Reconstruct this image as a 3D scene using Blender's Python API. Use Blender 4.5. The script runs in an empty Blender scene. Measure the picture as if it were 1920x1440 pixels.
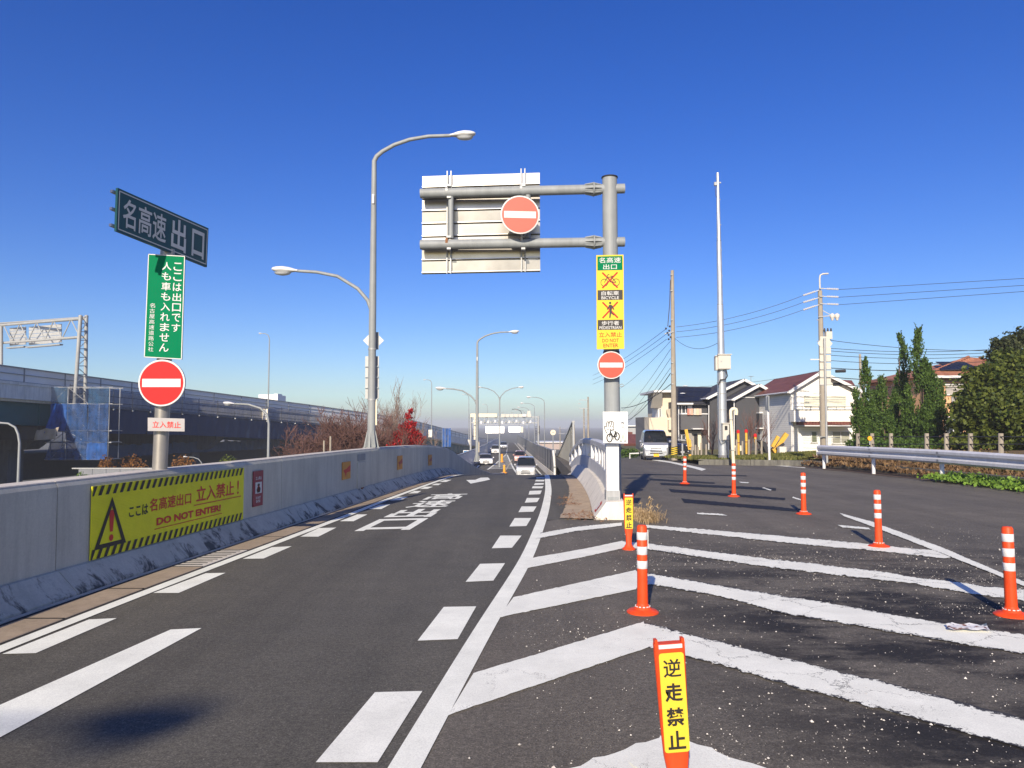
import bpy, bmesh, math, random
import numpy as np
from mathutils import Vector, Matrix
random.seed(7)
rng = np.random.default_rng(11)
SC = bpy.context.scene
COL = SC.collection
R = math.radians

# ------------------------------------------------------------------ camera
F = 1387.0                       # focal length in photograph pixels
PITCH = math.atan(77 / F)        # horizon lies 77 px under the picture's centre
EYE = 1.6
cam_d = bpy.data.cameras.new('camera')
cam = bpy.data.objects.new('camera', cam_d); COL.objects.link(cam)
cam_d.sensor_width = 36.0; cam_d.lens = F / 1920 * 36
cam_d.clip_start = 0.1; cam_d.clip_end = 6000
cam.location = (0, 0, EYE); cam.rotation_euler = (math.pi / 2 + PITCH, 0, 0)
SC.camera = cam

# ------------------------------------------------------------------ sun and sky
SUN_AZ = Vector((-0.228, -0.974, 0)).normalized()
SUN_EL = R(26)
TO_SUN = Vector((SUN_AZ.x * math.cos(SUN_EL), SUN_AZ.y * math.cos(SUN_EL), math.sin(SUN_EL)))
sun_d = bpy.data.lights.new('sun', 'SUN'); sun_d.energy = 5.0; sun_d.angle = R(0.53); sun_d.color = (1.0, 0.87, 0.70)
sun = bpy.data.objects.new('sun', sun_d); COL.objects.link(sun)
sun.rotation_euler = (-TO_SUN).to_track_quat('-Z', 'Y').to_euler()
world = bpy.data.worlds.new('World'); SC.world = world; world.use_nodes = True
wn = world.node_tree.nodes; wl = world.node_tree.links
sky = wn.new('ShaderNodeTexSky'); sky.sky_type = 'NISHITA'; sky.sun_disc = False
sky.sun_elevation = SUN_EL; sky.sun_rotation = math.atan2(TO_SUN.x, TO_SUN.y)
sky.altitude = 0; sky.air_density = 1.0; sky.dust_density = 0.7; sky.ozone_density = 5.0
hsv = wn.new('ShaderNodeHueSaturation'); hsv.inputs['Saturation'].default_value = 1.26; hsv.inputs['Hue'].default_value = .5235; wl.new(sky.outputs[0], hsv.inputs['Color'])   # the camera's vivid colour
wl.new(hsv.outputs[0], wn['Background'].inputs[0]); wn['Background'].inputs[1].default_value = 0.105
SC.view_settings.view_transform = 'Standard'; SC.view_settings.look = 'None'
SC.view_settings.exposure = 0.44; SC.view_settings.gamma = 1.0
SC.cycles.max_bounces = 6; SC.cycles.transparent_max_bounces = 12
SC.cycles.use_denoising = True

# ------------------------------------------------------------------ picture pixel -> place
cP, sP = math.cos(PITCH), math.sin(PITCH)
def ray(px, py):
    u = 720 - py
    return Vector((px - 960, F * cP - u * sP, F * sP + u * cP))
def G(px, py, z=0.0):
    d = ray(px, py); t = (z - EYE) / d.z
    return Vector((d.x * t, d.y * t, z))
def at(px, py, Y):
    d = ray(px, py); t = Y / d.y
    return Vector((d.x * t, Y, EYE + d.z * t))
def curve(pts):
    xs = [p[0] for p in pts]; ys = [p[1] for p in pts]
    g = np.arange(xs[0], xs[-1] + .01, .25); v = np.interp(g, xs, ys)
    k = np.hanning(23); k /= k.sum()
    v = np.convolve(np.pad(v, 11, mode='reflect', reflect_type='odd'), k, 'valid')
    return lambda y: float(np.interp(y, g, v))
# ramp road: level, over a crest 26 m ahead, then down to the expressway behind it
ZR = curve([(-30, 0), (20, 0), (24, -.05), (26, -.13), (28, -.27), (32, -.68), (40, -1.55), (50, -2.45), (60, -2.95), (66, -3.12),
            (100, -3.7), (150, -4.15), (200, -4.5), (280, -5.2), (330, -6.2), (420, -9)])
ZS = curve([(-30, 0), (19, 0), (30, -.15), (46, -.56), (60, -1.0), (90, -2.6), (140, -5)])
def GR(px, py):
    d = ray(px, py); lo = 1.0
    for i in range(4000):                # march to the ramp surface
        y = lo + i * .02; z = EYE + d.z * y / d.y
        if z <= ZR(y): return Vector((d.x * y / d.y, y, ZR(y)))
    return G(px, py)
def GS(px, py):
    d = ray(px, py)
    for i in range(4000):
        y = 1.0 + i * .02; z = EYE + d.z * y / d.y
        if z <= ZS(y): return Vector((d.x * y / d.y, y, ZS(y)))
    return G(px, py)

# ------------------------------------------------------------------ object helpers
ORG = {}
def thing(name, label, cat, loc=(0, 0, 0), group=None, kind=None):
    o = bpy.data.objects.new(name, None); COL.objects.link(o)
    o.location = loc; o['label'] = label; o['category'] = cat
    if group: o['group'] = group
    if kind: o['kind'] = kind
    ORG[o.name] = Vector(loc); o.empty_display_size = .2
    return o
def tag(o, label=None, cat=None, group=None, kind=None):
    if label: o['label'] = label
    if cat: o['category'] = cat
    if group: o['group'] = group
    if kind: o['kind'] = kind
    return o
KIDS = {}
def link(o, parent=None):
    COL.objects.link(o)
    if parent is not None:
        o.parent = parent; KIDS.setdefault(parent.name, []).append(o); ORG[o.name] = ORG.get(parent.name, Vector())
    return o
def dup(o, loc=None, rotz=None, parent=None, label=None, scale=None):
    c = o.copy(); COL.objects.link(c)
    if parent is not None: c.parent = parent
    if loc is not None: c.location = loc
    if rotz is not None: c.rotation_euler = (0, 0, rotz)
    if scale is not None: c.scale = (scale,) * 3 if not hasattr(scale, '__len__') else scale
    if label: c['label'] = label
    for k in KIDS.get(o.name, []):
        dup(k, parent=c)
    return c

class MB:
    def __init__(s): s.v = []; s.f = []
    def add(s, vs, fs):
        n = len(s.v); s.v += [tuple(v) for v in vs]; s.f += [tuple(i + n for i in f) for f in fs]; return s
    def quad(s, a, b, c, d): return s.add([a, b, c, d], [(0, 1, 2, 3)])
    def poly(s, pts): return s.add(pts, [tuple(range(len(pts)))])
    def box(s, c, d, rz=0.0, axes=None):
        c = Vector(c); hx, hy, hz = d[0] / 2, d[1] / 2, d[2] / 2
        if axes is None:
            ca, sa = math.cos(rz), math.sin(rz)
            axes = (Vector((ca, sa, 0)), Vector((-sa, ca, 0)), Vector((0, 0, 1)))
        vs = [c + axes[0] * x * hx + axes[1] * y * hy + axes[2] * z * hz for z in (-1, 1) for y in (-1, 1) for x in (-1, 1)]
        return s.add(vs, [(0, 2, 3, 1), (4, 5, 7, 6), (0, 1, 5, 4), (2, 6, 7, 3), (0, 4, 6, 2), (1, 3, 7, 5)])
    def bar(s, a, b, w, h, up=(0, 0, 1)):
        a = Vector(a); b = Vector(b); ax = (b - a); L = ax.length; ax.normalize()
        u = Vector(up); sd = ax.cross(u)
        if sd.length < 1e-4: sd = ax.cross(Vector((0, 1, 0)))
        sd.normalize(); u = sd.cross(ax)
        return s.box((a + b) / 2, (L, w, h), axes=(ax, sd, u))
    def tube(s, pts, r, n=8, caps=True):
        pts = [Vector(p) for p in pts]; rs = r if hasattr(r, '__len__') else [r] * len(pts)
        base = len(s.v); prev = None
        for i, p in enumerate(pts):
            t = (pts[min(i + 1, len(pts) - 1)] - pts[max(i - 1, 0)])
            if t.length < 1e-9: t = Vector((0, 0, 1))
            t.normalize()
            if prev is None:
                u = t.cross(Vector((0, 1, 0)));
                if u.length < .05: u = t.cross(Vector((1, 0, 0)))
            else:
                u = prev - t * prev.dot(t)
            u.normalize(); prev = u; w = t.cross(u)
            for k in range(n):
                a = 2 * math.pi * k / n
                s.v.append(tuple(p + (u * math.cos(a) + w * math.sin(a)) * rs[i]))
        for i in range(len(pts) - 1):
            for k in range(n):
                a = base + i * n + k; b = base + i * n + (k + 1) % n
                s.f.append((a, b, b + n, a + n))
        if caps:
            s.f.append(tuple(base + k for k in range(n))[::-1]); s.f.append(tuple(base + (len(pts) - 1) * n + k for k in range(n)))
        return s
    def lathe(s, prof, c=(0, 0, 0), n=16, axis=None):
        c = Vector(c); base = len(s.v)
        X, Y, Z = axis or (Vector((1, 0, 0)), Vector((0, 1, 0)), Vector((0, 0, 1)))
        for (r, z) in prof:
            for k in range(n):
                a = 2 * math.pi * k / n
                s.v.append(tuple(c + X * (r * math.cos(a)) + Y * (r * math.sin(a)) + Z * z))
        for i in range(len(prof) - 1):
            for k in range(n):
                a = base + i * n + k; b = base + i * n + (k + 1) % n
                s.f.append((a, b, b + n, a + n))
        s.f.append(tuple(base + k for k in range(n))[::-1]); s.f.append(tuple(base + (len(prof) - 1) * n + k for k in range(n)))
        return s
    def sweep(s, frames, prof, closed=True, caps=True):
        """frames: [(origin, side, up)], prof: [(a, b)] in side/up"""
        base = len(s.v)
        for i, (o, sd, up) in enumerate(frames):
            pr = prof(i) if callable(prof) else prof
            for a, b in pr: s.v.append(tuple(Vector(o) + sd * a + up * b))
        n = len(pr)
        for i in range(len(frames) - 1):
            for k in range(n if closed else n - 1):
                a = base + i * n + k; b = base + i * n + (k + 1) % n
                s.f.append((a, b, b + n, a + n))
        if closed and caps:
            s.f.append(tuple(base + k for k in range(n))[::-1]); s.f.append(tuple(base + (len(frames) - 1) * n + k for k in range(n)))
        return s
    def plate(s, pts, N, t):
        """polygon with thickness t behind it (N points to the viewer's side)"""
        pts = [Vector(p) for p in pts]; N = Vector(N) * t; n = len(pts)
        return s.add(pts + [p - N for p in pts], [tuple(range(n)), tuple(range(2 * n - 1, n - 1, -1))] + [(i, i + n, (i + 1) % n + n, (i + 1) % n) for i in range(n)])
    def mesh(s, name, org=Vector(), smooth=None):
        me = bpy.data.meshes.new(name)
        vs = np.array(s.v, dtype=float).reshape(-1, 3) - np.array(org)
        me.from_pydata(vs.tolist(), [], s.f); me.update()
        if smooth is not None:
            me.polygons.foreach_set('use_smooth', [True] * len(me.polygons))
            me.set_sharp_from_angle(angle=R(smooth))
        return me
    def build(s, name, m, parent=None, smooth=None, fix=True):
        org = ORG.get(parent.name, Vector()) if parent is not None else None
        loc = None
        if org is None:
            a = np.array(s.v); lo = a.min(0); hi = a.max(0)
            loc = Vector(((lo[0] + hi[0]) / 2, (lo[1] + hi[1]) / 2, lo[2])); org = loc
        me = s.mesh(name, org, smooth)
        if fix:
            bm = bmesh.new(); bm.from_mesh(me); bmesh.ops.recalc_face_normals(bm, faces=bm.faces); bm.to_mesh(me); bm.free()
            if smooth is not None: me.set_sharp_from_angle(angle=R(smooth))
        me.materials.append(m)
        o = bpy.data.objects.new(name, me); link(o, parent)
        if loc is not None: o.location = loc; ORG[o.name] = loc
        return o

# ------------------------------------------------------------------ materials
MATS = {}
def nt(name):
    m = bpy.data.materials.new(name); m.use_nodes = True
    return m, m.node_tree.nodes, m.node_tree.links, m.node_tree.nodes['Principled BSDF']
def ramp(n, l, src, stops):
    r = n.new('ShaderNodeValToRGB'); e = r.color_ramp.elements
    while len(e) < len(stops): e.new(.5)
    for i, (p, c) in enumerate(stops):
        e[i].position = p; e[i].color = (*c, 1) if hasattr(c, '__len__') else (c, c, c, 1)
    l.new(src, r.inputs[0]); return r
def noise(n, l, scale, detail=4, rough=.6, vec=None, dist=0):
    t = n.new('ShaderNodeTexNoise'); t.inputs['Scale'].default_value = scale; t.inputs['Detail'].default_value = detail
    t.inputs['Roughness'].default_value = rough; t.inputs['Distortion'].default_value = dist
    if vec is not None: l.new(vec, t.inputs['Vector'])
    return t
def mixc(n, l, fac, a, b, mode='MIX'):
    x = n.new('ShaderNodeMix'); x.data_type = 'RGBA'; x.blend_type = mode
    for s, v in ((0, fac), (6, a), (7, b)):
        if hasattr(v, 'is_output'): l.new(v, x.inputs[s])
        elif s == 0: x.inputs[0].default_value = v
        else: x.inputs[s].default_value = (*v, 1)
    return x.outputs[2]
def math_(n, l, op, a, b=0.0, clamp=False):
    x = n.new('ShaderNodeMath'); x.operation = op; x.use_clamp = clamp
    for i, v in ((0, a), (1, b)):
        if hasattr(v, 'is_output'): l.new(v, x.inputs[i])
        else: x.inputs[i].default_value = v
    return x.outputs[0]
def pos(n):
    return n.new('ShaderNodeNewGeometry').outputs['Position']
def M(name, col, rough=.6, metal=0.0, var=.12, scale=3.0, bump=0.0, bscale=60, spec=.4, island=0.0, coat=0.0, streak=0.0):
    if name in MATS: return MATS[name]
    m, n, l, b = nt(name); MATS[name] = m
    tc = n.new('ShaderNodeTexCoord').outputs['Object']
    t = noise(n, l, scale, 5, .65, tc)
    rr = ramp(n, l, t.outputs[0], [(.25, 1 - var), (.75, 1 + var)])
    c = mixc(n, l, 1.0, col, rr.outputs[0], 'MULTIPLY')
    if streak:
        mp = n.new('ShaderNodeMapping'); mp.inputs['Scale'].default_value = (9, 9, .5); l.new(tc, mp.inputs[0])
        t2 = noise(n, l, 1.0, 6, .7, mp.outputs[0])
        r2 = ramp(n, l, t2.outputs[0], [(.42, 1 - streak), (.62, 1.0)]); c = mixc(n, l, 1.0, c, r2.outputs[0], 'MULTIPLY')
    if island:
        g = n.new('ShaderNodeNewGeometry').outputs['Random Per Island']
        r3 = ramp(n, l, g, [(0, 1 - island), (1, 1 + island)]); c = mixc(n, l, 1.0, c, r3.outputs[0], 'MULTIPLY')
    l.new(c, b.inputs['Base Color'])
    b.inputs['Roughness'].default_value = rough; b.inputs['Metallic'].default_value = metal
    b.inputs['Specular IOR Level'].default_value = spec; b.inputs['Coat Weight'].default_value = coat
    if bump:
        t3 = noise(n, l, bscale, 3, .6, tc); bp = n.new('ShaderNodeBump'); bp.inputs['Strength'].default_value = bump; bp.inputs['Distance'].default_value = .01
        l.new(t3.outputs[0], bp.inputs['Height']); l.new(bp.outputs[0], b.inputs['Normal'])
    return m
def srgb(r, g, b):
    f = lambda c: ((c / 255 + .055) / 1.055) ** 2.4 if c > 10 else c / 255 / 12.92
    return (f(r), f(g), f(b))

def asphalt(name, base, warm, speck, stains):
    m, n, l, b = nt(name); p = pos(n)
    big = noise(n, l, .35, 4, .6, p); mid = noise(n, l, 3.0, 5, .7, p); fine = noise(n, l, 95, 5, .8, p)
    c = mixc(n, l, ramp(n, l, big.outputs[0], [(.3, 0), (.7, 1)]).outputs[0], [x * .9 for x in base], [x * 1.1 * w for x, w in zip(base, warm)])
    c = mixc(n, l, 1.0, c, ramp(n, l, mid.outputs[0], [(.3, .88), (.7, 1.1)]).outputs[0], 'MULTIPLY')
    c = mixc(n, l, 1.0, c, ramp(n, l, fine.outputs[0], [(.3, .36), (.5, .92), (.72, 2.0)]).outputs[0], 'MULTIPLY')
    mpt = n.new('ShaderNodeMapping'); mpt.inputs['Scale'].default_value = (1.5, .06, 1); l.new(p, mpt.inputs[0])
    trk = noise(n, l, 1.0, 4, .6, mpt.outputs[0]); c = mixc(n, l, 1.0, c, ramp(n, l, trk.outputs[0], [(.34, .84), (.66, 1.12)]).outputs[0], 'MULTIPLY')
    if stains:   # oily, black patches where old paint was scorched off
        mp = n.new('ShaderNodeMapping'); mp.inputs['Scale'].default_value = (.55, 1.1, 1); mp.inputs['Location'].default_value = (1.7, .35, 0); l.new(p, mp.inputs[0])
        st = noise(n, l, 1.0, 9, .74, mp.outputs[0])
        sx = n.new('ShaderNodeSeparateXYZ'); l.new(p, sx.inputs[0])
        side = ramp(n, l, math_(n, l, 'MULTIPLY', sx.outputs[0], .2), [(.16, 0), (.42, 1)])
        near = ramp(n, l, math_(n, l, 'MULTIPLY', sx.outputs[1], .05), [(.36, 1), (.56, .12)]); side = near if False else type('o', (), {'outputs': [math_(n, l, 'MULTIPLY', side.outputs[0], near.outputs[0])]})
        f = math_(n, l, 'MULTIPLY', ramp(n, l, st.outputs[0], [(.44, 0), (.56, .93)]).outputs[0], side.outputs[0])
        c = mixc(n, l, f, c, (.014, .013, .013))
    med = noise(n, l, 30, 8, .88, p); c = mixc(n, l, 1.0, c, ramp(n, l, med.outputs[0], [(.34, .5), (.5, .95), (.68, 1.65)]).outputs[0], 'MULTIPLY')
    v = n.new('ShaderNodeTexVoronoi'); v.inputs['Scale'].default_value = 48; l.new(p, v.inputs['Vector'])
    dot = ramp(n, l, v.outputs['Distance'], [(.10, 1), (.18, 0)])
    pick = ramp(n, l, n_sep(n, l, v.outputs['Color']), [(1 - speck - .01, 0), (1 - speck, 1)])
    c = mixc(n, l, math_(n, l, 'MULTIPLY', dot.outputs[0], pick.outputs[0]), c, (.30, .285, .26))
    l.new(c, b.inputs['Base Color']); b.inputs['Roughness'].default_value = .82; b.inputs['Specular IOR Level'].default_value = .3
    bp = n.new('ShaderNodeBump'); bp.inputs['Strength'].default_value = .55; bp.inputs['Distance'].default_value = .006
    l.new(fine.outputs[0], bp.inputs['Height']); l.new(bp.outputs[0], b.inputs['Normal'])
    return m
def n_sep(n, l, c):
    s = n.new('ShaderNodeSeparateColor'); l.new(c, s.inputs[0]); return s.outputs[0]
def paint(name, col, wear, crack):
    """road paint with chips and cracks that show the asphalt"""
    m, n, l, b = nt(name); p = pos(n)
    tone = noise(n, l, 2.2, 5, .7, p); c = mixc(n, l, 1.0, col, ramp(n, l, tone.outputs[0], [(.3, .84), (.7, 1.04)]).outputs[0], 'MULTIPLY')
    grit = noise(n, l, 120, 3, .7, p); c = mixc(n, l, 1.0, c, ramp(n, l, grit.outputs[0], [(.3, .82), (.6, 1.03)]).outputs[0], 'MULTIPLY')
    chip = noise(n, l, 26, 6, .72, p); where = noise(n, l, .8, 3, .6, p)
    s = math_(n, l, 'ADD', chip.outputs[0], math_(n, l, 'MULTIPLY', where.outputs[0], .5))
    at_ = n.new('ShaderNodeAttribute'); at_.attribute_name = 'edge'
    s = math_(n, l, 'SUBTRACT', s, math_(n, l, 'MULTIPLY', at_.outputs['Fac'], .36))     # borders break up first
    f = ramp(n, l, s, [(.62 - .1 + wear * .22 - .02, 1), (.62 - .1 + wear * .22 + .01, 0)]).outputs[0]
    if crack:
        ds = noise(n, l, 7, 6, .75, p); mx = mixc(n, l, .22, p, ds.outputs['Color'])
        v = n.new('ShaderNodeTexVoronoi'); v.feature = 'DISTANCE_TO_EDGE'; v.inputs['Scale'].default_value = 2.7; l.new(mx, v.inputs['Vector'])
        lim = ramp(n, l, where.outputs[0], [(.46, 0.0), (.64, crack)])
        k = math_(n, l, 'LESS_THAN', v.outputs['Distance'], lim.outputs[0])
        f = math_(n, l, 'MAXIMUM', f, k)
    c = mixc(n, l, f, c, (.045, .043, .041))
    l.new(c, b.inputs['Base Color']); b.inputs['Roughness'].default_value = .7; b.inputs['Specular IOR Level'].default_value = .3
    return m
def barrier_mat(name, col, dirt, mottled=.0):
    m, n, l, b = nt(name); p = pos(n)
    t = noise(n, l, .9, 5, .6, p); c = mixc(n, l, 1.0, col, ramp(n, l, t.outputs[0], [(.3, .86), (.7, 1.08)]).outputs[0], 'MULTIPLY')
    g = noise(n, l, 45, 4, .7, p); c = mixc(n, l, 1.0, c, ramp(n, l, g.outputs[0], [(.3, .92), (.7, 1.06)]).outputs[0], 'MULTIPLY')
    mp = n.new('ShaderNodeMapping'); mp.inputs['Scale'].default_value = (5, 5, .45); l.new(p, mp.inputs[0])
    st = noise(n, l, 1.0, 6, .75, mp.outputs[0]); c = mixc(n, l, 1.0, c, ramp(n, l, st.outputs[0], [(.36, 1 - dirt), (.56, 1)]).outputs[0], 'MULTIPLY')
    if mottled:
        mp2 = n.new('ShaderNodeMapping'); mp2.inputs['Scale'].default_value = (3.6, 3.6, 1.1); l.new(p, mp2.inputs[0])
        mo = noise(n, l, 1.0, 7, .72, mp2.outputs[0], .6)
        sz = n.new('ShaderNodeSeparateXYZ'); l.new(p, sz.inputs[0]); low = ramp(n, l, sz.outputs[2], [(.0, .09), (.24, 0)])   # splash grime sits low on the slope
        mo_ = math_(n, l, 'ADD', mo.outputs[0], low.outputs[0])
        c = mixc(n, l, math_(n, l, 'MULTIPLY', ramp(n, l, mo_, [(.56, 0), (.66, 1)]).outputs[0], mottled), c, (.035, .036, .04))
    l.new(c, b.inputs['Base Color']); b.inputs['Roughness'].default_value = .85; b.inputs['Specular IOR Level'].default_value = .25
    bp = n.new('ShaderNodeBump'); bp.inputs['Strength'].default_value = .25; bp.inputs['Distance'].default_value = .01
    l.new(g.outputs[0], bp.inputs['Height']); l.new(bp.outputs[0], b.inputs['Normal'])
    return m
def leaf_mat(name, a, bcol, trans=.25):
    m, n, l, b = nt(name)
    g = n.new('ShaderNodeNewGeometry').outputs['Random Per Island']
    t = noise(n, l, 1.1, 3, .6, pos(n))
    f = math_(n, l, 'ADD', math_(n, l, 'MULTIPLY', g, .6), math_(n, l, 'MULTIPLY', t.outputs[0], .45))
    c = ramp(n, l, f, [(.15, a), (.85, bcol)]).outputs[0]
    l.new(c, b.inputs['Base Color']); b.inputs['Roughness'].default_value = .6; b.inputs['Specular IOR Level'].default_value = .25
    tr = n.new('ShaderNodeBsdfTranslucent'); l.new(c, tr.inputs[0])
    mx = n.new('ShaderNodeMixShader'); mx.inputs[0].default_value = trans
    l.new(b.outputs[0], mx.inputs[1]); l.new(tr.outputs[0], mx.inputs[2]); l.new(mx.outputs[0], n['Material Output'].inputs[0])
    return m
def net_mat(name, col, alpha):
    m, n, l, b = nt(name); p = pos(n)
    t = noise(n, l, 1.4, 5, .6, p); c = mixc(n, l, 1.0, col, ramp(n, l, t.outputs[0], [(.3, .6), (.7, 1.3)]).outputs[0], 'MULTIPLY')
    l.new(c, b.inputs['Base Color']); b.inputs['Roughness'].default_value = .7
    a = ramp(n, l, t.outputs[0], [(.25, max(0, alpha - .12)), (.75, min(1, alpha + .12))]); l.new(a.outputs[0], b.inputs['Alpha'])
    return m
def glass_mat(name, col, rough=.05):
    m, n, l, b = nt(name); b.inputs['Base Color'].default_value = (*col, 1); b.inputs['Roughness'].default_value = rough
    b.inputs['Specular IOR Level'].default_value = .3
    t = noise(n, l, 1.5, 2, .5, pos(n)); bp = n.new('ShaderNodeBump'); bp.inputs['Strength'].default_value = .03; l.new(t.outputs[0], bp.inputs['Height']); l.new(bp.outputs[0], b.inputs['Normal'])
    return m

m_asph = asphalt('asphalt_ramp', (.106, .101, .084), (1.02, 1.0, .96), .08, False)
m_asph2 = asphalt('asphalt_side', (.145, .132, .108), (1.02, 1.0, .96), .12, True)
m_paint = paint('road_paint_new', (.90, .915, .80), -.62, 0)
m_paint_old = paint('road_paint_worn', (.88, .89, .78), -.16, .009)
m_paint_mid = paint('road_paint_cracked', (.88, .89, .78), -.34, .003)
m_conc = barrier_mat('barrier_concrete', (.56, .545, .455), .16)
m_base = barrier_mat('barrier_base_concrete', (.56, .545, .45), .16, .85)
m_conc2 = barrier_mat('pale_concrete', (.74, .70, .61), .2, .12)
m_cap = barrier_mat('barrier_cap_concrete', (.62, .58, .50), .15)
m_gutter = barrier_mat('gutter_concrete', (.37, .295, .21), .15, .1)
m_walk = barrier_mat('sand_walk', (.46, .36, .25), .1, .2)
m_galv = M('galvanised_steel', (.38, .39, .39), .5, .25, .1, 4, streak=.12)
m_galvs = M('bright_galvanised_steel', (.55, .58, .60), .36, .6, .12, 3, streak=.1)
m_pole = M('grey_painted_steel', (.27, .29, .295), .55, .0, .1, 3, streak=.15)
m_stain = M('stainless_pipe', (.36, .34, .31), .38, .55, .2, 2, streak=.2)
m_alu = M('sign_back_aluminium', (.40, .38, .35), .3, .92, .2, 1.6)
m_rust = M('rust', (.22, .10, .045), .9, 0, .3, 20)
m_white = M('white_paint', (.64, .64, .63), .5, 0, .04, 3)
m_cream = M('cream_paint', (.74, .66, .48), .5, 0, .05, 3)
m_orange = M('orange_polyurethane', (.74, .07, .013), .5, 0, .16, 5, spec=.3, streak=.16)
m_refl = M('white_reflective_tape', (.60, .60, .60), .5, 0, .05, 30)
m_red = M('sign_red', (.55, .022, .022), .55, 0, .05, 4, spec=.15)
m_redfade = M('sign_red_faded', (.62, .075, .045), .5, 0, .05, 4, spec=.35)
m_signwhite = M('sign_white', (.60, .60, .585), .55, 0, .03, 4, spec=.15)
m_green = M('sign_green', (.001, .165, .068), .6, 0, .06, 3, spec=.04)
m_navy = M('sign_dark_blue', (.010, .055, .06), .35, 0, .08, 3, spec=.5)
m_yellow = M('sign_yellow', (.68, .50, .045), .55, 0, .05, 5, spec=.15)
m_ylime = M('banner_yellow', (.86, .81, .016), .5, 0, .12, 2.2, bump=.15, bscale=90)
m_black = M('print_black', (.022, .02, .018), .5, 0, .1, 10)
m_dark = M('dark_gap', (.02, .02, .022), .8, 0, .1, 10)
m_printred = M('print_red', (.58, .024, .018), .5, 0, .08, 10)
m_maroon = M('notice_maroon', (.24, .018, .04), .45, 0, .08, 8)
m_blueink = M('pale_blue_ink', (.45, .62, .60), .6, 0, .05, 8)
m_wire = M('cable_black', (.03, .03, .035), .6, 0, .05, 3)
m_utility = M('pole_concrete', (.34, .30, .24), .85, 0, .12, 3, streak=.2)
m_boxbeige = M('beige_enclosure', (.52, .50, .44), .5, 0, .05, 3)
m_porc = M('porcelain', (.62, .60, .56), .3, 0, .05, 5)
m_girder = M('girder_green', (.018, .115, .12), .55, 0, .15, .6)
m_para = barrier_mat('viaduct_concrete', (.80, .78, .70), .2)
m_screen = M('noise_screen_grey', (.74, .73, .70), .4, .0, .08, .4)
m_screendk = M('noise_wall_dark', (.085, .085, .09), .5, .1, .1, 1.0)
m_tan = M('noise_wall_tan', (.36, .31, .19), .5, 0, .08, 1.0)
m_net = net_mat('blue_net', (.008, .05, .17), .74)
m_net2 = net_mat('bright_blue_net', (.006, .075, .30), .8)
m_netlt = net_mat('pale_blue_net', (.02, .08, .17), .5)
m_canvas = M('grey_canvas', (.34, .30, .24), .9, 0, .2, 2, bump=.3, bscale=5)
m_soil = M('bare_soil', (.11, .075, .045), .95, 0, .3, 2, bump=.4, bscale=20)
m_ground = M('ground_earth', (.10, .10, .075), .95, 0, .25, .15)
m_bark = M('bark', (.12, .085, .06), .9, 0, .2, 6)
m_twig = M('twig_brown', (.12, .062, .05), .85, 0, .2, 3, island=.3)
m_twigg = M('twig_grey', (.20, .15, .12), .85, 0, .2, 3, island=.3)
m_tyre = M('tyre_rubber', (.02, .02, .02), .85, 0, .1, 10)
m_glassd = glass_mat('vehicle_glass', (.012, .016, .022), .12)
m_winglass = glass_mat('window_glass', (.05, .06, .07), .08)
m_mirror = M('silver_display', (.80, .80, .78), .22, .9, .03, 1)
m_chrome = M('chrome', (.7, .7, .7), .15, 1, .02, 1)
m_lens = M('lamp_glass', (.62, .64, .66), .15, .1, .05, 3)

# ================================================================== GROUND AND ROADS
def strip(name, xl, xr, ys, zf, m, parent=None, dz=0.0, thick=0.0, cols=1, jit=0.0):
    mb = MB(); ys = list(ys); k = cols + 1
    for y in ys:
        a, c = xl(y), xr(y)
        if jit: a += rng.normal(0, jit); c += rng.normal(0, jit)
        for i in range(k): mb.v.append((a + (c - a) * i / cols, y, zf(y) + dz))
    for j in range(len(ys) - 1):
        for i in range(cols):
            q = j * k + i; mb.f.append((q, q + 1, q + 1 + k, q + k))
    if thick:
        n0 = len(mb.v); mb.v += [(x, y, z - thick) for x, y, z in mb.v]
        for j in range(len(ys) - 1):
            for i, s in ((0, 1), (cols, -1)):
                a = j * k + i; b = a + k
                mb.f.append((a, b, b + n0, a + n0) if s > 0 else (b, a, a + n0, b + n0))
        mb.f.append(tuple(range(k)) + tuple(n0 + i for i in range(k))[::-1])
        e = (len(ys) - 1) * k; mb.f.append(tuple(e + i for i in range(k))[::-1] + tuple(n0 + e + i for i in range(k)))
    return mb.build(name, m, parent, fix=bool(thick))
def frange(a, b, s): return list(np.arange(a, b + 1e-6, s))
YS = frange(-14, 30, .5) + frange(31, 70, 1) + frange(73, 415, 6)

# base line of the barrier on the left, edge line, gore line, base line of the barrier on the right
LB = curve([(-20, -5.4), (0, -4.5), (6, -4.17), (7.5, -4.02), (10.1, -3.76), (11.7, -3.56), (15.85, -3.12), (21.5, -2.50), (27, -2.14), (36, -1.95), (45, -1.55), (52, -.98), (60, -.50), (64, -.3)])
LE = curve([(-20, -5.0), (0, -4.08), (5.26, -3.725), (6.18, -3.650), (7.14, -3.570), (8.08, -3.470), (8.94, -3.385), (9.78, -3.302), (10.70, -3.210), (11.58, -3.130), (12.40, -3.040), (13.34, -2.950), (14.18, -2.890), (15.80, -2.765), (17.40, -2.595), (18.60, -2.465), (19.80, -2.335), (21.10, -2.240), (22.06, -2.150), (27, -1.8), (36, -1.55), (45, -1.1), (60, .0), (70, .3)])
GL = curve([(-20, -2.4), (0, -1.0), (3.45, -.59), (6.47, -.233), (8.67, .08), (13.6, .52), (18, .81), (25, 1.10), (36, 1.55), (50, 2.2), (66, 2.82), (100, 2.62), (150, 2.2), (200, 1.72), (280, .95), (420, -.4)])
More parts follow.
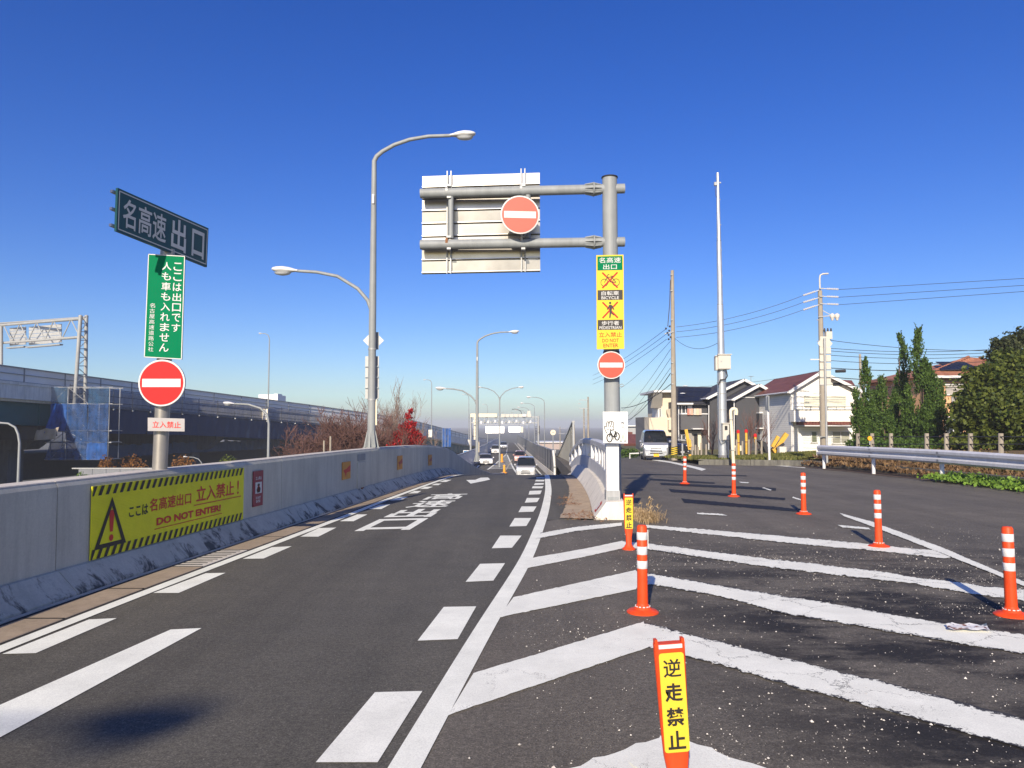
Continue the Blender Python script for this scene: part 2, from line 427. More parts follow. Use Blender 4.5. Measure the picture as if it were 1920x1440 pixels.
RB = curve([(-20, 1.3), (8, 1.3), (12.5, 1.36), (15.5, 1.64), (19, 1.84), (22.5, 1.97), (30, 2.2), (40, 2.62), (50, 3.05), (58, 3.4), (64, 3.5), (100, 3.34), (150, 2.9), (250, 1.85), (420, 0)])
FLB = curve([(40, -7.6), (60, -5.4), (70, -4.9), (97, -5.1), (150, -5.0), (260, -4.7), (420, -4.2)])

def rl(y): return LB(y) if y < 60 else LB(60) + (FLB(y) - LB(60)) * min(1, (y - 60) / 6.0)
def rr(y): return GL(y) + .15 if y < 12.6 else RB(y) + .04
ramp_road = strip('ramp_road', rl, rr, YS, ZR, m_asph, cols=4, thick=2.0)
tag(ramp_road, kind='structure')
side_road = strip('side_road', lambda y: rr(y) if y < 12.6 else RB(y) + .04, lambda y: 15.2, frange(-14, 12.5, .5) + [12.59, 12.61] + frange(13, 64, 1) + frange(65, 140, 5), ZS, m_asph2, cols=6, thick=.6)
tag(side_road, kind='structure')
lower_road = strip('lower_road', lambda y: FLB(y), lambda y: LB(y) - .6, frange(40, 64, 2), lambda y: ZR(y) - .02 + min(0, (y - 62) * .06), m_asph, thick=1.2)
tag(lower_road, kind='structure')

# open ground: a low plain on the left and far ahead, a raised lot on the right of the exit lane
mb = MB(); gx = [-3000, -1200, -500, -200, -100, -50, -20, 0, 20, 50, 100, 200, 500, 1200, 3000]; gy = [-60, 0, 40, 80, 130, 200, 330, 600, 1000, 1800, 3000]
for y in gy:
    for x in gx: mb.v.append((x, y, -6.6 - (2.6 if y > 250 else 0)))
nx = len(gx)
for j in range(len(gy) - 1):
    for i in range(nx - 1):
        q = j * nx + i; mb.f.append((q, q + 1, q + 1 + nx, q + nx))
ground = mb.build('ground', m_ground, fix=False); tag(ground, kind='structure')
lot = strip('raised_ground', lambda y: RB(y) + .5 + max(0, y - 64) * .05, lambda y: 140 + y, frange(-14, 64, 2) + frange(68, 160, 4), lambda y: (-.65 if y < 50 else -.65 - (y - 50) * .034), m_ground, thick=5.5, cols=6)
tag(lot, kind='structure')

# concrete gutter in slabs along the left barrier, each slab its own piece
gutter = strip('gutter', lambda y: LB(y) - .02, lambda y: LE(y) - .035, frange(-8, 30, .5), lambda y: ZR(y), m_dark, dz=.003)  # dark bed for the joints; its open margin paints shade at the barrier
tag(gutter, kind='structure')
y = -5.0; k = 0
while y < 27:
    L = 1.12
    a, b = y + .016, y + L - .016
    mb = MB(); ys = [a, (a + b) / 2, b]
    fr = []
    for yy in ys:
        l0, r0 = LB(yy) + .10, LE(yy) - .05
        fr.append((Vector((l0, yy, ZR(yy))), Vector((1, 0, 0)), Vector((0, 0, 1)), r0 - l0))
    for (o, s, u, w) in fr:
        mb.v += [tuple(o + s * 0 + u * .004), tuple(o + s * .006 + u * .009), tuple(o + s * (w - .006) + u * .009), tuple(o + s * w + u * .004)]
    for j in range(2):
        for i in range(3):
            q = j * 4 + i; mb.f.append((q, q + 1, q + 5, q + 4))
    pass
    drain = 8.3 < y < 9.4
    s = mb.build('gutter_slab', m_cap if drain else m_gutter, gutter)
    if drain:
        g = MB()
        for q in range(9):
            yy = a + .08 + q * .115; g.box((LB(yy) + .06 + (LE(yy) - LB(yy) - .13) / 2, yy, ZR(yy) + .011), (LE(yy) - LB(yy) - .2, .02, .006))
        g.build('drain_slot', m_dark, s); s['label'] = 'pale slotted drain cover among brown gutter slabs'
    y += L; k += 1

# ------------------------------------------------------------------ painted markings
def patch(name, m, pts, parent, fn=None, dz=.005):
    P = [(fn or GR)(*p) for p in pts]
    return MB().poly([p + Vector((0, 0, dz)) for p in P]).build(name, m, parent, fix=False)
def flip(o):
    o.data.flip_normals()
LEFT_DASH = [[(4, 1227.5), (67, 1227), (219, 1161), (167, 1163)], [(287, 1113), (335, 1113), (423, 1075.5), (386, 1076)], [(455, 1049), (494, 1048), (547, 1025), (510, 1027)],
  [(563, 1007), (597, 1007), (631, 990), (598, 991)], [(637, 978), (663, 978), (689, 965), (670, 965)], [(690, 955), (715, 955), (732, 946), (712, 947)], [(730, 939), (752, 938), (765, 932), (747, 932)],
  [(765, 926), (783, 925), (790, 921), (777, 921)], [(787, 917.5), (802, 917), (812, 913), (797, 913)], [(808, 910), (822, 910), (828, 907), (817, 907)], [(823, 904), (837, 904), (847, 900), (835, 900)]]
RIGHT_DASH = [[(592, 1434), (708, 1434), (792, 1298), (703, 1300)], [(783, 1203), (858, 1200), (893, 1138), (832, 1139)], [(873, 1092), (925, 1090), (947, 1057), (900, 1058)], [(922, 1029), (960, 1028), (978, 1005), (938, 1005)],
  [(955, 988), (987, 987), (996, 972), (965, 972)], [(972, 961), (1000, 960), (1006, 950), (978, 950)], [(984, 943), (1007, 942), (1012, 934), (988, 934)], [(991, 928), (1013, 927), (1016, 920), (993, 921)],
  [(997, 916), (1017, 916), (1019, 912), (999, 912)], [(1001, 910), (1019, 909), (1020, 906), (1003, 906)], [(1003, 903), (1020, 903), (1021, 900), (1005, 900)], [(1005, 897.5), (1021, 897.5), (1021, 895.5), (1006, 895.5)]]
for q in LEFT_DASH: patch('guide_dash', m_paint, q, ramp_road)
for i, q in enumerate(RIGHT_DASH): patch('guide_dash', m_paint_mid if i == 0 else m_paint, q, ramp_road)
# the long dash that runs out of the picture on the left
a, b, c, d = GR(0, 1325), GR(0, 1385), GR(378, 1180), GR(320, 1182)
e0 = a + (a - d) * .9; e1 = b + (b - c) * .62
MB().poly([p + Vector((0, 0, .005)) for p in (e0, e1, c, d)]).build('lane_dash', m_paint, ramp_road, fix=False)
strip('edge_line', lambda y: LE(y), lambda y: LE(y) + .125, frange(-6, 40, .5), ZR, m_paint, ramp_road, dz=.007)
strip('gore_line', lambda y: GL(y), lambda y: GL(y) + .155, frange(-6, 66, .5) + frange(68, 320, 6), ZR, m_paint, ramp_road, dz=.006)
# straight arrow near the crest, pointing at us
patch('road_arrow', m_paint, [(874, 901), (901, 903), (883, 907)], ramp_road) if False else None
ar = [(640 + x / 6, 880 + y_ / 6) for x, y_ in ((1405, 122), (1455, 163), (1650, 125), (1600, 123), (1678, 117), (1630, 113), (1660, 92), (1560, 93), (1505, 122))]
patch('road_arrow', m_paint, [ar[0], ar[1], (908, 902), (919, 899.5), (915, 895.5), (901, 896), (891, 900)], ramp_road)

def text_mesh(s, offset=0.0, res=2):
    c = bpy.data.curves.new('lettering', 'FONT'); c.body = s; c.size = 1; c.resolution_u = res; c.align_x = 'CENTER'; c.offset = offset
    c.space_line = .86 if '\n' in s else 1
    o = bpy.data.objects.new('lettering', c); m = bpy.data.meshes.new_from_object(o)
    v = np.array([x.co for x in m.vertices]); f = [tuple(p.vertices) for p in m.polygons]
    bpy.data.objects.remove(o); bpy.data.curves.remove(c); bpy.data.meshes.remove(m)
    lo, hi = v.min(0), v.max(0); v = (v - lo) / np.maximum(hi - lo, 1e-6)
    return v[:, :2], f
def text_on(mb, s, rect, fn, offset=0.0, res=2):
    """add lettering to mb; rect = (u0, v0, u1, v1), fn(u, v) -> point"""
    v, f = text_mesh(s, offset, res)
    u0, v0, u1, v1 = rect
    mb.add([fn(u0 + (u1 - u0) * a, v0 + (v1 - v0) * b) for a, b in v], f)
# words on the road: four characters between near-left corner and far-right corner
nl, nr, fl, fr_ = G(664, 996.5), G(768, 994), G(812, 926.5), G(879, 925)
def onroad(u, v):
    p = nl.lerp(nr, u).lerp(fl.lerp(fr_, u), v); p.z = ZR(p.y) + .0055; return p
for s, v0, v1, off in (('口', 0, .235, .028), ('出', .265, .475, .026), ('速', .52, .745, .02), ('高', .775, 1.0, .02)):
    mb = MB(); text_on(mb, s, (0, v0, 1, v1), onroad, off)
    mb.build('road_lettering', m_paint, ramp_road, fix=False)

def ragged(name, top, bot, parent, m, jit=.012, n=70, dz=.007, fn=G, zf=ZS):
    """stripe between two pixel polylines, with slightly broken edges"""
    def res(pl):
        P = [fn(*p) for p in pl]; d = [0]
        for a, b in zip(P, P[1:]): d.append(d[-1] + (b - a).length)
        q = np.linspace(0, d[-1], n)
        return [Vector((np.interp(t, d, [p.x for p in P]), np.interp(t, d, [p.y for p in P]), 0)) for t in q]
    A, B = res(top), res(bot); mb = MB(); E = []; cols = (0, .13, .5, .87, 1)
    for i, (a, b) in enumerate(zip(A, B)):
        ends = []
        for p, s in ((a, 1), (b, -1)):
            w = (a - b).normalized() * s * rng.normal(0, jit); ends.append(p + w)
        for k in cols:
            q = ends[0].lerp(ends[1], k); mb.v.append((q.x, q.y, zf(q.y) + dz)); E.append(1.0 if k in (0, 1) else (.35 if k != .5 else 0.0))
    for i in range(n - 1):
        for k in range(4): mb.f.append((5 * i + k, 5 * i + k + 1, 5 * i + k + 6, 5 * i + k + 5))
    o = mb.build(name, m, parent, fix=False)
    if o.data.polygons[n // 2].normal.z < 0: o.data.flip_normals()
    if m in (m_paint_old, m_paint_mid):
        at_ = o.data.attributes.new('edge', 'FLOAT', 'POINT'); at_.data.foreach_set('value', [e * (1.0 if m is m_paint_old else .45) for e in E])
    return o
CH = [  # left arm top, left arm bottom, right arm top, right arm bottom
  ([(888, 1264), (1207, 1167)], [(840, 1343), (1216, 1215)], [(1207, 1167), (1291, 1190), (1466, 1234), (1662, 1282), (1920, 1348), (3896, 1854)], [(1216, 1215), (1357, 1250), (1495, 1292), (1657, 1332), (1920, 1407), (3700, 1916)]),
  ([(963, 1121), (1192, 1070)], [(934, 1159), (1193, 1106)], [(1192, 1070), (1222, 1076), (1395, 1106), (1561, 1133), (1741, 1165), (1920, 1191), (2333, 1250)], [(1193, 1106), (1222, 1097), (1356, 1121), (1463, 1150), (1634, 1180), (1920, 1228), (2545, 1332)]),
  ([(992, 1048), (1100, 1029), (1166, 1015)], [(979, 1068), (1100, 1044), (1168, 1029)], [(1166, 1015), (1213, 1019), (1455, 1050), (1642, 1071), (1707, 1082), (1920, 1108)], [(1168, 1029), (1213, 1031), (1442, 1065), (1591, 1082), (1698, 1093), (1805, 1112), (1920, 1128)]),
  ([(1013, 1000), (1080, 988), (1166, 980)], [(1004, 1012), (1080, 997), (1166, 987)], [(1207, 984), (1455, 1004), (1613, 1019), (1758, 1034), (1795, 1044)], [(1207, 990), (1339, 1004), (1484, 1020), (1634, 1033), (1770, 1048)]),
]
for i, (lt, lb, rt, rb) in enumerate(CH):
    ragged('chevron_stripe', lt, lb, side_road, m_paint_mid if i < 3 else m_paint_old, .006, 40)
    ragged('chevron_stripe', rt, rb, side_road, m_paint_old, .013 if i < 2 else .02, 110)
# the nearest chevron, mostly below the picture
b0 = [G(1241, 1380), G(1080, 1440)]; d0 = (b0[1] - b0[0]).normalized()
e0 = G(1420, 1440); d1 = (e0 - G(1291, 1397)).normalized()
for kk, (o0, d) in enumerate(((b0[0], d0), (G(1255, 1383), d1))):
    nrm = Vector((-d.y, d.x, 0)); nrm = nrm if nrm.y < 0 else -nrm
    mb = MB(); n = 40
    for i in range(n):
        t = 2.2 * i / (n - 1)
        p = o0 + d * t; q = p + nrm * .40
        for w in (p, q):
            j = rng.normal(0, .01, 2); mb.v.append((w.x + j[0], w.y + j[1], .0075 + kk * .003))
    for i in range(n - 1): mb.f.append((2 * i, 2 * i + 1, 2 * i + 3, 2 * i + 2))
    o = mb.build('chevron_stripe', m_paint_mid, side_road, fix=False)
    if o.data.polygons[3].normal.z < 0: o.data.flip_normals()
ragged('zebra_outline', [(1574, 962.5), (1634, 978), (1766, 1027), (1886, 1078), (2000, 1122), (4000, 1894)], [(1583, 969), (1647, 993), (1766, 1039), (1886, 1087), (2000, 1133), (4000, 1935)], side_road, m_paint_old, .008, 130, dz=.009)
ragged('edge_line', [(1225, 861.5), (1258, 865.5), (1290, 872), (1324, 880)], [(1222, 863), (1256, 868), (1286, 875), (1316, 883)], side_road, m_paint_mid, .01, 40, fn=GS)
ragged('edge_line', [(1352, 866.5), (1373, 867), (1440, 870.5), (1510, 876)], [(1352, 868), (1373, 868.5), (1440, 872.5), (1510, 878)], side_road, m_paint_mid, .01, 40, fn=GS)
# scorch marks where older chevrons were burnt off, and scraps of paint left at their ends
m_scorch = paint('scorched_asphalt', (.012, .011, .010), -.45, 0)
for (t, b) in (([(1217, 894), (1340, 903)], [(1219, 898), (1340, 906)]), ([(1237, 903.5), (1455, 915)], [(1240, 908.5), (1455, 920)]), ([(1254, 917), (1472, 934)], [(1258, 923), (1472, 938)]),
               ([(1277, 935), (1505, 955)], [(1283, 943), (1497, 960)]), ([(1215, 884), (1400, 887)], [(1215, 886), (1400, 889)])):
    ragged('scorch_mark', t, b, side_road, m_scorch, .03, 60, dz=.0045)
for t, b in (([(1307, 962), (1352, 964)], [(1307, 965), (1365, 968)]), ([(1385, 901.5), (1405, 903)], [(1389, 904), (1402, 905)]), ([(1432, 914), (1447, 919)], [(1429, 915), (1444, 920)]), ([(1487, 932), (1503, 937)], [(1485, 934), (1501, 939)]),
             ([(1570, 985), (1628, 990)], [(1580, 990), (1632, 994)])):
    ragged('paint_scrap', t, b, side_road, m_paint_old, .02, 24, dz=.009)

# sandy walkway at the foot of the right barrier
ragged('sand_patch', [(1049, 972), (1060, 950), (1067, 930), (1067, 912), (1061, 899), (1056, 893.5)], [(1112, 974), (1108, 944), (1100, 923), (1088, 904), (1083, 897), (1080, 893.5)], ramp_road, m_walk, .009, 90, dz=.010, fn=GR, zf=ZR)

# gravel and paint crumbs strewn between the chevrons
mb = MB()
def crumb(x, y, r):
    a = rng.uniform(0, 6.3); z = ZS(y) + .004
    pts = [(x + r * math.cos(a + q * 1.57) * rng.uniform(.6, 1.2), y + r * math.sin(a + q * 1.57) * rng.uniform(.6, 1.2), z) for q in range(4)]
    mb.add(pts + [(x, y, z + r * .8)], [(0, 1, 4), (1, 2, 4), (2, 3, 4), (3, 0, 4)])
cent = [(rng.uniform(.4, 6), rng.uniform(3.2, 10), rng.uniform(.2, .9)) for _ in range(46)]
for i in range(6500):
    if rng.random() < .6:
        cx, cy, s = cent[rng.integers(len(cent))]; x, y = cx + rng.normal(0, s), cy + rng.normal(0, s * .6)
    else: x, y = rng.uniform(.1, 7), rng.uniform(2.9, 12)
    if x < GL(y) + .25 or y < 2.6 or y > 12.4: continue
    crumb(x, y, float(np.clip(rng.lognormal(-5.75, .55), .002, .014)))
gr = mb.build('gravel', M('white_gravel', (.54, .51, .46), .8, 0, .1, 5, island=.4), fix=False); tag(gr, 'white paint crumbs and grit strewn between the worn chevrons', kind='stuff')

# ================================================================== LEFT BARRIER
BH = curve([(-20, 1.06), (16, 1.06), (22, 1.02), (27, .95), (40, .93), (64, .62)])
FACE = .2
def fr_left(y, d=.05):
    t = Vector((LB(y + d) - LB(y - d), 2 * d, ZR(y + d) - ZR(y - d))).normalized()
    return (Vector((LB(y), y, ZR(y))), Vector((1, 0, 0)), Vector((0, 0, 1)))
barrier = thing('concrete_barrier', 'long grey concrete barrier curving along the exit lane, mould stained at its foot', 'barrier', (LB(8), 8, 0))
edges = [-9, -3, 2, 7, 12.05, 17, 22, 27, 32, 37, 42, 47, 52, 57, 62]
for a, b in zip(edges, edges[1:]):
    ys = list(np.linspace(a + .006, b - .006, 11))
    mb = MB(); mb.sweep([fr_left(y) for y in ys], lambda i: [(-FACE, .20), (-FACE - .005, BH(ys[i]) - .045), (-FACE - .03, BH(ys[i])), (-FACE - .27, BH(ys[i]) + .004), (-FACE - .30, BH(ys[i]) - .03), (-FACE - .31, -1.2), (-FACE, -1.2)])
    mb.build('wall_section', m_conc, barrier, smooth=25)
    mb = MB(); mb.sweep([fr_left(y) for y in ys], [(.012, -.25), (.012, .035), (-.01, .06), (-FACE + .03, .235), (-FACE + .005, .242), (-FACE + .002, -.25)])
    mb.build('base_section', m_base, barrier, smooth=25)
    mb = MB(); mb.sweep([fr_left(y) for y in ys], lambda i: [(-FACE - .028, BH(ys[i]) + .002), (-FACE - .034, BH(ys[i]) + .012), (-FACE - .262, BH(ys[i]) + .015), (-FACE - .268, BH(ys[i]) + .003)])
    mb.build('coping', m_cap, barrier, smooth=25)  # paler strip paints the sunlit top edge of the wall
    MB().sweep([fr_left(y) for y in ys], [(.02, -.02), (.02, .018), (.045, .018), (.045, -.02)]).build('foot_lip', m_cap, barrier)
def wall_y(px):
    k = (px - 960) / F
    return min(frange(5, 40, .02), key=lambda y: abs((LB(y) - FACE) / y - k))
def wall_z(px, py):
    y = wall_y(px); return at(px, py, y).z - ZR(y)
def wpt(y, z, off=.012): return Vector((LB(y) - FACE + off, y, ZR(y) + z))
# hatch set into the wall
ya, yb = wall_y(671), wall_y(686)
mb = MB(); mb.add([wpt(ya, .17, .02), wpt(yb, .17, .02), wpt(yb, .80, .02), wpt(ya, .80, .02), wpt(ya, .17, -.02), wpt(yb, .17, -.02), wpt(yb, .80, -.02), wpt(ya, .80, -.02)], [(0, 1, 2, 3), (0, 1, 5, 4), (1, 2, 6, 5), (2, 3, 7, 6), (3, 0, 4, 7)])
h = mb.build('hatch_panel', m_conc, barrier)
MB().poly([wpt(ya, .83, .004), wpt(yb, .83, .004), wpt(yb, .97, .004), wpt(ya, .97, .004)]).build('slot', m_pole, h)
MB().box(wpt((ya + yb) / 2, .22, .03), (.03, .2, .05)).build('handle', m_rust, h)

# warning banner
Ya, Yb, Za, Zb = 7.46, 10.72, .25, .985
def bpt(off):
    return lambda u, v: wpt(Ya + (Yb - Ya) * u, Za + (Zb - Za) * v, off)
mb = MB(); n = 24
for i in range(n + 1):
    y = Ya + (Yb - Ya) * i / n; mb.v += [tuple(wpt(y, Za, .008)), tuple(wpt(y, Zb, .008)), tuple(wpt(y, Zb, .016)), tuple(wpt(y, Za, .016))]
for i in range(n):
    for k in range(4): mb.f.append((i * 4 + k, i * 4 + (k + 1) % 4, i * 4 + 4 + (k + 1) % 4, i * 4 + 4 + k))
mb.f += [(0, 1, 2, 3), (4 * n, 4 * n + 1, 4 * n + 2, 4 * n + 3)]
banner = mb.build('warning_banner', m_ylime, None); tag(banner, 'yellow warning banner with black hazard stripes stuck on the grey barrier', 'banner')
# ribs of the corrugated plastic sheet
mb = MB()
for i in range(46):
    v = .012 + i * .0215; p = bpt(.0175)
    mb.tube([p(u, v) for u in (0, .25, .5, .75, 1)], .0022, 4)
mb.build('corrugation', m_ylime, banner)
f = bpt(.021)
for v0, v1 in ((.865, .998), (.002, .135)):
    mb = MB()
    for i in range(28):
        u = (i + .15) / 28; du = .016; sl = .014
        mb.poly([f(max(0, u - sl), v0), f(u - sl + du, v0), f(min(1, u + du + .002), v1), f(u + .002, v1)])
    mb.build('hazard_print', m_black, banner, fix=False)
pass
mb = MB(); A, B, C = (.015, .125), (.175, .125), (.097, .82); ia, ib, ic = (.040, .185), (.150, .185), (.097, .69)
for p, q, r_, s in ((A, B, ib, ia), (B, C, ic, ib), (C, A, ia, ic)): mb.poly([f(*p), f(*q), f(*r_), f(*s)])
text_on(mb, 'ここは', (.186, .475, .293, .635), f, .022); mb.build('black_print', m_black, banner, fix=False)
mb = MB(); mb.poly([f(.090, .33), f(.104, .33), f(.110, .60), f(.105, .635), f(.089, .635), f(.084, .60)])
mb.poly([f(.097 + .0105 * math.cos(a), .245 + .048 * math.sin(a)) for a in np.linspace(0, 6.1, 14)])
text_on(mb, '名高速出口', (.302, .50, .571, .70), f, .014); text_on(mb, '立入禁止', (.608, .505, .91, .775), f, .016); text_on(mb, '!', (.938, .51, .952, .775), f, .01)
text_on(mb, 'DO NOT ENTER!', (.346, .262, .80, .385), f, .045)
mb.poly([f(.592, .452), f(.975, .452), f(.975, .468), f(.592, .468)]); mb.poly([f(.335, .207), f(.81, .207), f(.81, .219), f(.335, .219)])
mb.build('red_print', m_printred, banner, fix=False)

# maroon notice
def notice(px0, px1, py0, py1, m, name, label):
    y0, y1 = wall_y(px0), wall_y(px1); z1, z0 = wall_z(px0, py0), wall_z(px0, py1)
    g = lambda off: (lambda u, v: wpt(y0 + (y1 - y0) * u, z0 + (z1 - z0) * v, off))
    a = g(.016); b = g(.006)
    mb = MB(); c = [(0, 0), (1, 0), (1, 1), (0, 1)]
    mb.add([a(*q) for q in c] + [b(*q) for q in c], [(0, 1, 2, 3), (0, 1, 5, 4), (1, 2, 6, 5), (2, 3, 7, 6), (3, 0, 4, 7)])
    o = mb.build(name, m, None); tag(o, label, 'notice'); return o, g(.0195)
no, f = notice(476, 494.5, 884, 951, m_maroon, 'prohibition_notice', 'dark red notice with a white picture square right of the yellow banner')
mb = MB(); text_on(mb, '立入禁止', (.2, .745, .82, .845), f, .02); text_on(mb, 'DO NOT', (.26, .20, .74, .275), f, .03); text_on(mb, 'ENTER', (.28, .10, .72, .175), f, .03)
mb.poly([f(.18, .36), f(.84, .36), f(.84, .68), f(.18, .68)]); mb.build('white_print', m_signwhite, no, fix=False)
y0, y1 = wall_y(476), wall_y(494.5)
g = lambda u, v: f(u, v) + Vector((.003, 0, 0))
mb = MB(); mb.poly([g(.5 + .13 * math.cos(a), .60 + .04 * math.sin(a)) for a in np.linspace(0, 6, 12)]); mb.poly([g(.36, .385), g(.64, .385), g(.70, .48), g(.62, .55), g(.40, .55), g(.30, .47)]); mb.build('figure_print', m_black, no, fix=False)
mb = MB(); mb.poly([g(.42, .42), g(.58, .42), g(.56, .57), g(.44, .57)]); mb.build('red_print', m_red, no, fix=False)
# three faded orange boards
m_oboard = M('faded_orange_board', (.62, .27, .035), .5, 0, .25, 2.5)
for (a, b, c, d, s), lab in zip(((642, 657.5, 867, 900, 1), (745.5, 754.5, 855, 881, .8), (803.5, 809.5, 853, 873, .8)),
      ('faded orange board with a dark red arrow, the nearest along the barrier', 'faded orange board in the middle of three on the barrier', 'small faded orange board farthest along the barrier')):
    o, f = notice(a, b, c, d, m_oboard, 'arrow_board', lab); o['group'] = 'orange boards on the barrier'; o['category'] = 'board'
    mb = MB(); mb.poly([f(.12, .55), f(.45, .60), f(.95, .80), f(.95, .42), f(.5, .38), f(.38, .10), f(.30, .38), f(.2, .40)]); mb.build('arrow_print', m_printred if s == 1 else M('print_red_faded', (.40, .06, .04), .5), o, fix=False)

# ================================================================== RIGHT BARRIER WITH RAILING
rbar = thing('end_barrier', 'pale concrete barrier end with sloping side where the two roads part', 'barrier', (1.6, 12.6, 0))
def fr_right(y): return (Vector((RB(y), y, ZR(y))), Vector((1, 0, 0)), Vector((0, 0, 1)))
RW = lambda y: .52 if y < 14 else .46
rprof = lambda h: [(0, -1.5), (0, .03), (.03, .07), (.185, h - .02), (.20, h), (.50, h + .01), (.545, h - .06), (.60, -.02), (.60, -1.5)]
sect = [(12.6, 14.2), (14.2, 17.6), (17.6, 21.4), (21.4, 25.4), (25.4, 30), (30, 35), (35, 40), (40, 46), (46, 52), (52, 58)]
for a, b in sect:
    ys = list(np.linspace(a + .006, b - .006, 8))
    MB().sweep([fr_right(y) for y in ys], lambda i: rprof(float(np.interp(ys[i], [12.6, 14.2, 17, 60], [.30, .32, .36, .36])))).build('barrier_section', m_conc2, rbar, smooth=22)
# narrow red outlined sticker on the slope
q = [(1113.5, 962), (1115, 957), (1129, 939.5), (1128, 945)]
def onslope(px, py):
    best = None
    for y in frange(12.62, 15, .02):
        for t in np.linspace(0, 1, 40):
            p = Vector((RB(y) + .03 + .155 * t, y, .07 + .22 * t)); d = p - Vector((0, 0, EYE)); 
            fw = d.y * cP + d.z * sP; X = 960 + F * d.x / fw; Y = 720 - F * (-d.y * sP + d.z * cP) / fw
            e = (X - px) ** 2 + (Y - py) ** 2
            if best is None or e < best[0]: best = (e, p)
    return best[1] + Vector((-.006, -.003, .006))
P = [onslope(*p) for p in q]
st = MB().poly(P).build('sticker', m_red, rbar, fix=False); cc = sum(P, Vector()) / 4
MB().poly([cc + (p - cc) * .62 + Vector((-.003, -.001, .003)) for p in P]).build('sticker_face', m_signwhite, st, fix=False)

m_railing = M('railing_grey', (.60, .60, .59), .5, 0, .1, 3, streak=.15)
rail = thing('bridge_railing', 'grey curved railing with broad white uprights on the right barrier', 'railing', (2.0, 14.2, .35))
def rx(y): return RB(y) + .33
ys = frange(14.1, 35, .5)
fr = [(Vector((rx(y), y, ZR(y))), Vector((1, 0, 0)), Vector((0, 0, 1))) for y in ys]
MB().sweep(fr, [(-.05, 1.08), (-.06, 1.20), (-.02, 1.235), (.06, 1.235), (.10, 1.19), (.09, 1.08)]).build('top_rail', m_railing, rail, smooth=30)
for a, b in zip(frange(14.1, 34, 2.3), frange(16.4, 37, 2.3)):
    b = min(b, 35)
    f2 = [(Vector((rx(y), y, ZR(y))), Vector((1, 0, 0)), Vector((0, 0, 1))) for y in np.linspace(a + .01, b - .01, 4)]
    MB().sweep(f2, [(-.05, .34), (-.05, .69), (-.02, .70), (.0, .69), (.0, .34)]).build('lower_panel', m_railing, rail)
for y in [14.4, 15.3, 16.3, 17.5, 18.9, 20.5, 22.6, 24.4, 26.6, 29.2, 32.2, 34.8]:
    mb = MB(); z = ZR(y)
    mb.add([(rx(y) - .04, y - .03, z + .69), (rx(y) + .05, y - .03, z + .69), (rx(y) + .07, y - .03, z + 1.09), (rx(y) - .045, y - .03, z + 1.09),
            (rx(y) - .04, y + .2, z + .69), (rx(y) + .05, y + .2, z + .69), (rx(y) + .06, y + .07, z + 1.09), (rx(y) - .045, y + .07, z + 1.09)],
           [(0, 1, 2, 3), (4, 5, 6, 7), (0, 3, 7, 4), (1, 2, 6, 5), (0, 1, 5, 4), (3, 2, 6, 7)])
    mb.build('upright', m_white, rail)
for y in frange(14.7, 34, 2.48):
    MB().box((rx(y) + .03, y, ZR(y) + .74), (.1, .1, .09)).build('clamp', m_cream, rail)

def soundwall(name, label, pts, h0, h1, mlow, mup, split, seg=2.0, x_of=None, capm=m_galv, top=None):
    """pts: x_of(y); panels between posts"""
    a, b = pts; w = thing(name, label, 'noise wall', (x_of(a), a, ZR(a)))
    ys = frange(a, b, seg)
    for y, yn in zip(ys, ys[1:]):
        def P(yy, z): return Vector((x_of(yy), yy, ZR(yy) + z))
        hh = top or (lambda yy: h0 + (h1 - h0) * (yy - a) / (b - a))
        for z0, z1, m, nm in ((lambda q: 0.0, lambda q: .62, m_conc2, 'footing'), (lambda q: .64, lambda q: split, mlow, 'panel'), (lambda q: split + .02, lambda q: hh(q), mup, 'panel')):
            if z1(y) - z0(y) < .05: continue
            t = .2 if nm == 'footing' else .06
            q = [P(y + .02, z0(y)), P(yn - .02, z0(yn)), P(yn - .02, z1(yn)), P(y + .02, z1(y))]
            MB().add([p + Vector((-t / 2, 0, 0)) for p in q] + [p + Vector((t / 2, 0, 0)) for p in q], [(0, 1, 2, 3), (4, 5, 6, 7), (0, 1, 5, 4), (1, 2, 6, 5), (2, 3, 7, 6), (3, 0, 4, 7)]).build(nm, m, w)
        MB().bar(P(y, 0), P(y, hh(y) + .03), .09, .09, up=(0, 1, 0)).build('post', m_galv, w)
    MB().sweep([(Vector((x_of(yy), yy, ZR(yy) + (top(yy) if top else h0 + (h1 - h0) * (yy - a) / (b - a)))), Vector((1, 0, 0)), Vector((0, 0, 1))) for yy in ys], [(-.07, 0), (-.07, .09), (.07, .09), (.07, 0)]).build('coping', capm, w)
    return w
soundwall('noise_wall', 'long dark panelled noise wall on a concrete footing beside the oncoming lane', (60, 250), 2.45, 3.2, m_screendk, m_screendk, 1.25, 5.0, lambda y: RB(y) + .05)
soundwall('noise_wall', 'tan topped noise wall rising behind the curved railing', (36, 68), 2.95, 2.0, m_screendk, m_tan, 1.25, 2.0, lambda y: 2.98 + (y - 36) * .0405, top=lambda y: 1.72 - .09 * (y - 36) - ZR(y))
pw = thing('white_pipe', 'white drain pipe standing at the near end of the dark noise wall', 'pipe', (3.42, 59.4, ZR(59.4)))
mb = MB(); mb.tube([(3.42, 59.4, ZR(59.4)), (3.42, 59.4, ZR(59.4) + 1.2), (3.36, 59.4, ZR(59.4) + 2.0), (3.30, 59.4, ZR(59.4) + 2.5)], .1, 8); mb.build('pipe', m_white, pw, smooth=40)
MB().lathe([(.13, 0), (.13, .12)], (3.42, 59.4, ZR(59.4) + 1.1), 10).build('collar', m_pole, pw)

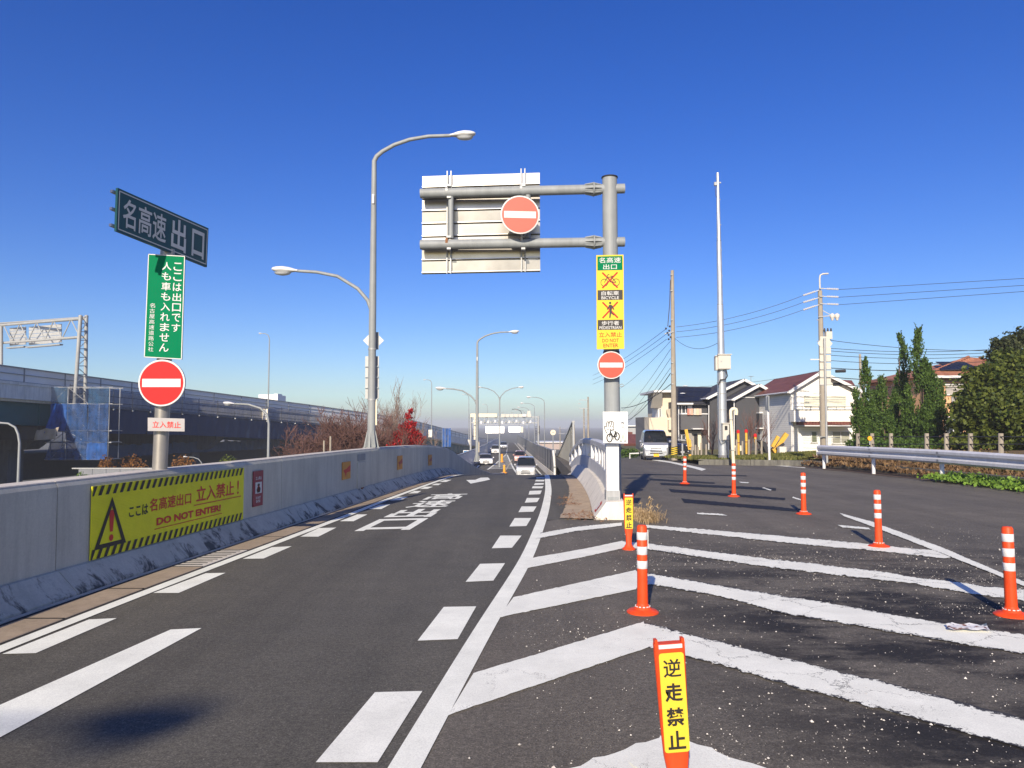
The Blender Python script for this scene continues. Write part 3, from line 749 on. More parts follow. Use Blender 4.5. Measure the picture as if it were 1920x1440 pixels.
far_wall = thing('far_barrier', 'grey parapet wall beyond the white sedan on the left of the far road', 'barrier', (FLB(60), 60, ZR(60)))
ys = frange(58, 300, 6)
for a, b in zip(ys, ys[1:]):
    q = [(FLB(a), a + .03, ZR(a) - .5), (FLB(b), b - .03, ZR(b) - .5), (FLB(b), b - .03, ZR(b) + 1.95), (FLB(a), a + .03, ZR(a) + 1.95)]
    MB().add([Vector(p) + Vector((-.1, 0, 0)) for p in q] + [Vector(p) + Vector((.1, 0, 0)) for p in q], [(0, 1, 2, 3), (4, 5, 6, 7), (0, 1, 5, 4), (1, 2, 6, 5), (2, 3, 7, 6), (3, 0, 4, 7)]).build('panel', m_screen, far_wall)
MB().sweep([(Vector((FLB(y), y, ZR(y) + 1.95)), Vector((1, 0, 0)), Vector((0, 0, 1))) for y in ys], [(-.12, 0), (-.12, .1), (.12, .1), (.12, 0)]).build('coping', m_galv, far_wall)

# far road markings: gore hatching and lane lines
def rseg(name, pts, w, m=None):
    mb = MB()
    for (x, y) in pts:
        mb.v += [(x - w / 2, y, ZR(y) + .012), (x + w / 2, y, ZR(y) + .012)]
    for i in range(len(pts) - 1): mb.f.append((2 * i, 2 * i + 1, 2 * i + 3, 2 * i + 2))
    return mb.build(name, m or m_paint, ramp_road, fix=False)
gl_ = lambda y: float(np.interp(y, [84, 144], [-2.75, -1.15])); gr_ = lambda y: float(np.interp(y, [60, 84, 144], [.95, .25, -.95]))
rseg('gore_outline', [(gl_(y), y) for y in frange(84, 144, 4)], .2); rseg('gore_outline', [(gr_(y), y) for y in frange(62, 144, 4)], .2)
for y in frange(86, 138, 3.4):
    MB().poly([(gl_(y), y, ZR(y) + .008), (gr_(y), y + 1.2, ZR(y + 1.2) + .008), (gr_(y + 1), y + 2.0, ZR(y + 2) + .008), (gl_(y + 1), y + .9, ZR(y + .9) + .008)]).build('gore_hatching', m_paint, ramp_road, fix=False)
for y in frange(63, 100, 2.6): MB().poly([(gr_(y) + .35, y, ZR(y) + .008), (gr_(y) + .8, y, ZR(y) + .008), (gr_(y + 1.2) + .8, y + 1.2, ZR(y + 1.2) + .008), (gr_(y + 1.2) + .35, y + 1.2, ZR(y + 1.2) + .008)]).build('guide_dash', m_paint, ramp_road, fix=False)
for y in frange(62, 100, 2.6): MB().poly([(GL(y) - .75, y, ZR(y) + .008), (GL(y) - .3, y, ZR(y) + .008), (GL(y + 1.2) - .3, y + 1.2, ZR(y + 1.2) + .008), (GL(y + 1.2) - .75, y + 1.2, ZR(y + 1.2) + .008)]).build('guide_dash', m_paint, ramp_road, fix=False)
for y in frange(146, 280, 8): rseg('lane_dash', [(-1.1 - (y - 146) * .003, y), (-1.1 - (y - 143) * .003, y + 4)], .2)
rseg('edge_line', [(FLB(y) + .8, y) for y in frange(84, 300, 6)], .2)

# ================================================================== BOLLARDS
def tube_bollard(label):
    b = thing('post_bollard', label, 'bollard', group='orange posts round the zebra area')
    MB().lathe([(.136, 0), (.136, .008), (.118, .022), (.075, .034), (.066, .05), (.056, .056), (.048, .075)], n=28).build('base', m_orange, b, smooth=40)
    MB().lathe([(.0475, .07), (.0445, .30), (.0435, .725), (.034, .74), (.0, .744)], n=24).build('tube', m_orange, b, smooth=40)
    for z0, z1 in ((.616, .681), (.491, .560), (.373, .439)):
        MB().lathe([(.0443, z0), (.0458, z0 + .002), (.0456, z1 - .002), (.0440, z1)], n=24).build('reflective_band', m_refl, b, smooth=40)
    mb = MB()
    for i in range(12):
        a = 2 * math.pi * i / 12; mb.box((.062 * math.cos(a), .062 * math.sin(a), .055), (.006, .018, .008), rz=a)
    mb.build('stud_ring', m_refl, b)
    return b
lab = ['nearest upright orange post, beside the front board post', 'orange post with three white bands, farthest up the side road', 'orange post second farthest up the side road, left of the cream bent pipe', 'sooty orange post in the middle of the row, with a scuffed foot',
       'orange post standing where the worn white stripe meets the outline', 'orange post nearest on the side road edge, far right']
pts = [(1205, 1148), (1284, 907), (1376, 931), (1507, 964), (1648, 1025), (1897, 1154)]
boll = None
for l, p in zip(lab, pts):
    g = G(*p); g.y -= .0
    if boll is None: boll = tube_bollard(l); boll.location = g
    else: o = dup(boll, loc=g, label=l); o.rotation_euler = (R(rng.uniform(-1.6, 1.6)), R(rng.uniform(-1.6, 1.6)), rng.uniform(-1, 1))
    # a slim white wrapping edge left on the nearest post
MB().box((.049, 0, .62), (.006, .03, .16)).build('peeling_tape', m_refl, boll)

def board_bollard(label, loc, rot=0):
    b = thing('board_post', label, 'bollard', (0, 0, 0), group='orange board posts with wrong way warning')
    MB().lathe([(.085, 0), (.085, .012), (.06, .03), (.045, .06)], n=22).build('base', m_orange, b, smooth=40)
    prof = [(.05, .036, .046), (.16, .038, .032), (.24, .052, .026), (.34, .058, .024), (.66, .066, .022), (.70, .067, .022)]
    mb = MB(); n = 14
    for z, hw, hd in prof:
        for k in range(n):
            a = 2 * math.pi * k / n; c, s = math.cos(a), math.sin(a); e = .55
            mb.v.append((math.copysign(abs(c) ** e, c) * hw, math.copysign(abs(s) ** e, s) * hd, z))
    for i in range(len(prof) - 1):
        for k in range(n): mb.f.append((i * n + k, i * n + (k + 1) % n, (i + 1) * n + (k + 1) % n, (i + 1) * n + k))
    mb.f.append(tuple(range(n))[::-1]); mb.f.append(tuple((len(prof) - 1) * n + k for k in range(n)))
    mb.build('board', m_orange, b, smooth=50)
    mb = MB(); mb.box((-.056, 0, .702), (.012, .03, .03)); mb.box((.056, 0, .702), (.012, .03, .03)); mb.build('horn', m_orange, b)
    MB().box((0, -.012, .690), (.098, .026, .016)).build('top_reflector', m_refl, b)
    # yellow sticker with rounded corners
    def stk(w, z0, z1, r, y):
        pts = []
        for cx, cz, a0 in ((w - r, z1 - r, 0), (-w + r, z1 - r, 90), (-w + r, z0 + r, 180), (w - r, z0 + r, 270)):
            for q in range(4): a = R(a0 + q * 30); pts.append((cx + r * math.cos(a), y, cz + r * math.sin(a)))
        return pts[::-1]
    s = MB().plate(stk(.052, .265, .665, .012, -.0275), (0, -1, 0), .003).build('sticker', m_yellow, b)
    mb = MB()
    for ch, z in zip('逆走禁止', (.567, .469, .371, .278)):
        text_on(mb, ch, (-.037, z, .037, z + .074), lambda u, v: Vector((u, -.0295, v)), .016 if ch == '逆' else .03)
    mb.build('lettering', m_black, s, fix=False)
    b.location = loc; b.rotation_euler = (0, R(-3.2), rot)
    return b
bb = board_bollard('front orange board post reading wrong way forbidden, cut by the bottom edge', Vector((.69, 3.13, 0)), .06)
dup(bb, loc=G(1179, 1030), rotz=.02, label='orange board post with yellow panel in front of the pale barrier end')

# ================================================================== SIGN POST ON THE LEFT BARRIER
def plane_board(name, tl, tr, br, bl, m, parent, t=.02):
    N = (tr - tl).cross(bl - tl).normalized() * -1
    if N.dot(Vector((0, 0, EYE)) - tl) < 0: N = -N
    o = MB().plate([tl, tr, br, bl], N, t).build(name, m, parent)
    def f(off): return lambda u, v: bl.lerp(br, u).lerp(tl.lerp(tr, u), v) + N * off
    return o, f, N
def disc(mb, c, r, X, Z, n=40, sy=1.0):
    mb.poly([c + X * (r * math.cos(a)) + Z * (r * sy * math.sin(a)) for a in np.linspace(0, 2 * math.pi, n, endpoint=False)])
def no_entry(parent, c, r, X=Vector((1, 0, 0)), Z=Vector((0, 0, 1)), red=None, name='no_entry_disc'):
    N = X.cross(Z); N = -N if N.y > 0 else N
    mb = MB(); mb.lathe([(r * .97, -.03), (r, -.025), (r, -.002), (r * .99, 0)], c, 40, (X, Z, N)); o = mb.build(name, m_signwhite, parent, smooth=30)
    mb = MB(); disc(mb, c + N * .003, r * .93, X, Z); d = mb.build('red_face', red or m_red, o, fix=False)
    mb = MB(); mb.poly([c + N * .006 + X * (r * a) + Z * (r * b) for a, b in ((-.82, -.175), (.82, -.175), (.82, .175), (-.82, .175))]); mb.build('white_bar', m_signwhite, o, fix=False)
    return o
Yp = 8.87
px0 = at(299, 885, Yp)
lsign = thing('sign_post', 'stainless post on the left barrier carrying dark blue board, green board and no entry disc', 'sign', (px0.x, Yp, 1.0))
pb, pt = at(299, 890, Yp), at(318, 468, Yp)
MB().tube([(pb.x, Yp, 1.03), (pb.x + .02, Yp, 2.0), (pb.x + .03, Yp, pt.z)], .085, 20).build('post', m_stain, lsign, smooth=40)
# dark blue board, set along the road
tl, tr, br, bl = at(221, 352, 8.05), at(391, 428, 9.4), at(388, 501, 9.4), at(218, 433, 8.05)
o, f, N = plane_board('name_board', tl, tr, br, bl, m_navy, lsign, .03)
mb = MB(); g = f(.004); e = .012
for u0, v0, u1, v1 in ((.012, .05, .988, .075), (.012, .925, .988, .95), (.012, .05, .02, .95), (.98, .05, .988, .95)): mb.poly([g(u0, v0), g(u1, v0), g(u1, v1), g(u0, v1)])
text_on(mb, '名高速', (.055, .16, .50, .84), g, .012); text_on(mb, '出', (.56, .12, .73, .88), g, .02); text_on(mb, '口', (.80, .14, .95, .82), g, .02)
mb.build('lettering', M('sign_letter_grey', (.42, .45, .47), .45), o, fix=False)
for v in (.12, .5, .9):
    q = f(-.045); MB().bar(q(-.03, v), q(1.0, v), .03, .035, up=N).build('back_rail', m_alu, o)
q = f(-.06)((.56), .2); MB().bar(q, Vector((pb.x + .03, Yp, q.z)), .06, .06).build('bracket', m_galv, o)
# green board
Yg = 8.74
tl, tr, br, bl = at(278, 476, Yg), at(347, 480, Yg + .05), at(341, 674, Yg + .05), at(270, 670, Yg)
o, f, N = plane_board('green_board', tl, tr, br, bl, m_green, lsign, .02)
g = f(.003); mb = MB()
for u0, v0, u1, v1 in ((.0, .0, 1, .008), (0, .992, 1, 1), (0, 0, .022, 1), (.978, 0, 1, 1)): mb.poly([g(u0, v0), g(u1, v0), g(u1, v1), g(u0, v1)])
def vtext(s, u0, u1, v_top, v_bot, fn, off):
    n = len(s); h = (v_top - v_bot) / n
    for i, ch in enumerate(s):
        vc = v_top - (i + .5) * h; k = .40 * h
        text_on(mb, ch, (u0, vc - k, u1, vc + k), fn, off)
vtext('ここは出口です', .70, .93, .94, .25, g, .008); vtext('人も車も入れません', .39, .64, .94, .055, g, .008); vtext('名古屋高速道路公社', .10, .24, .53, .055, g, .0)
mb.build('lettering', m_signwhite, o, fix=False)
no_entry(lsign, at(303, 718, 8.7), 44 * 8.7 / F)
tl, tr, br, bl = at(277, 783, 8.7), at(346, 785, 8.73), at(346, 809, 8.73), at(277, 808, 8.7)
o, f, N = plane_board('plate', tl, tr, br, bl, M('plate_grey', (.36, .345, .34), .5), lsign, .012)
mb = MB(); text_on(mb, '立入禁止', (.13, .24, .9, .76), f(.003), .012); mb.build('lettering', m_printred, o, fix=False)
for z in (at(303, 690, Yp).z, at(303, 745, Yp).z, at(303, 797, Yp).z, at(303, 560, Yp).z, at(303, 640, Yp).z):
    MB().lathe([(.092, -.02), (.092, .02)], (pb.x + .02, Yp, z), 16).build('clamp', m_galv, lsign, smooth=40)

# ================================================================== SIGN COLUMN WITH OVERHANGING ARMS
Yc = 13.35
cb, ct = at(1147, 760, Yc), at(1143, 334, Yc)
cx = cb.x
col = thing('sign_column', 'thick grey column with two arms holding a big sign seen from behind', 'sign', (cx, Yc, .3))
MB().tube([(cx + .02, Yc, .2), (cx, Yc, 3), (ct.x, Yc, ct.z)], [.145, .14, .135], 28).build('column', m_pole, col, smooth=40)
MB().lathe([(.15, 0), (.15, .02), (.1, .035)], (ct.x, Yc, ct.z), 28).build('cap', m_dark, col, smooth=40)
for py_l, py_r in ((363, 353.5), (459, 453.5)):
    a, b = at(788, py_l, Yc), at(1171, py_r, Yc)
    cc = ct.x; zc = a.z + (b.z - a.z) * (cc - a.x) / (b.x - a.x)
    arm = MB().tube([a, (cc, Yc, zc), b], .088, 20).build('arm', m_pole, col, smooth=40)
    fx = at(1113, 400, Yc).x; zf = a.z + (b.z - a.z) * (fx - a.x) / (b.x - a.x)
    ax = (Vector((0, 1, 0)), Vector((0, 0, 1)), Vector((1, 0, 0)))
    MB().lathe([(.13, -.012), (.13, .012)], (fx, Yc, zf), 24, ax).build('flange', m_pole, arm, smooth=30)
    for k in range(8):
        an = math.pi / 4 * k; c, s = math.cos(an), math.sin(an); rad = Vector((0, c, s)); o0 = Vector((fx, Yc, zf)); X = Vector((1, 0, 0)); w = rad.cross(X) * .006
        for (d, L) in ((-1, .16), (1, .14)):
            q = [o0 + rad * .088 + X * d * .012, o0 + rad * .128 + X * d * .012, o0 + rad * .10 + X * d * L, o0 + rad * .088 + X * d * L]
            MB().add([p + w for p in q] + [p - w for p in q], [(0, 1, 2, 3), (7, 6, 5, 4), (0, 4, 5, 1), (1, 5, 6, 2), (2, 6, 7, 3), (3, 7, 4, 0)]).build('gusset', m_pole, arm)
for px in (845.5, 990):
    t, b = at(px, 366, Yc), at(px, 447, Yc)
    MB().tube([t, b], .05, 14).build('strut', m_pole, col, smooth=40)
# panel seen from behind: eight aluminium planks with lips, on two uprights
Ypn = 13.62
TL, TR, BR, BL = at(792, 330, Ypn), at(1012, 323, Ypn + .04), at(1013, 509.5, Ypn + .04), at(791, 514, Ypn)
pf = lambda u, v, d=0.0: BL.lerp(BR, u).lerp(TL.lerp(TR, u), v) + Vector((0, -d, 0))
bnd = [0, .13, .245, .37, .50, .63, .755, .87, 1.0]
face = MB().plate([pf(0, 0, -.02), pf(1, 0, -.02), pf(1, 1, -.02), pf(0, 1, -.02)], (0, 1, 0), -.008).build('sign_face', m_pole, col)
for a, b in zip(bnd, bnd[1:]):
    tilt = rng.uniform(-.012, .012)
    mb = MB(); q = [pf(0, a + .006, .0), pf(1, a + .006, .0), pf(1, b - .006, .012 + tilt), pf(0, b - .006, .012 + tilt)]
    mb.add(q + [p + Vector((0, .012, 0)) for p in q], [(0, 1, 2, 3), (7, 6, 5, 4), (0, 4, 5, 1), (1, 5, 6, 2), (2, 6, 7, 3), (3, 7, 4, 0)])
    pl = mb.build('plank', m_alu, col)
    mb = MB(); z0 = pf(0, a + .006, 0); z1 = pf(1, a + .006, 0)
    mb.bar(z0 + Vector((0, -.018, .006)), z1 + Vector((0, -.018, .006)), .036, .006); mb.bar(z0 + Vector((0, -.036, .014)), z1 + Vector((0, -.036, .014)), .005, .022); mb.build('lip', m_alu, pl)
for px in (842, 981):
    u = (px - 791) / 222
    for du in (-.016, .016): MB().bar(pf(u + du, -.006, .055), pf(u + du, 1.03, .055), .022, .05, up=(0, 1, 0)).build('upright', m_galv, col)
    for py in (360, 456):
        for dy in (-11, 11): MB().box(at(px, py + dy, Yc - .02), (.07, .12, .035)).build('bracket', m_galv, col)
        MB().lathe([(.092, -.022), (.092, .022)], at(px - 4, py - 1 + (842 - px) * .03, Yc), 18, (Vector((0, 1, 0)), Vector((0, 0, 1)), Vector((1, 0, 0)))).build('strap', m_rust if py > 400 else m_galv, col, smooth=40)
m0 = MB().box(pf(.94, .135, .012), (.19, .004, .07)).build('barcode_label', M('label_grey', (.5, .5, .48), .5), col)
no_entry(col, at(975, 402.5, 13.05), 37 * 13.05 / F, X=Vector((1, -.04, -.035)).normalized(), red=m_redfade)
MB().bar(at(978, 405, 13.1), at(978, 456, 13.3), .04, .04).build('disc_bracket', m_galv, col)
# yellow board wrapped on the column
Yy = 13.13
tl, tr, br, bl = at(1118, 478.5, Yy), at(1169, 477.5, Yy), at(1170.5, 654, Yy), at(1119, 655, Yy)
o, f, N = plane_board('yellow_board', tl, tr, br, bl, m_yellow, col, .02)
g = f(.003); g2 = f(.006)
H = 854.0                       # heights measured down the board
vv = lambda y: 1 - (y - 82) / H
uu = lambda x: (x - 326) / 250.0
rect = lambda mb, u0, v0, u1, v1, fn: mb.poly([fn(u0, v0), fn(u1, v0), fn(u1, v1), fn(u0, v1)])
mb = MB(); rect(mb, .04, vv(222), .96, vv(94), g); mb.build('green_field', m_green, o, fix=False)
mb = MB(); rect(mb, .04, vv(492), .96, vv(402), g); rect(mb, .04, vv(762), .96, vv(672), g); mb.build('black_field', m_black, o, fix=False)
mb = MB(); text_on(mb, '名高速', (.10, vv(155), .90, vv(105)), g2, .006); text_on(mb, '出口', (.25, vv(214), .75, vv(166)), g2, .006)
text_on(mb, '自転車', (.18, vv(450), .82, vv(412)), g2, .006); text_on(mb, 'BICYCLE', (.18, vv(486), .82, vv(458)), g2, .006)
text_on(mb, '歩行者', (.18, vv(722), .82, vv(682)), g2, .006); text_on(mb, 'PEDESTRIAN', (.10, vv(756), .90, vv(730)), g2, .006); mb.build('white_print', m_signwhite, o, fix=False)
def line(mb, p, q, w, fn, asp=250 / H):
    d = Vector((q[0] - p[0], (q[1] - p[1]) / asp)); d.normalize(); nx_, ny_ = -d.y * w, d.x * w * asp
    mb.poly([fn(p[0] + nx_, p[1] + ny_), fn(p[0] - nx_, p[1] - ny_), fn(q[0] - nx_, q[1] - ny_), fn(q[0] + nx_, q[1] + ny_)])
mb = MB()
for y0, y1 in ((242, 382), (512, 655)):
    line(mb, (uu(380), vv(y0)), (uu(520), vv(y1)), .028, g); line(mb, (uu(380), vv(y1)), (uu(520), vv(y0)), .028, f(.0034))
text_on(mb, '立入禁止', (.08, vv(828), .92, vv(784)), g, .004); text_on(mb, 'DO NOT', (.20, vv(875), .80, vv(842)), g, .01); text_on(mb, 'ENTER', (.24, vv(920), .78, vv(887)), g, .01)
mb.build('red_print', m_red, o, fix=False)
mb = MB()
def ring(mb, cx_, cy_, r, w, fn, n=22):
    for i in range(n):
        a, b = 2 * math.pi * i / n, 2 * math.pi * (i + 1) / n
        mb.poly([fn(uu(cx_ + (r + s) * math.cos(t)), vv(cy_ - (r + s) * math.sin(t))) for s, t in ((w, a), (w, b), (-w, b), (-w, a))])
ring(mb, 398, 333, 32, 2.4, g2); ring(mb, 505, 333, 32, 2.4, g2)
for p, q in (((398, 333), (425, 285)), ((425, 285), (470, 285)), ((425, 285), (455, 330)), ((470, 285), (455, 330)), ((455, 330), (505, 333)), ((470, 290), (505, 333)), ((430, 262), (422, 290)), ((430, 262), (445, 260)), ((455, 275), (490, 275)), ((470, 275), (470, 290))):
    line(mb, (uu(p[0]), vv(p[1])), (uu(q[0]), vv(q[1])), .011, g2)
mb.poly([g2(uu(450 + 11 * math.cos(a)), vv(519 - 11 * math.sin(a))) for a in np.linspace(0, 6.1, 12)])
mb.poly([g2(uu(x), vv(y)) for x, y in ((440, 537), (458, 535), (472, 545), (488, 578), (482, 585), (466, 560), (464, 590), (466, 606), (490, 628), (484, 634), (458, 614), (452, 655), (441, 655), (444, 600), (444, 560), (428, 580), (418, 576), (434, 552))])
mb.build('black_print', m_black, o, fix=False)
no_entry(col, at(1146, 684.5, 13.1), 26 * 13.1 / F, red=m_redfade)
MB().lathe([(.15, -.14), (.15, .30)], (cx, Yc, at(1146, 690, Yc).z), 24).build('dark_sleeve', M('dark_wrap', (.03, .035, .06), .5), col, smooth=40)
MB().tube([at(1160, 722, 13.25), at(1167, 720, 13.2), at(1170, 722.5, 13.2), at(1166, 725, 13.2), at(1160, 724, 13.25)], .006, 5).build('loose_strap', m_galv, col)
# white box post and picture plate
bp = thing('box_post', 'white square post with grey foot on the barrier end, carrying a drawing of a cyclist', 'sign', (1.75, 12.95, .3))
a, b = at(1137.5, 918, 12.85).x, at(1161, 918, 12.85).x
MB().box(((a + b) / 2, 12.96, .87), (b - a, .2, .80)).build('post', m_white, bp)
MB().box(((a + b) / 2 + .003, 12.965, .385), (b - a + .025, .22, .17)).build('foot', m_galv, bp)
MB().box(((a + b) / 2 + .003, 12.85, .335), (b - a - .03, .012, .05)).build('foot_slot', m_pole, bp)
tl, tr, br, bl = at(1130.5, 772, 12.72), at(1177, 772, 12.74), at(1177, 831.5, 12.74), at(1131, 830.5, 12.72)
o, f, N = plane_board('picture_plate', tl, tr, br, bl, M('plate_white', (.76, .76, .73), .4), bp, .012)
MB().bar(f(-.012)(.5, .25), ((a + b) / 2, 12.88, f(0)(.5, .25).z), .04, .04).build('plate_bracket', m_galv, bp)
g = f(.003)
def pl(x, y): return g((x - 165) / 750.0, 1 - (y - 185) / 950.0)
def stroke(mb, pts, w=6):
    w *= 2.3
    for p, q in zip(pts, pts[1:]):
        d = Vector((q[0] - p[0], q[1] - p[1], 0)); d.normalize(); nx_, ny_ = -d.y * w, d.x * w
        mb.poly([pl(p[0] + nx_, p[1] + ny_), pl(q[0] + nx_, q[1] + ny_), pl(q[0] - nx_, q[1] - ny_), pl(p[0] - nx_, p[1] - ny_)])
def ell(cx_, cy_, rx_, ry_, n=24): return [(cx_ + rx_ * math.cos(t), cy_ + ry_ * math.sin(t)) for t in np.linspace(0, 2 * math.pi, n + 1)]
mb = MB()
stroke(mb, ell(358, 982, 80, 118), 8); stroke(mb, ell(590, 930, 66, 112), 8)
for s in ([(370, 715), (400, 745), (510, 730)], [(400, 745), (375, 830), (358, 960)], [(385, 800), (480, 960), (590, 920)], [(480, 960), (545, 800)], [(545, 800), (590, 920)], [(505, 790), (570, 785)], [(470, 1010), (500, 1000)]): stroke(mb, s, 7)
stroke(mb, [(265, 650), (265, 560), (290, 490), (330, 490), (340, 560), (335, 640)], 5); stroke(mb, [(345, 560), (360, 490), (395, 465), (430, 480), (420, 560), (380, 650)], 5); stroke(mb, [(425, 500), (455, 480), (478, 510), (475, 600), (450, 640)], 5)
stroke(mb, [(265, 650), (205, 630), (205, 690), (250, 790), (290, 850)], 5); stroke(mb, [(470, 600), (475, 700)], 5); stroke(mb, [(290, 700), (330, 740)], 5)
mb.build('drawn_bicycle', m_black, o, fix=False)
mb = MB(); stroke(mb, ell(755, 570, 42, 70), 4); stroke(mb, [(730, 650), (710, 760), (690, 850), (830, 840), (840, 760), (800, 660), (730, 650)], 4); stroke(mb, [(700, 850), (690, 1060), (740, 1060), (770, 880)], 4); stroke(mb, [(770, 880), (800, 1060), (855, 1050), (835, 850)], 4)
mb.build('drawn_walker', M('ink_grey', (.30, .33, .36), .6), o, fix=False)
mb = MB(); mb.poly([pl(*p) for p in ((705, 520), (730, 490), (780, 490), (805, 530), (800, 590), (785, 540), (720, 530))]); mb.poly([pl(*p) for p in ((665, 1085), (690, 1060), (740, 1075), (735, 1088))]); mb.poly([pl(*p) for p in ((800, 1095), (820, 1060), (862, 1050), (860, 1080))]); mb.build('drawn_dark', M('ink_dark', (.16, .16, .18), .6), o, fix=False)
mb = MB(); mb.poly([pl(*p) for p in ((705, 855), (828, 845), (850, 1045), (805, 1055), (768, 890), (738, 1055), (693, 1055))]); mb.build('drawn_trousers', M('ink_green', (.60, .70, .56), .6), o, fix=False)

# ================================================================== STREET LAMPS
def lamp_head(mb, p, d, L=.62, w=.15, h=.19):
    """teardrop lantern from p along horizontal direction d"""
    d = Vector(d).normalized(); s = d.cross(Vector((0, 0, 1))); fr = []
    for t, kw, kh, dz in ((0, .35, .35, 0), (.12, .45, .45, .0), (.3, .75, .75, .0), (.55, 1, 1, -.01), (.8, .9, .85, -.015), (.95, .55, .5, -.01), (1, .2, .2, -.005)):
        o = Vector(p) + d * (L * t) + Vector((0, 0, dz + .05 * t)); fr.append([o + s * (w * kw * math.cos(a)) + Vector((0, 0, h * .5 * kh * math.sin(a) * (1 if math.sin(a) > 0 else .75))) for a in np.linspace(0, 2 * math.pi, 12, endpoint=False)])
    n0 = len(mb.v)
    for r_ in fr: mb.v += [tuple(q) for q in r_]
    for i in range(len(fr) - 1):
        for k in range(12): mb.f.append((n0 + i * 12 + k, n0 + i * 12 + (k + 1) % 12, n0 + (i + 1) * 12 + (k + 1) % 12, n0 + (i + 1) * 12 + k))
    mb.f.append(tuple(n0 + k for k in range(12))); mb.f.append(tuple(n0 + (len(fr) - 1) * 12 + k for k in range(12)))
def add_lamp(parent, p, d, L=.62, w=.15, h=.19):
    mb = MB(); lamp_head(mb, p, d, L, w, h); o = mb.build('lantern', m_white, parent, smooth=50)
    d = Vector(d).normalized(); s = d.cross(Vector((0, 0, 1))); c = Vector(p) + d * (L * .58) + Vector((0, 0, -.045 * h / .19))
    mb = MB(); mb.lathe([(1, 0), (.8, -.4), (.3, -.62)], (0, 0, 0), 14)
    mb.v = [tuple(c + d * (x * L * .33) + s * (y * w * .8) + Vector((0, 0, z * h * .55))) for x, y, z in mb.v]
    mb.build('lens', m_lens, o, smooth=50)
def double_lamp(label, loc, signs=False):
    t = thing('street_lamp', label, 'street lamp')
    MB().tube([(0, 0, 0), (0, 0, 3.4), (0, 0, 6.55), (.0, 0, 6.9), (.06, 0, 7.02), (.2, 0, 7.14), (.48, 0, 7.30), (.85, 0, 7.43), (1.3, 0, 7.51), (1.85, 0, 7.53)], [.098, .085, .062, .058, .054, .05, .047, .045, .042, .04], 14).build('pole', m_pole, t, smooth=40)
    MB().tube([(-.04, 0, 3.3), (-.12, 0, 3.52), (-.36, 0, 3.80), (-.85, 0, 4.10), (-1.35, 0, 4.20), (-1.82, 0, 4.23)], [.045, .045, .042, .04, .038, .036], 12).build('side_arm', m_pole, t, smooth=40)
    add_lamp(t, (1.82, 0, 7.53), (1, 0, 0)); add_lamp(t, (-1.8, 0, 4.23), (-1, 0, 0))
    MB().lathe([(.2, 0), (.2, .03)], n=4).build('base_plate', m_galv, t)
    mb = MB()
    for k in range(8):
        a = k * math.pi / 4; c, s = math.cos(a), math.sin(a); w = Vector((-s, c, 0)) * .006
        q = [Vector((c * .09, s * .09, .03)), Vector((c * .18, s * .18, .03)), Vector((c * .1, s * .1, .42)), Vector((c * .09, s * .09, .42))]
        mb.add([p + w for p in q] + [p - w for p in q], [(0, 1, 2, 3), (7, 6, 5, 4), (0, 4, 5, 1), (1, 5, 6, 2), (2, 6, 7, 3)])
    mb.build('base_ribs', m_pole, t)
    for z in (2.35, 1.15): MB().lathe([(.1, -.02), (.1, .02)], (0, 0, z), 14).build('band', m_galv, t, smooth=40)
    MB().box((.0, -.085, 5.95), (.05, .03, .22)).build('nameplate', m_white, t)
    MB().box((.1, .02, .85), (.05, .05, .6)).build('conduit', m_cream, t)
    t.location = loc
    return t
lp = double_lamp('nearest tall double lamp post on the left barrier, sign backs on its pole', (-3.32, 17.5, 1.05))
l2 = dup(lp, loc=(-2.12, 45, -.62), label='double lamp post behind the end of the grey barrier, second along', scale=1.05)
l2['group'] = lp['group'] = 'double lamp posts along the exit lane'
ORG[lp.name] = Vector((-3.32, 17.5, 1.05))
# backs of two signs on the nearest lamp post
dc = Vector((-3.32, 17.64, at(698, 638, 17.6).z))
dm = MB().plate([dc + Vector((-.25, 0, 0)), dc + Vector((0, 0, -.25)), dc + Vector((.25, 0, 0)), dc + Vector((0, 0, .25))], (0, -1, 0), .012).build('diamond_sign', m_signwhite, lp)
MB().plate([dc + Vector((-.03, -.012, .2)), dc + Vector((.13, -.012, .2)), dc + Vector((.13, -.012, -.22)), dc + Vector((-.03, -.012, -.22))], (0, -1, 0), .01).build('sign_back', m_pole, dm)
for i in range(4):
    a, b = at(685, 668 + i * 20, 17.62), at(710.5, 687 + i * 20, 17.62)
    pl_ = MB().box((a + b) / 2, (b.x - a.x, .012, a.z - b.z)).build('sign_plank', m_galv, lp)
    MB().box(((a.x + b.x) / 2, 17.59, b.z), (b.x - a.x, .04, .02)).build('lip', m_galv, pl_)
t = thing('street_lamp', 'symmetrical twin arm lamp standing on the striped gore in the far road', 'street lamp', (-1.5, 90, ZR(90)), 'double lamp posts along the exit lane')
MB().tube([(-1.5, 90, ZR(90)), (-1.5, 90, 5.0)], [.11, .07], 10).build('pole', m_pole, t, smooth=40)
for s in (-1, 1):
    MB().tube([(-1.5, 90, 4.6), (-1.5 + s * .15, 90, 5.1), (-1.5 + s * .7, 90, 5.7), (-1.5 + s * 1.5, 90, 6.05), (-1.5 + s * 2.3, 90, 6.2)], .05, 8).build('arm', m_pole, t, smooth=40)
    add_lamp(t, (-1.5 + s * 2.25, 90, 6.2), (s, 0, 0), .7, .17, .24)
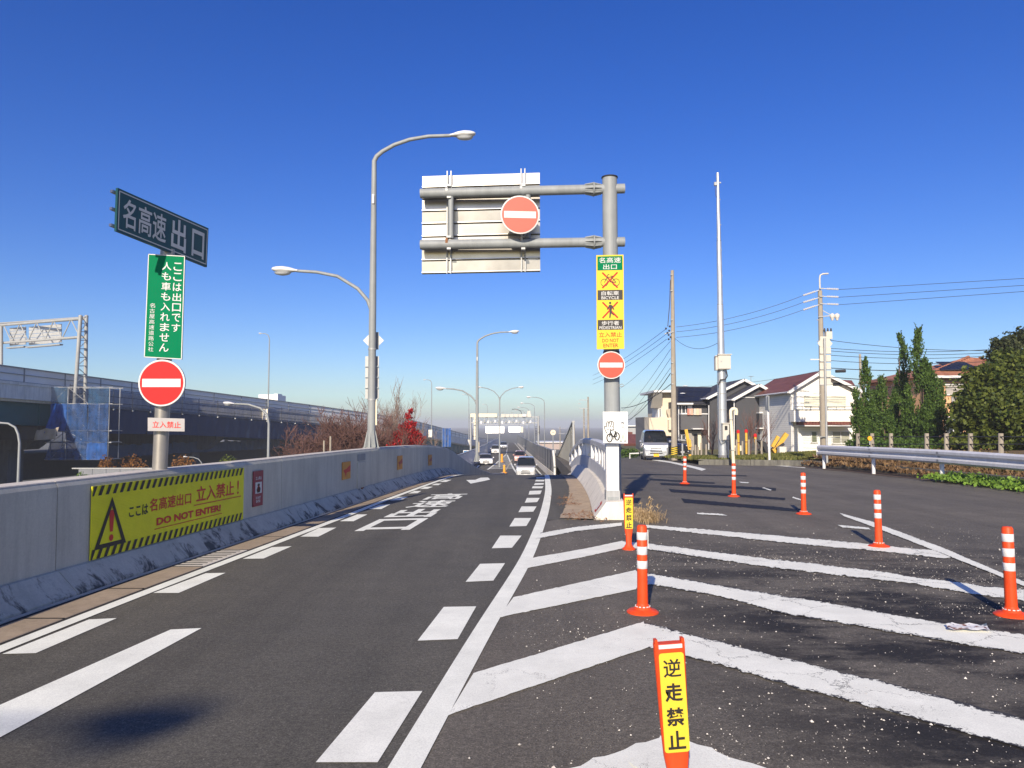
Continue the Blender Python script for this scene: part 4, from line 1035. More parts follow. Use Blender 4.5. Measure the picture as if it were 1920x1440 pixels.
def single_lamp(label, loc, H, reach, sgn=-1, group='lamps along the right side of the far road', r=.08, head=.7):
    t = thing('street_lamp', label, 'street lamp', (0, 0, 0), group)
    MB().tube([(0, 0, 0), (0, 0, H - .9), (sgn * .08, 0, H - .5), (sgn * reach * .25, 0, H - .2), (sgn * reach * .6, 0, H - .03), (sgn * reach, 0, H)], [r, r * .7, r * .65, r * .6, r * .55, r * .5], 9).build('pole', m_pole, t, smooth=40)
    add_lamp(t, (sgn * reach, 0, H), (sgn, 0, 0), head, .17, head * .34)
    t.location = loc
    return t
s1 = single_lamp('single arm lamp behind the dark noise wall, nearest of that row', (4.7, 107, ZR(107) - .5), 9.9, 1.9)
for i, Y in enumerate((135, 165, 195)): dup(s1, loc=(4.1 - i * .35, Y, ZR(Y) - .3 + i * .2), label='lamp %s behind the dark noise wall, above the far gantry' % ('second along', 'third along', 'last in the row')[i])
# low lamps in the street below
s2 = single_lamp('curved white lamp in the street below, cut by the left edge', (-21.9, 33, -6.6), 8.3, .9, group='white lamps in the street below', r=.085)
single_lamp('curved white lamp rising behind the barrier, left of the bare shrubs', (-10.83, 33, -6.6), 9.15, 1.55, group='white lamps in the street below', r=.085, head=.5)
single_lamp('small white lamp in the dark below the viaduct', (-29.2, 70, -6.6), 5.2, 1.4, group='white lamps in the street below', r=.07, head=.5)
# a lamp behind the viewer, whose lantern throws the soft shadow on the lane
bl_ = single_lamp('lamp post behind the viewer on the left of the exit lane', (-9.5, -15.9, -6.6), 16.6, 2.4, sgn=1, group='double lamp posts along the exit lane', r=.06, head=.74)

# ================================================================== GUARD RAIL
m_rail = M('rail_white', (.62, .63, .65), .45, 0, .08, 2, streak=.1)
gr_t = thing('guard_rail', 'white steel guard rail with a corrugated beam along the right kerb', 'guard rail', (12.4, 22, 0))
gx_ = lambda y: 12.33 + .004 * (y - 17)
W = [(-.0, .0), (-.075, .055), (-.075, .125), (-.01, .175), (-.01, .225), (-.075, .275), (-.075, .345), (0, .40), (.01, .395), (-.06, .34), (-.06, .28), (.005, .23), (.005, .17), (-.06, .12), (-.06, .06), (.01, .005)]
zt = lambda y: .49 + (.0 if y < 22 else -.012 * (y - 22))
for a, b in ((8.9, 13.2), (13.2, 17.4), (17.4, 21.5), (21.5, 25.6), (25.6, 30.0)):
    fr = [(Vector((gx_(y), y, zt(y) + (.002 if q == 1 else 0))), Vector((1, 0, 0)), Vector((0, 0, 1))) for q, y in enumerate((a - .12, (a + b) / 2, b + .0))]
    MB().sweep(fr, W).build('beam', m_rail, gr_t)
for y in (9.3, 13.4, 17.5, 21.5, 25.6, 29.7):
    MB().lathe([(.06, 0), (.06, .80)], (gx_(y) + .09, y, ZS(y) - .02), 14).build('post', m_white, gr_t, smooth=40)
    MB().box((gx_(y) + .03, y, zt(y) + .2), (.08, .07, .3)).build('bracket', m_galv, gr_t)
MB().add([(gx_(30) - .08, 30.0, zt(30) - .01), (gx_(30) + .12, 30.45, zt(30) - .01), (gx_(30) + .12, 30.45, zt(30) + .42), (gx_(30) - .08, 30.0, zt(30) + .42), (gx_(30) + .06, 30.0, zt(30) - .01), (gx_(30) + .2, 30.4, zt(30) - .01), (gx_(30) + .2, 30.4, zt(30) + .42), (gx_(30) + .06, 30.0, zt(30) + .42)],
         [(0, 1, 2, 3), (4, 5, 6, 7), (0, 3, 7, 4), (1, 2, 6, 5), (0, 1, 5, 4), (3, 2, 6, 7)]).build('end_piece', m_white, gr_t)
d = MB(); c = at(1631, 822, 25.5); d.lathe([(.075, -.015), (.08, 0), (.075, .015)], c, 18, (Vector((1, 0, 0)), Vector((0, 0, 1)), Vector((0, -1, 0)))); d.build('reflector', M('amber_reflector', (.85, .36, .02), .35), gr_t, smooth=30)
MB().box((c.x, c.y + .02, c.z - .12), (.03, .02, .2)).build('reflector_stem', m_galv, gr_t)

# ================================================================== ELEVATED EXPRESSWAY ON THE LEFT
VX = curve([(20, -43), (45, -43.4), (63, -43.2), (90, -40), (115, -31.5), (140, -20.5), (165, -15.5), (190, -12.6), (250, -9.2), (330, -7)])
VT = curve([(20, 7.4), (45, 6.9), (63, 6.64), (90, 6.0), (115, 4.75), (140, 2.9), (165, .9), (190, -.6), (250, -3.0), (330, -4.5)])
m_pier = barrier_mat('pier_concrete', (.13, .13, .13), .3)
via = thing('viaduct', 'long grey elevated road on dark green girders curving away to the left', 'elevated road', (VX(63), 63, -6.6))
vs = frange(30, 310, 5)
def vq(y0, y1, z0, z1, off, t):
    q = [(VX(y0) + off, y0, VT(y0) + z0), (VX(y1) + off, y1, VT(y1) + z0), (VX(y1) + off, y1, VT(y1) + z1), (VX(y0) + off, y0, VT(y0) + z1)]
    return MB().add([Vector(p) for p in q] + [Vector(p) - Vector((t, 0, 0)) for p in q], [(0, 1, 2, 3), (4, 5, 6, 7), (0, 1, 5, 4), (1, 2, 6, 5), (2, 3, 7, 6), (3, 0, 4, 7)])
for a, b in zip(vs, vs[1:]):
    vq(a + .04, b - .04, -1.22, -.04, 0, .06).build('screen_panel', m_screen, via)
    vq(a + .015, b - .015, -2.75, -1.5, .12, .4).build('parapet', m_para, via)
    MB().bar((VX(a), a, VT(a) - 1.5), (VX(a), a, VT(a)), .10, .10, up=(0, 1, 0)).build('screen_post', m_pole, via)
def vrail(z, w, h, m, nm, off=.05):
    MB().sweep([(Vector((VX(y) + off, y, VT(y) + z)), Vector((1, 0, 0)), Vector((0, 0, 1))) for y in vs], [(-w, 0), (-w, h), (w, h), (w, 0)]).build(nm, m, via)
vrail(-.05, .07, .09, m_pole, 'screen_rail'); vrail(-.62, .05, .05, m_pole, 'screen_rail'); vrail(-1.3, .06, .08, m_pole, 'screen_rail'); vrail(-1.52, .10, .24, m_para, 'parapet_coping', .1)
MB().sweep([(Vector((VX(y), y, VT(y))), Vector((1, 0, 0)), Vector((0, 0, 1))) for y in vs], [(-.28, -2.75), (-.28, -2.95), (-22, -2.95), (-22, -2.5), (-.28, -2.5)]).build('deck', m_para, via)
for off in (-.9, -5.5, -10, -15, -20):
    MB().sweep([(Vector((VX(y) + off, y, VT(y) - 2.95)), Vector((1, 0, 0)), Vector((0, 0, 1))) for y in vs], [(-.05, 0), (-.05, -1.95), (-.35, -1.95), (-.35, -2.02), (.35, -2.02), (.35, -1.95), (.0, -1.95), (.0, 0)]).build('girder', m_girder, via)
for y in frange(33, 200, 5):
    MB().bar((VX(y) - .86, y, VT(y) - 4.85), (VX(y) - .86, y, VT(y) - 3.0), .03, .16, up=(1, 0, 0)).build('stiffener', m_girder, via)
for y in (44, 70, 98, 128, 160):
    zt_ = VT(y) - 4.97
    MB().add([(VX(y) - 1.3, y - 1.2, zt_), (VX(y) - 1.3, y + 1.2, zt_), (VX(y) - 21, y + 1.2, zt_), (VX(y) - 21, y - 1.2, zt_), (VX(y) - 1.3, y - 1.2, zt_ - .9), (VX(y) - 1.3, y + 1.2, zt_ - .9), (VX(y) - 21, y + 1.2, zt_ - .9), (VX(y) - 21, y - 1.2, zt_ - .9),
              (VX(y) - 3, y - 1.2, zt_ - 2.2), (VX(y) - 3, y + 1.2, zt_ - 2.2), (VX(y) - 17, y + 1.2, zt_ - 2.2), (VX(y) - 17, y - 1.2, zt_ - 2.2)],
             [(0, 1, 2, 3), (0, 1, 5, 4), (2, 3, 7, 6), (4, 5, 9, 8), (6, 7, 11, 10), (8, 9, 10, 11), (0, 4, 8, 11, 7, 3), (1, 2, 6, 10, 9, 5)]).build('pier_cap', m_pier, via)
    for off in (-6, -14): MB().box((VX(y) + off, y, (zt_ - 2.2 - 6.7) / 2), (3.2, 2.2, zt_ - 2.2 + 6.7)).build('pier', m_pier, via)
# added dark block behind, deepening the shade under the viaduct
lowd = thing('shade_filler', 'added dark block deepening the shade under the viaduct', 'elevated road', (-60, 70, -6.6))
MB().sweep([(Vector((VX(y) - 13, y, min(VT(y) - 6.4, -1.6))), Vector((1, 0, 0)), Vector((0, 0, 1))) for y in vs[:26]], [(0, -2.9), (0, 0), (-12, 0), (-12, -2.9)]).build('deck', M('filler_dark', (.11, .11, .11), .9), lowd)

# scaffold around the pier
PYY = 68.0; sx = VX(PYY) + 1.4
scf = thing('scaffold', 'scaffold tower wrapped in blue netting under the viaduct', 'scaffold', (sx, PYY, -3))
xs_ = [at(p, 760, PYY).x for p in (97, 127, 166, 205)]
zs_ = [at(100, p, PYY).z for p in (862, 830, 808, 757, 726)]
for yy in (PYY, PYY + 1.8):
    for i, x in enumerate(xs_): MB().tube([(x, yy, zs_[0]), (x, yy, zs_[-1 if i in (1, 3) else -2])], .045, 6).build('standard', m_galv, scf)
    for z in zs_: MB().tube([(xs_[0] - .5, yy, z), (xs_[-1] + .3, yy, z)], .035, 6).build('ledger', m_galv, scf)
for i in range(len(zs_) - 1):
    MB().tube([(xs_[0], PYY - .05, zs_[i]), (xs_[1], PYY - .05, zs_[i + 1])], .025, 5).build('brace', m_galv, scf)
    MB().tube([(xs_[1], PYY - .05, zs_[i + 1]), (xs_[2], PYY - .05, zs_[i])], .025, 5).build('brace', m_galv, scf)
for z in zs_[:3]: MB().box(((xs_[0] + xs_[-1]) / 2, PYY + .9, z + .05), (xs_[-1] - xs_[0] + .4, 1.6, .05)).build('plank_deck', m_galv, scf)
def wavy(name, P00, P10, P11, P01, m, parent, nu=10, nv=6, amp=.06, seed=0):
    r = np.random.default_rng(seed); ph = r.uniform(0, 6, 4); mb = MB()
    N = (Vector(P10) - Vector(P00)).cross(Vector(P01) - Vector(P00)).normalized()
    for j in range(nv + 1):
        for i in range(nu + 1):
            u, v = i / nu, j / nv; p = Vector(P00).lerp(P10, u).lerp(Vector(P01).lerp(P11, u), v)
            mb.v.append(tuple(p + N * amp * (math.sin(u * 17 + ph[0]) + math.sin(v * 5 + u * 8 + ph[1]) * .6) + Vector((0, 0, amp * .8 * math.sin(u * 11 + ph[2]) * v))))
    for j in range(nv):
        for i in range(nu): q = j * (nu + 1) + i; mb.f.append((q, q + 1, q + nu + 2, q + nu + 1))
    return mb.build(name, m, parent, smooth=60, fix=False)
k = 0
for i in range(3):
    for j in range(4):
        if j == 3 and i == 1: continue
        m = m_netlt if (i == 0 and j == 1) or (j == 3) else (m_net2 if (i == 0 and j == 2) or (i == 2 and j == 0) else m_net)
        wavy('net_sheet', (xs_[i] - (.4 if i == 0 and j < 2 else 0), PYY - .12, zs_[j]), (xs_[i + 1], PYY - .12, zs_[j]), (xs_[i + 1], PYY - .12, zs_[j + 1]), (xs_[i], PYY - .12, zs_[j + 1]), m, scf, seed=k); k += 1
wavy('net_sheet', at(84, 812, 66), at(112, 805, PYY), at(118, 757, PYY), at(104, 757, 67), m_net2, scf, seed=77)
cv = wavy('canvas_sheet', at(62, 826, 66), at(104, 823, 66), at(110, 802, 66), at(68, 806, 66), m_canvas, None, 12, 6, .08, 5); tag(cv, 'pale canvas sheet hanging under the girder left of the scaffold', 'tarpaulin')
cv = wavy('canvas_sheet', at(-20, 824, 66), at(64, 825, 66.2), at(70, 800, 66.2), at(-20, 795, 66), M('shade_dark_canvas', (.06, .055, .05), .9), None, 12, 6, .08, 6); tag(cv, 'canvas with its shade painted dark along the girder at the left edge', 'tarpaulin')  # shaded stretch of the canvas, its shade put into the dark colour

# netting hung along the girder to the right of the scaffold
m_netthin = net_mat('thin_blue_net', (.012, .06, .20), .42); m_dkpipe = M('dark_pipe', (.03, .035, .05), .6, 0, .1, 3)
nets = thing('girder_netting', 'dark blue safety netting on pipe rails along the viaduct side', 'netting', (VX(90) + .7, 90, VT(90) - 5))
ys = frange(69.5, 116.5, 3.13)
for i, (a, b) in enumerate(zip(ys, ys[1:])):
    q = lambda y, z, o=.75: Vector((VX(y) + o, y, VT(y) + z))
    wavy('net_sheet', q(a, -3.1), q(b, -3.1), q(b, -1.15), q(a, -1.15), m_netthin, nets, 8, 5, .04, i)
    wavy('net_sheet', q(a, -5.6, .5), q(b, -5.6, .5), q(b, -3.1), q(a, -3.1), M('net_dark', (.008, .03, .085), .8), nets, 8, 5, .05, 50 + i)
    if i % 1 == 0: MB().tube([q(a, -3.3, .85), q(a, -1.0, .85)], .03, 5).build('standard', m_dkpipe, nets)
    MB().box(q(a, -3.15, .9), (.16, .2, .14)).build('hook', m_galv, nets)
for z in (-1.15, -1.85, -2.5, -3.1): MB().tube([Vector((VX(y) + .85, y, VT(y) + z)) for y in ys], .032, 5).build('pipe_rail', m_dkpipe, nets)
wn_ = thing('girder_netting', 'pale net hung low beneath the viaduct behind the sign post', 'netting', (VX(90) - 6, 90, -3))
for i, (a, b) in enumerate(zip(ys[1:14], ys[2:15])):
    wavy('net_sheet', (VX(a) - 2, a + 4, -1.9), (VX(b) - 2, b + 4, -2.0), (VX(b) - 2, b + 4, -.7), (VX(a) - 2, a + 4, -.5), M('net_pale', (.05, .08, .13), .8), wn_, 8, 4, .08, 90 + i)
w3 = thing('girder_netting', 'blue netting on the farther pier, above the grey barrier end', 'netting', (-18, 139, -3))
yb_ = 146
for i in range(3):
    a, b = at(829 + i * 5.5, 838, yb_), at(834.5 + i * 5.5, 838, yb_); c, d = at(834.5 + i * 5.5, 803, yb_), at(829 + i * 5.5, 803, yb_)
    wavy('net_sheet', a, b, c, d, m_net2, w3, 5, 6, .05, 120 + i); MB().tube([a, d], .05, 5).build('standard', m_pole, w3)

# sign gantry standing on the viaduct
m_gan = M('gantry_grey', (.34, .35, .34), .5, 0, .1, 2, streak=.15)
gan = thing('sign_gantry', 'white lattice gantry with sign backs standing on the viaduct', 'gantry', (at(150, 750, 69).x, 69, 4))
tw = []
for px_t, px_b, Y in ((151, 137, 69.2), (162, 159, 71.7)):
    a, b = at(px_b, 795, Y), at(px_t, 594, Y); tw.append((a, b)); MB().tube([a, b], .17, 14).build('column', m_gan, gan, smooth=40)
    MB().lathe([(.19, 0), (.17, .12), (.08, .18)], b, 14).build('cap', m_gan, gan, smooth=40)
for i in range(12):
    t = .06 + i * .08; p, q = tw[0][0].lerp(tw[0][1], t), tw[1][0].lerp(tw[1][1], t); MB().bar(p, q, .07, .07).build('rung', m_pole, gan)
    r_ = tw[1][0].lerp(tw[1][1], t + .07) if i % 2 == 0 else tw[0][0].lerp(tw[0][1], t + .07); MB().bar(p if i % 2 == 0 else q, r_, .05, .05).build('brace', m_pole, gan)
for Y0, Y1 in ((69.2, 73.7), (71.7, 76.2)):
    e = 20
    for (py0, py1, rr_) in ((597.5, 610.5, .13), (632, 644, .12)):
        a, b = at(150 + (10 if Y0 > 70 else 0), py0, Y0), at(-8, py1, Y1); MB().tube([a, b], rr_, 10).build('chord', m_gan, gan, smooth=40)
    for i in range(10):
        t0, t1 = i / 10, (i + 1) / 10
        T0, T1 = at(150, 597.5, Y0), at(-8, 610.5, Y1); B0, B1 = at(150, 632, Y0), at(-8, 644, Y1)
        p, q = (T0.lerp(T1, t0), B0.lerp(B1, t1)) if i % 2 else (B0.lerp(B1, t0), T0.lerp(T1, t1))
        MB().tube([p, q], .055, 6).build('web', m_gan, gan)
MB().tube([at(160, 594.5, 70), at(-8, 606.5, 74.5)], .07, 8).build('hand_rail', m_gan, gan)
a, b = at(2, 690, 73), at(2, 612, 73); MB().tube([a, b], .17, 10).build('column', m_gan, gan, smooth=40)
for (x0, x1, y0, y1, Y) in ((54, 115, 607, 642, 72.5), (18, 48, 612, 646, 73.5)):
    n = 5
    for i in range(n):
        ya, yb2 = y0 + (y1 - y0) * i / n + .4, y0 + (y1 - y0) * (i + 1) / n - .4; sl = -(x1 - x0) * .09
        q = [at(x0, yb2 - sl, Y), at(x1, yb2, Y - .3), at(x1, ya, Y - .3), at(x0, ya - sl, Y)]
        MB().plate(q, (0, -1, 0), .1).build('sign_plank', m_galv, gan)
    a, b = at(x0 - 3, y1 + 4 + (x1 - x0) * .09, Y - 2), at(x1, y1 + 4, Y - 2.3); MB().bar(a, b, .5, .12).build('catwalk', m_pole, gan)

# lamps and boxes on the viaduct
vl = single_lamp('slim lamp on the viaduct, tallest of that row', (VX(105) + .3, 105, VT(105) - 1.8), 11.2, 1.0, group='slim lamps along the viaduct', r=.10, head=.55)
for lbl, Y, px, pt_ in (('second slim lamp on the viaduct, above the red leaved tree', 150, 809, 712), ('third slim lamp on the viaduct, above its far bend', 195, 879, 740), ('fourth slim lamp on the viaduct, near the far gantry', 250, 914, 758)):
    x = at(px, 800, Y).x; zt_ = at(px, pt_, Y).z; zb = VT(Y) - 1.6
    dup(vl, loc=(x, Y, zb), label=lbl, scale=(1.1, 1.1, (zt_ - zb) / 11.2))
for px, Y, lbl in ((459, 104, 'pale control box on the viaduct at the foot of the tallest lamp'), (807, 150, 'pale control box on the viaduct below the second lamp'), (878, 195, 'pale control box on the viaduct below the third lamp')):
    c = at(px, 0, Y); h = 1.5; x = VX(Y) + .6 if Y < 110 else at(px, 800, Y).x
    b = MB(); b.box((x, Y, VT(Y) - 2.2), (.75, .4, h)); o = b.build('control_box', m_cream, None); tag(o, lbl, 'box', 'control boxes on the viaduct')
    MB().box((x, Y - .21, VT(Y) - 2.2), (.6, .02, h - .2)).build('door', m_white, o)
tr = thing('truck', 'top of a white truck driving on the viaduct', 'truck', (VX(112) - 3, 112, VT(112) - 1.6))
a, b = at(489, 748, 112), at(517, 740, 112)
MB().box(((a.x + b.x) / 2, 114, (VT(112) - 1.5 + b.z) / 2), (b.x - a.x, 6, b.z - VT(112) + 1.5)).build('cargo_box', m_white, tr); MB().box((b.x + .35, 112, (VT(112) - 1.5 + b.z) / 2 + .1), (.6, 2.1, b.z - VT(112) + 1.5)).build('cab', m_white, tr)

# things in the street below the viaduct
fn_ = thing('street_fence', 'long pale grey fence in the street below the viaduct', 'fence', (-25, 50, -6.6))
for i in range(14):
    a, b = at(148 + i * 26, 879.5, 52), at(148 + i * 26 + 25.2, 879.5, 52)
    MB().box(((a.x + b.x) / 2, 52, (a.z - 6.7) / 2), (b.x - a.x, .06, a.z + 6.7)).build('panel', M('fence_grey', (.17, .18, .20), .5), fn_)
MB().box((at(330, 878, 52).x, 52, at(330, 879, 52).z + .03), (14.5, .12, .08)).build('coping', m_galv, fn_)

# ================================================================== VERGE AND KERB ON THE RIGHT
def vz(x, y):
    a = .17 + min(.33, max(0, (x - 13.3) * .14)) if y < 33 else 0
    b = ZS(min(y, 60)) + .22 if y >= 30 else .17
    if y < 30: return a
    if y < 33: t = (y - 30) / 3; return a * (1 - t) + max(a, b) * t if x > 13.3 else b
    return b + (min(.25, max(0, (x - 13.3) * .06)))
mb = MB(); xs = [8.75, 9.6, 10.6, 11.5, 12.4, 13.34, 14, 15, 16, 17.5, 20, 24, 30, 40, 60, 90]; ys = [35.2, 38, 42, 48, 55, 62, 72, 85, 100]
for y in ys:
    for x in xs: mb.v.append((x + (max(0, y - 35) * .135 if x < 10 else 0) + (max(0, y - 42) * .03 if 10 < x < 12 else 0), y, vz(x, max(y, 34)) + rng.normal(0, .015)))
n = len(xs)
for j in range(len(ys) - 1):
    for i in range(n - 1): q = j * n + i; mb.f.append((q, q + 1, q + n + 1, q + n))
m_grassy = M('dry_turf', (.12, .115, .045), .95, 0, .35, .9, bump=.4, bscale=12)
vg = mb.build('lot_ground', m_grassy, fix=False); tag(vg, kind='structure')
mb = MB(); xs = [13.36, 14, 15, 16, 17.5, 20, 24, 30, 40, 60]; ys = [6, 10, 14, 17, 20, 23, 26, 29, 31, 33, 35.19]
for y in ys:
    for x in xs: mb.v.append((x, y, vz(x, min(y, 32.9) if y < 35 else 34) + rng.normal(0, .015)))
n = len(xs)
for j in range(len(ys) - 1):
    for i in range(n - 1): q = j * n + i; mb.f.append((q, q + 1, q + n + 1, q + n))
bk = mb.build('grass_bank', M('dry_bank', (.14, .095, .05), .95, 0, .4, 1.3, bump=.5, bscale=14), fix=False); tag(bk, kind='structure')
KB = [(8.9, 35.4), (11.0, 34.3), (13.0, 33.2), (13.5, 31.5), (13.42, 27), (13.2, 21), (13.05, 15), (12.95, 8)]
m_kerb = barrier_mat('kerb_concrete', (.17, .165, .14), .3, .4)
kb = thing('kerb_wall', 'low grey concrete kerb between side road and grass bank', 'kerb', (13.2, 25, 0))
def resample(P, step):
    P = [Vector((*p, 0)) for p in P]; d = [0]
    for a, b in zip(P, P[1:]): d.append(d[-1] + (b - a).length)
    return [Vector((np.interp(t, d, [p.x for p in P]), np.interp(t, d, [p.y for p in P]), 0)) for t in np.arange(0, d[-1], step)]
P = resample(KB, 1.2)
for a, b in zip(P, P[1:]):
    d = (b - a).normalized() * .008; c = (a + b) / 2; zz = ZS(c.y)
    MB().bar(Vector((a.x, a.y, zz + .08)) + d, Vector((b.x, b.y, zz + .08)) - d, .16, .36).build('kerb_block', m_kerb, kb)
sv = strip('soil_strip', lambda y: 12.25 + .25 * math.sin(y * 1.7) * .3, lambda y: 13.3, frange(8, 33, .5), ZS, m_soil, dz=.012, jit=.03); tag(sv, kind='structure')

# ------------------------------------------------------------------ plants
def leaves(name, pts, size, m, parent=None, up=0.0, long=1.0, seed=1):
    """leaf faces at pts; long > 1 gives slender sprays"""
    r = np.random.default_rng(seed); n = len(pts); pts = np.asarray(pts)
    s = size * r.uniform(.6, 1.35, n)[:, None]
    a = r.normal(0, 1, (n, 3)); a[:, 2] += up; a /= np.linalg.norm(a, axis=1)[:, None]
    b = r.normal(0, 1, (n, 3)); b -= a * (a * b).sum(1)[:, None]; b /= np.linalg.norm(b, axis=1)[:, None]
    A = a * s * long; B = b * s * .5
    v = np.stack([pts - A * .5, pts + B * .9 - A * .08, pts + A * .6, pts - B * .9 - A * .08], 1).reshape(-1, 3)
    f = np.arange(4 * n).reshape(-1, 4)
    me = bpy.data.meshes.new(name); org = np.array(ORG.get(parent.name, Vector())) if parent is not None else np.zeros(3)
    if parent is None:
        lo, hi = v.min(0), v.max(0); org = np.array([(lo[0] + hi[0]) / 2, (lo[1] + hi[1]) / 2, lo[2]])
    me.from_pydata((v - org).tolist(), [], f.tolist()); me.update(); me.materials.append(m)
    o = bpy.data.objects.new(name, me); link(o, parent)
    if parent is None: o.location = org
    return o
def shell(c, rad, n, r, k=.35, low=-1.0):
    d = r.normal(0, 1, (n, 3)); d /= np.linalg.norm(d, axis=1)[:, None]
    d[:, 2] = np.where(d[:, 2] < low, -d[:, 2], d[:, 2])
    q = r.uniform(0, 1, n) ** k
    return np.array(c) + d * q[:, None] * np.array(rad) * (1 + .12 * r.normal(0, 1, n))[:, None]
def branching(mb, p, d, L, rad, depth, r, spread=.5, up=.15, kids=3, sides=4, mind=.008, shrink=.68):
    p = Vector(p); d = Vector(d).normalized(); pts = [p]; q = p
    for i in range(3):
        d = (d + Vector(r.normal(0, .13, 3)) + Vector((0, 0, up * .3))).normalized(); q = q + d * (L / 3); pts.append(q)
    mb.tube(pts, [rad, rad * .88, rad * .76, rad * .62], sides, caps=False)
    if depth <= 0: return
    for i in range(kids):
        t = r.uniform(.35, 1.0); k = min(2, int(t * 3)); b = pts[k].lerp(pts[k + 1], t * 3 - k)
        nd = (d + Vector(r.normal(0, spread, 3)) + Vector((0, 0, up))).normalized()
        branching(mb, b, nd, L * r.uniform(.55, .85), max(mind, rad * shrink * .8), depth - 1, r, spread, up, kids, 3 if depth < 3 else sides, mind, shrink)

m_juni = leaf_mat('juniper_green', (.010, .034, .009), (.10, .17, .025), .18)
m_olive = leaf_mat('broadleaf_olive', (.012, .032, .008), (.125, .15, .022), .22)
m_weed = leaf_mat('weed_green', (.05, .12, .015), (.22, .36, .05), .25)
m_dry = leaf_mat('dry_straw', (.30, .20, .09), (.62, .47, .27), .25)
m_brownweed = leaf_mat('brown_weeds', (.075, .042, .022), (.24, .15, .07), .2)
m_redleaf = leaf_mat('red_maple_leaf', (.22, .010, .012), (.55, .03, .03), .35)
m_hedge = leaf_mat('hedge_green', (.02, .05, .012), (.10, .17, .03), .2)
m_autumn = leaf_mat('autumn_leaf', (.10, .04, .01), (.26, .12, .03), .2)

def juniper(label, px, Y, plumes, seed=0, base=.3):
    """plumes: (px, y top, y bottom, half width px) of each upswept flame of foliage"""
    r = np.random.default_rng(seed); x = at(px, 800, Y).x; k = Y / F; H = at(px, min(q[1] for q in plumes), Y).z - base
    t = thing('juniper_tree', label, 'tree', (x, Y, base - .2), 'junipers in front of the houses')
    mb = MB(); mb.tube([(x, Y, base - .3), (x, Y, base + H * .45), (at(plumes[0][0], 800, Y).x, Y, base + H * .8)], [.13, .08, .02], 7)
    P = []
    for pn, (pc, yt, yb, hw) in enumerate(plumes):
        xc = at(pc, 800, Y).x; z0, z1 = at(pc, yb, Y).z, at(pc, yt, Y).z; w = hw * k * (1 if pn == 0 else .74); dy = 0 if pn == 0 else r.normal(0, .5 * w)
        if pn: mb.tube([(x, Y, base + .1), ((x + xc) / 2, Y + dy / 2, (z0 + base) / 2 + .3), (xc, Y + dy, z0 + (z1 - z0) * .7)], [.06, .045, .015], 5, caps=False)
        n = int(1.9 * hw * (yb - yt) / 13) + 18; bend = r.normal(0, .5) * w
        for i in range(n):
            u = r.random() ** .95; prof = (1 - u) ** .72 * min(1, .45 + u * 2.4) + .07
            a = r.uniform(0, 6.28); q = r.random() ** .4; rr_ = w * prof * q * (1 + .5 * math.sin(a * 2 + u * 11 + seed + pn))
            o = np.array([xc + bend * math.sin(u * 3) + rr_ * math.cos(a), Y + dy + rr_ * math.sin(a) * 1.1, z0 + (z1 - z0) * u])
            d = np.array([math.cos(a) * .36, math.sin(a) * .36, 1.15]) + r.normal(0, .18, 3); L = r.uniform(.15, .46) * (1 if u < .75 else .7)
            for m_ in range(16): t_ = m_ / 15; P.append(o + d * L * t_ + r.normal(0, .035 * (1.15 - t_), 3))
    mb.build('trunk', m_bark, t, smooth=50)
    leaves('crown', P, .068, m_juni, t, up=1.2, long=1.7, seed=seed)
    return t
juniper('slim twisted juniper with two thin plumes in front of the white house', 1618, 37.0, [(1624, 680, 775, 8), (1602, 733, 800, 7), (1612, 758, 838, 19), (1631, 760, 838, 17), (1622, 790, 838, 22)], 1)
juniper('low juniper with a blunt top between the slim twisted one and the tall spire', 1656, 38.5, [(1655, 712, 792, 9), (1649, 740, 838, 19), (1667, 745, 838, 17), (1658, 780, 838, 24)], 2)
juniper('tall juniper with a straight narrow spire', 1688, 40.5, [(1690, 629, 755, 9), (1688, 705, 838, 20), (1702, 712, 808, 11), (1677, 740, 838, 17), (1690, 775, 838, 27)], 3)
juniper('tallest and widest juniper with a curved spire beside the orange roofed house', 1730, 38.0, [(1728, 620, 738, 11), (1727, 682, 838, 27), (1748, 704, 830, 17), (1764, 722, 820, 12), (1709, 730, 838, 18), (1740, 752, 838, 29), (1722, 785, 838, 22)], 4)

def tree_broad(label, blobs, base, m, size, n, group, seed, lowtrunk=.2):
    r = np.random.default_rng(seed)
    t = thing('broadleaf_tree', label, 'tree', base, group); b = Vector(base)
    mb = MB(); 
    for c, rad, k in blobs:
        c = Vector(c); mid = b.lerp(c, .5) + Vector((r.normal(0, .15), r.normal(0, .15), .2)); mb.tube([b + Vector((r.normal(0, .1), r.normal(0, .1), 0)), mid, c], [.12, .08, .02], 6, caps=False)
    mb.build('trunk', m_bark, t, smooth=50)
    P = []
    tot = sum(k for _, _, k in blobs)
    for c, rad, k in blobs:
        nn = int(n * k / tot); ncl = max(10, nn // 26)
        cl = shell(c, rad, ncl, r, .3, -.75)
        for q in cl: P.append(q + r.normal(0, min(rad) * .16, (26, 3)))
    leaves('crown', np.concatenate(P), size, m, t, up=.2, long=1.1, seed=seed)
    return t
def pb(px, py, Y): return tuple(at(px, py, Y))
u = 33 / F
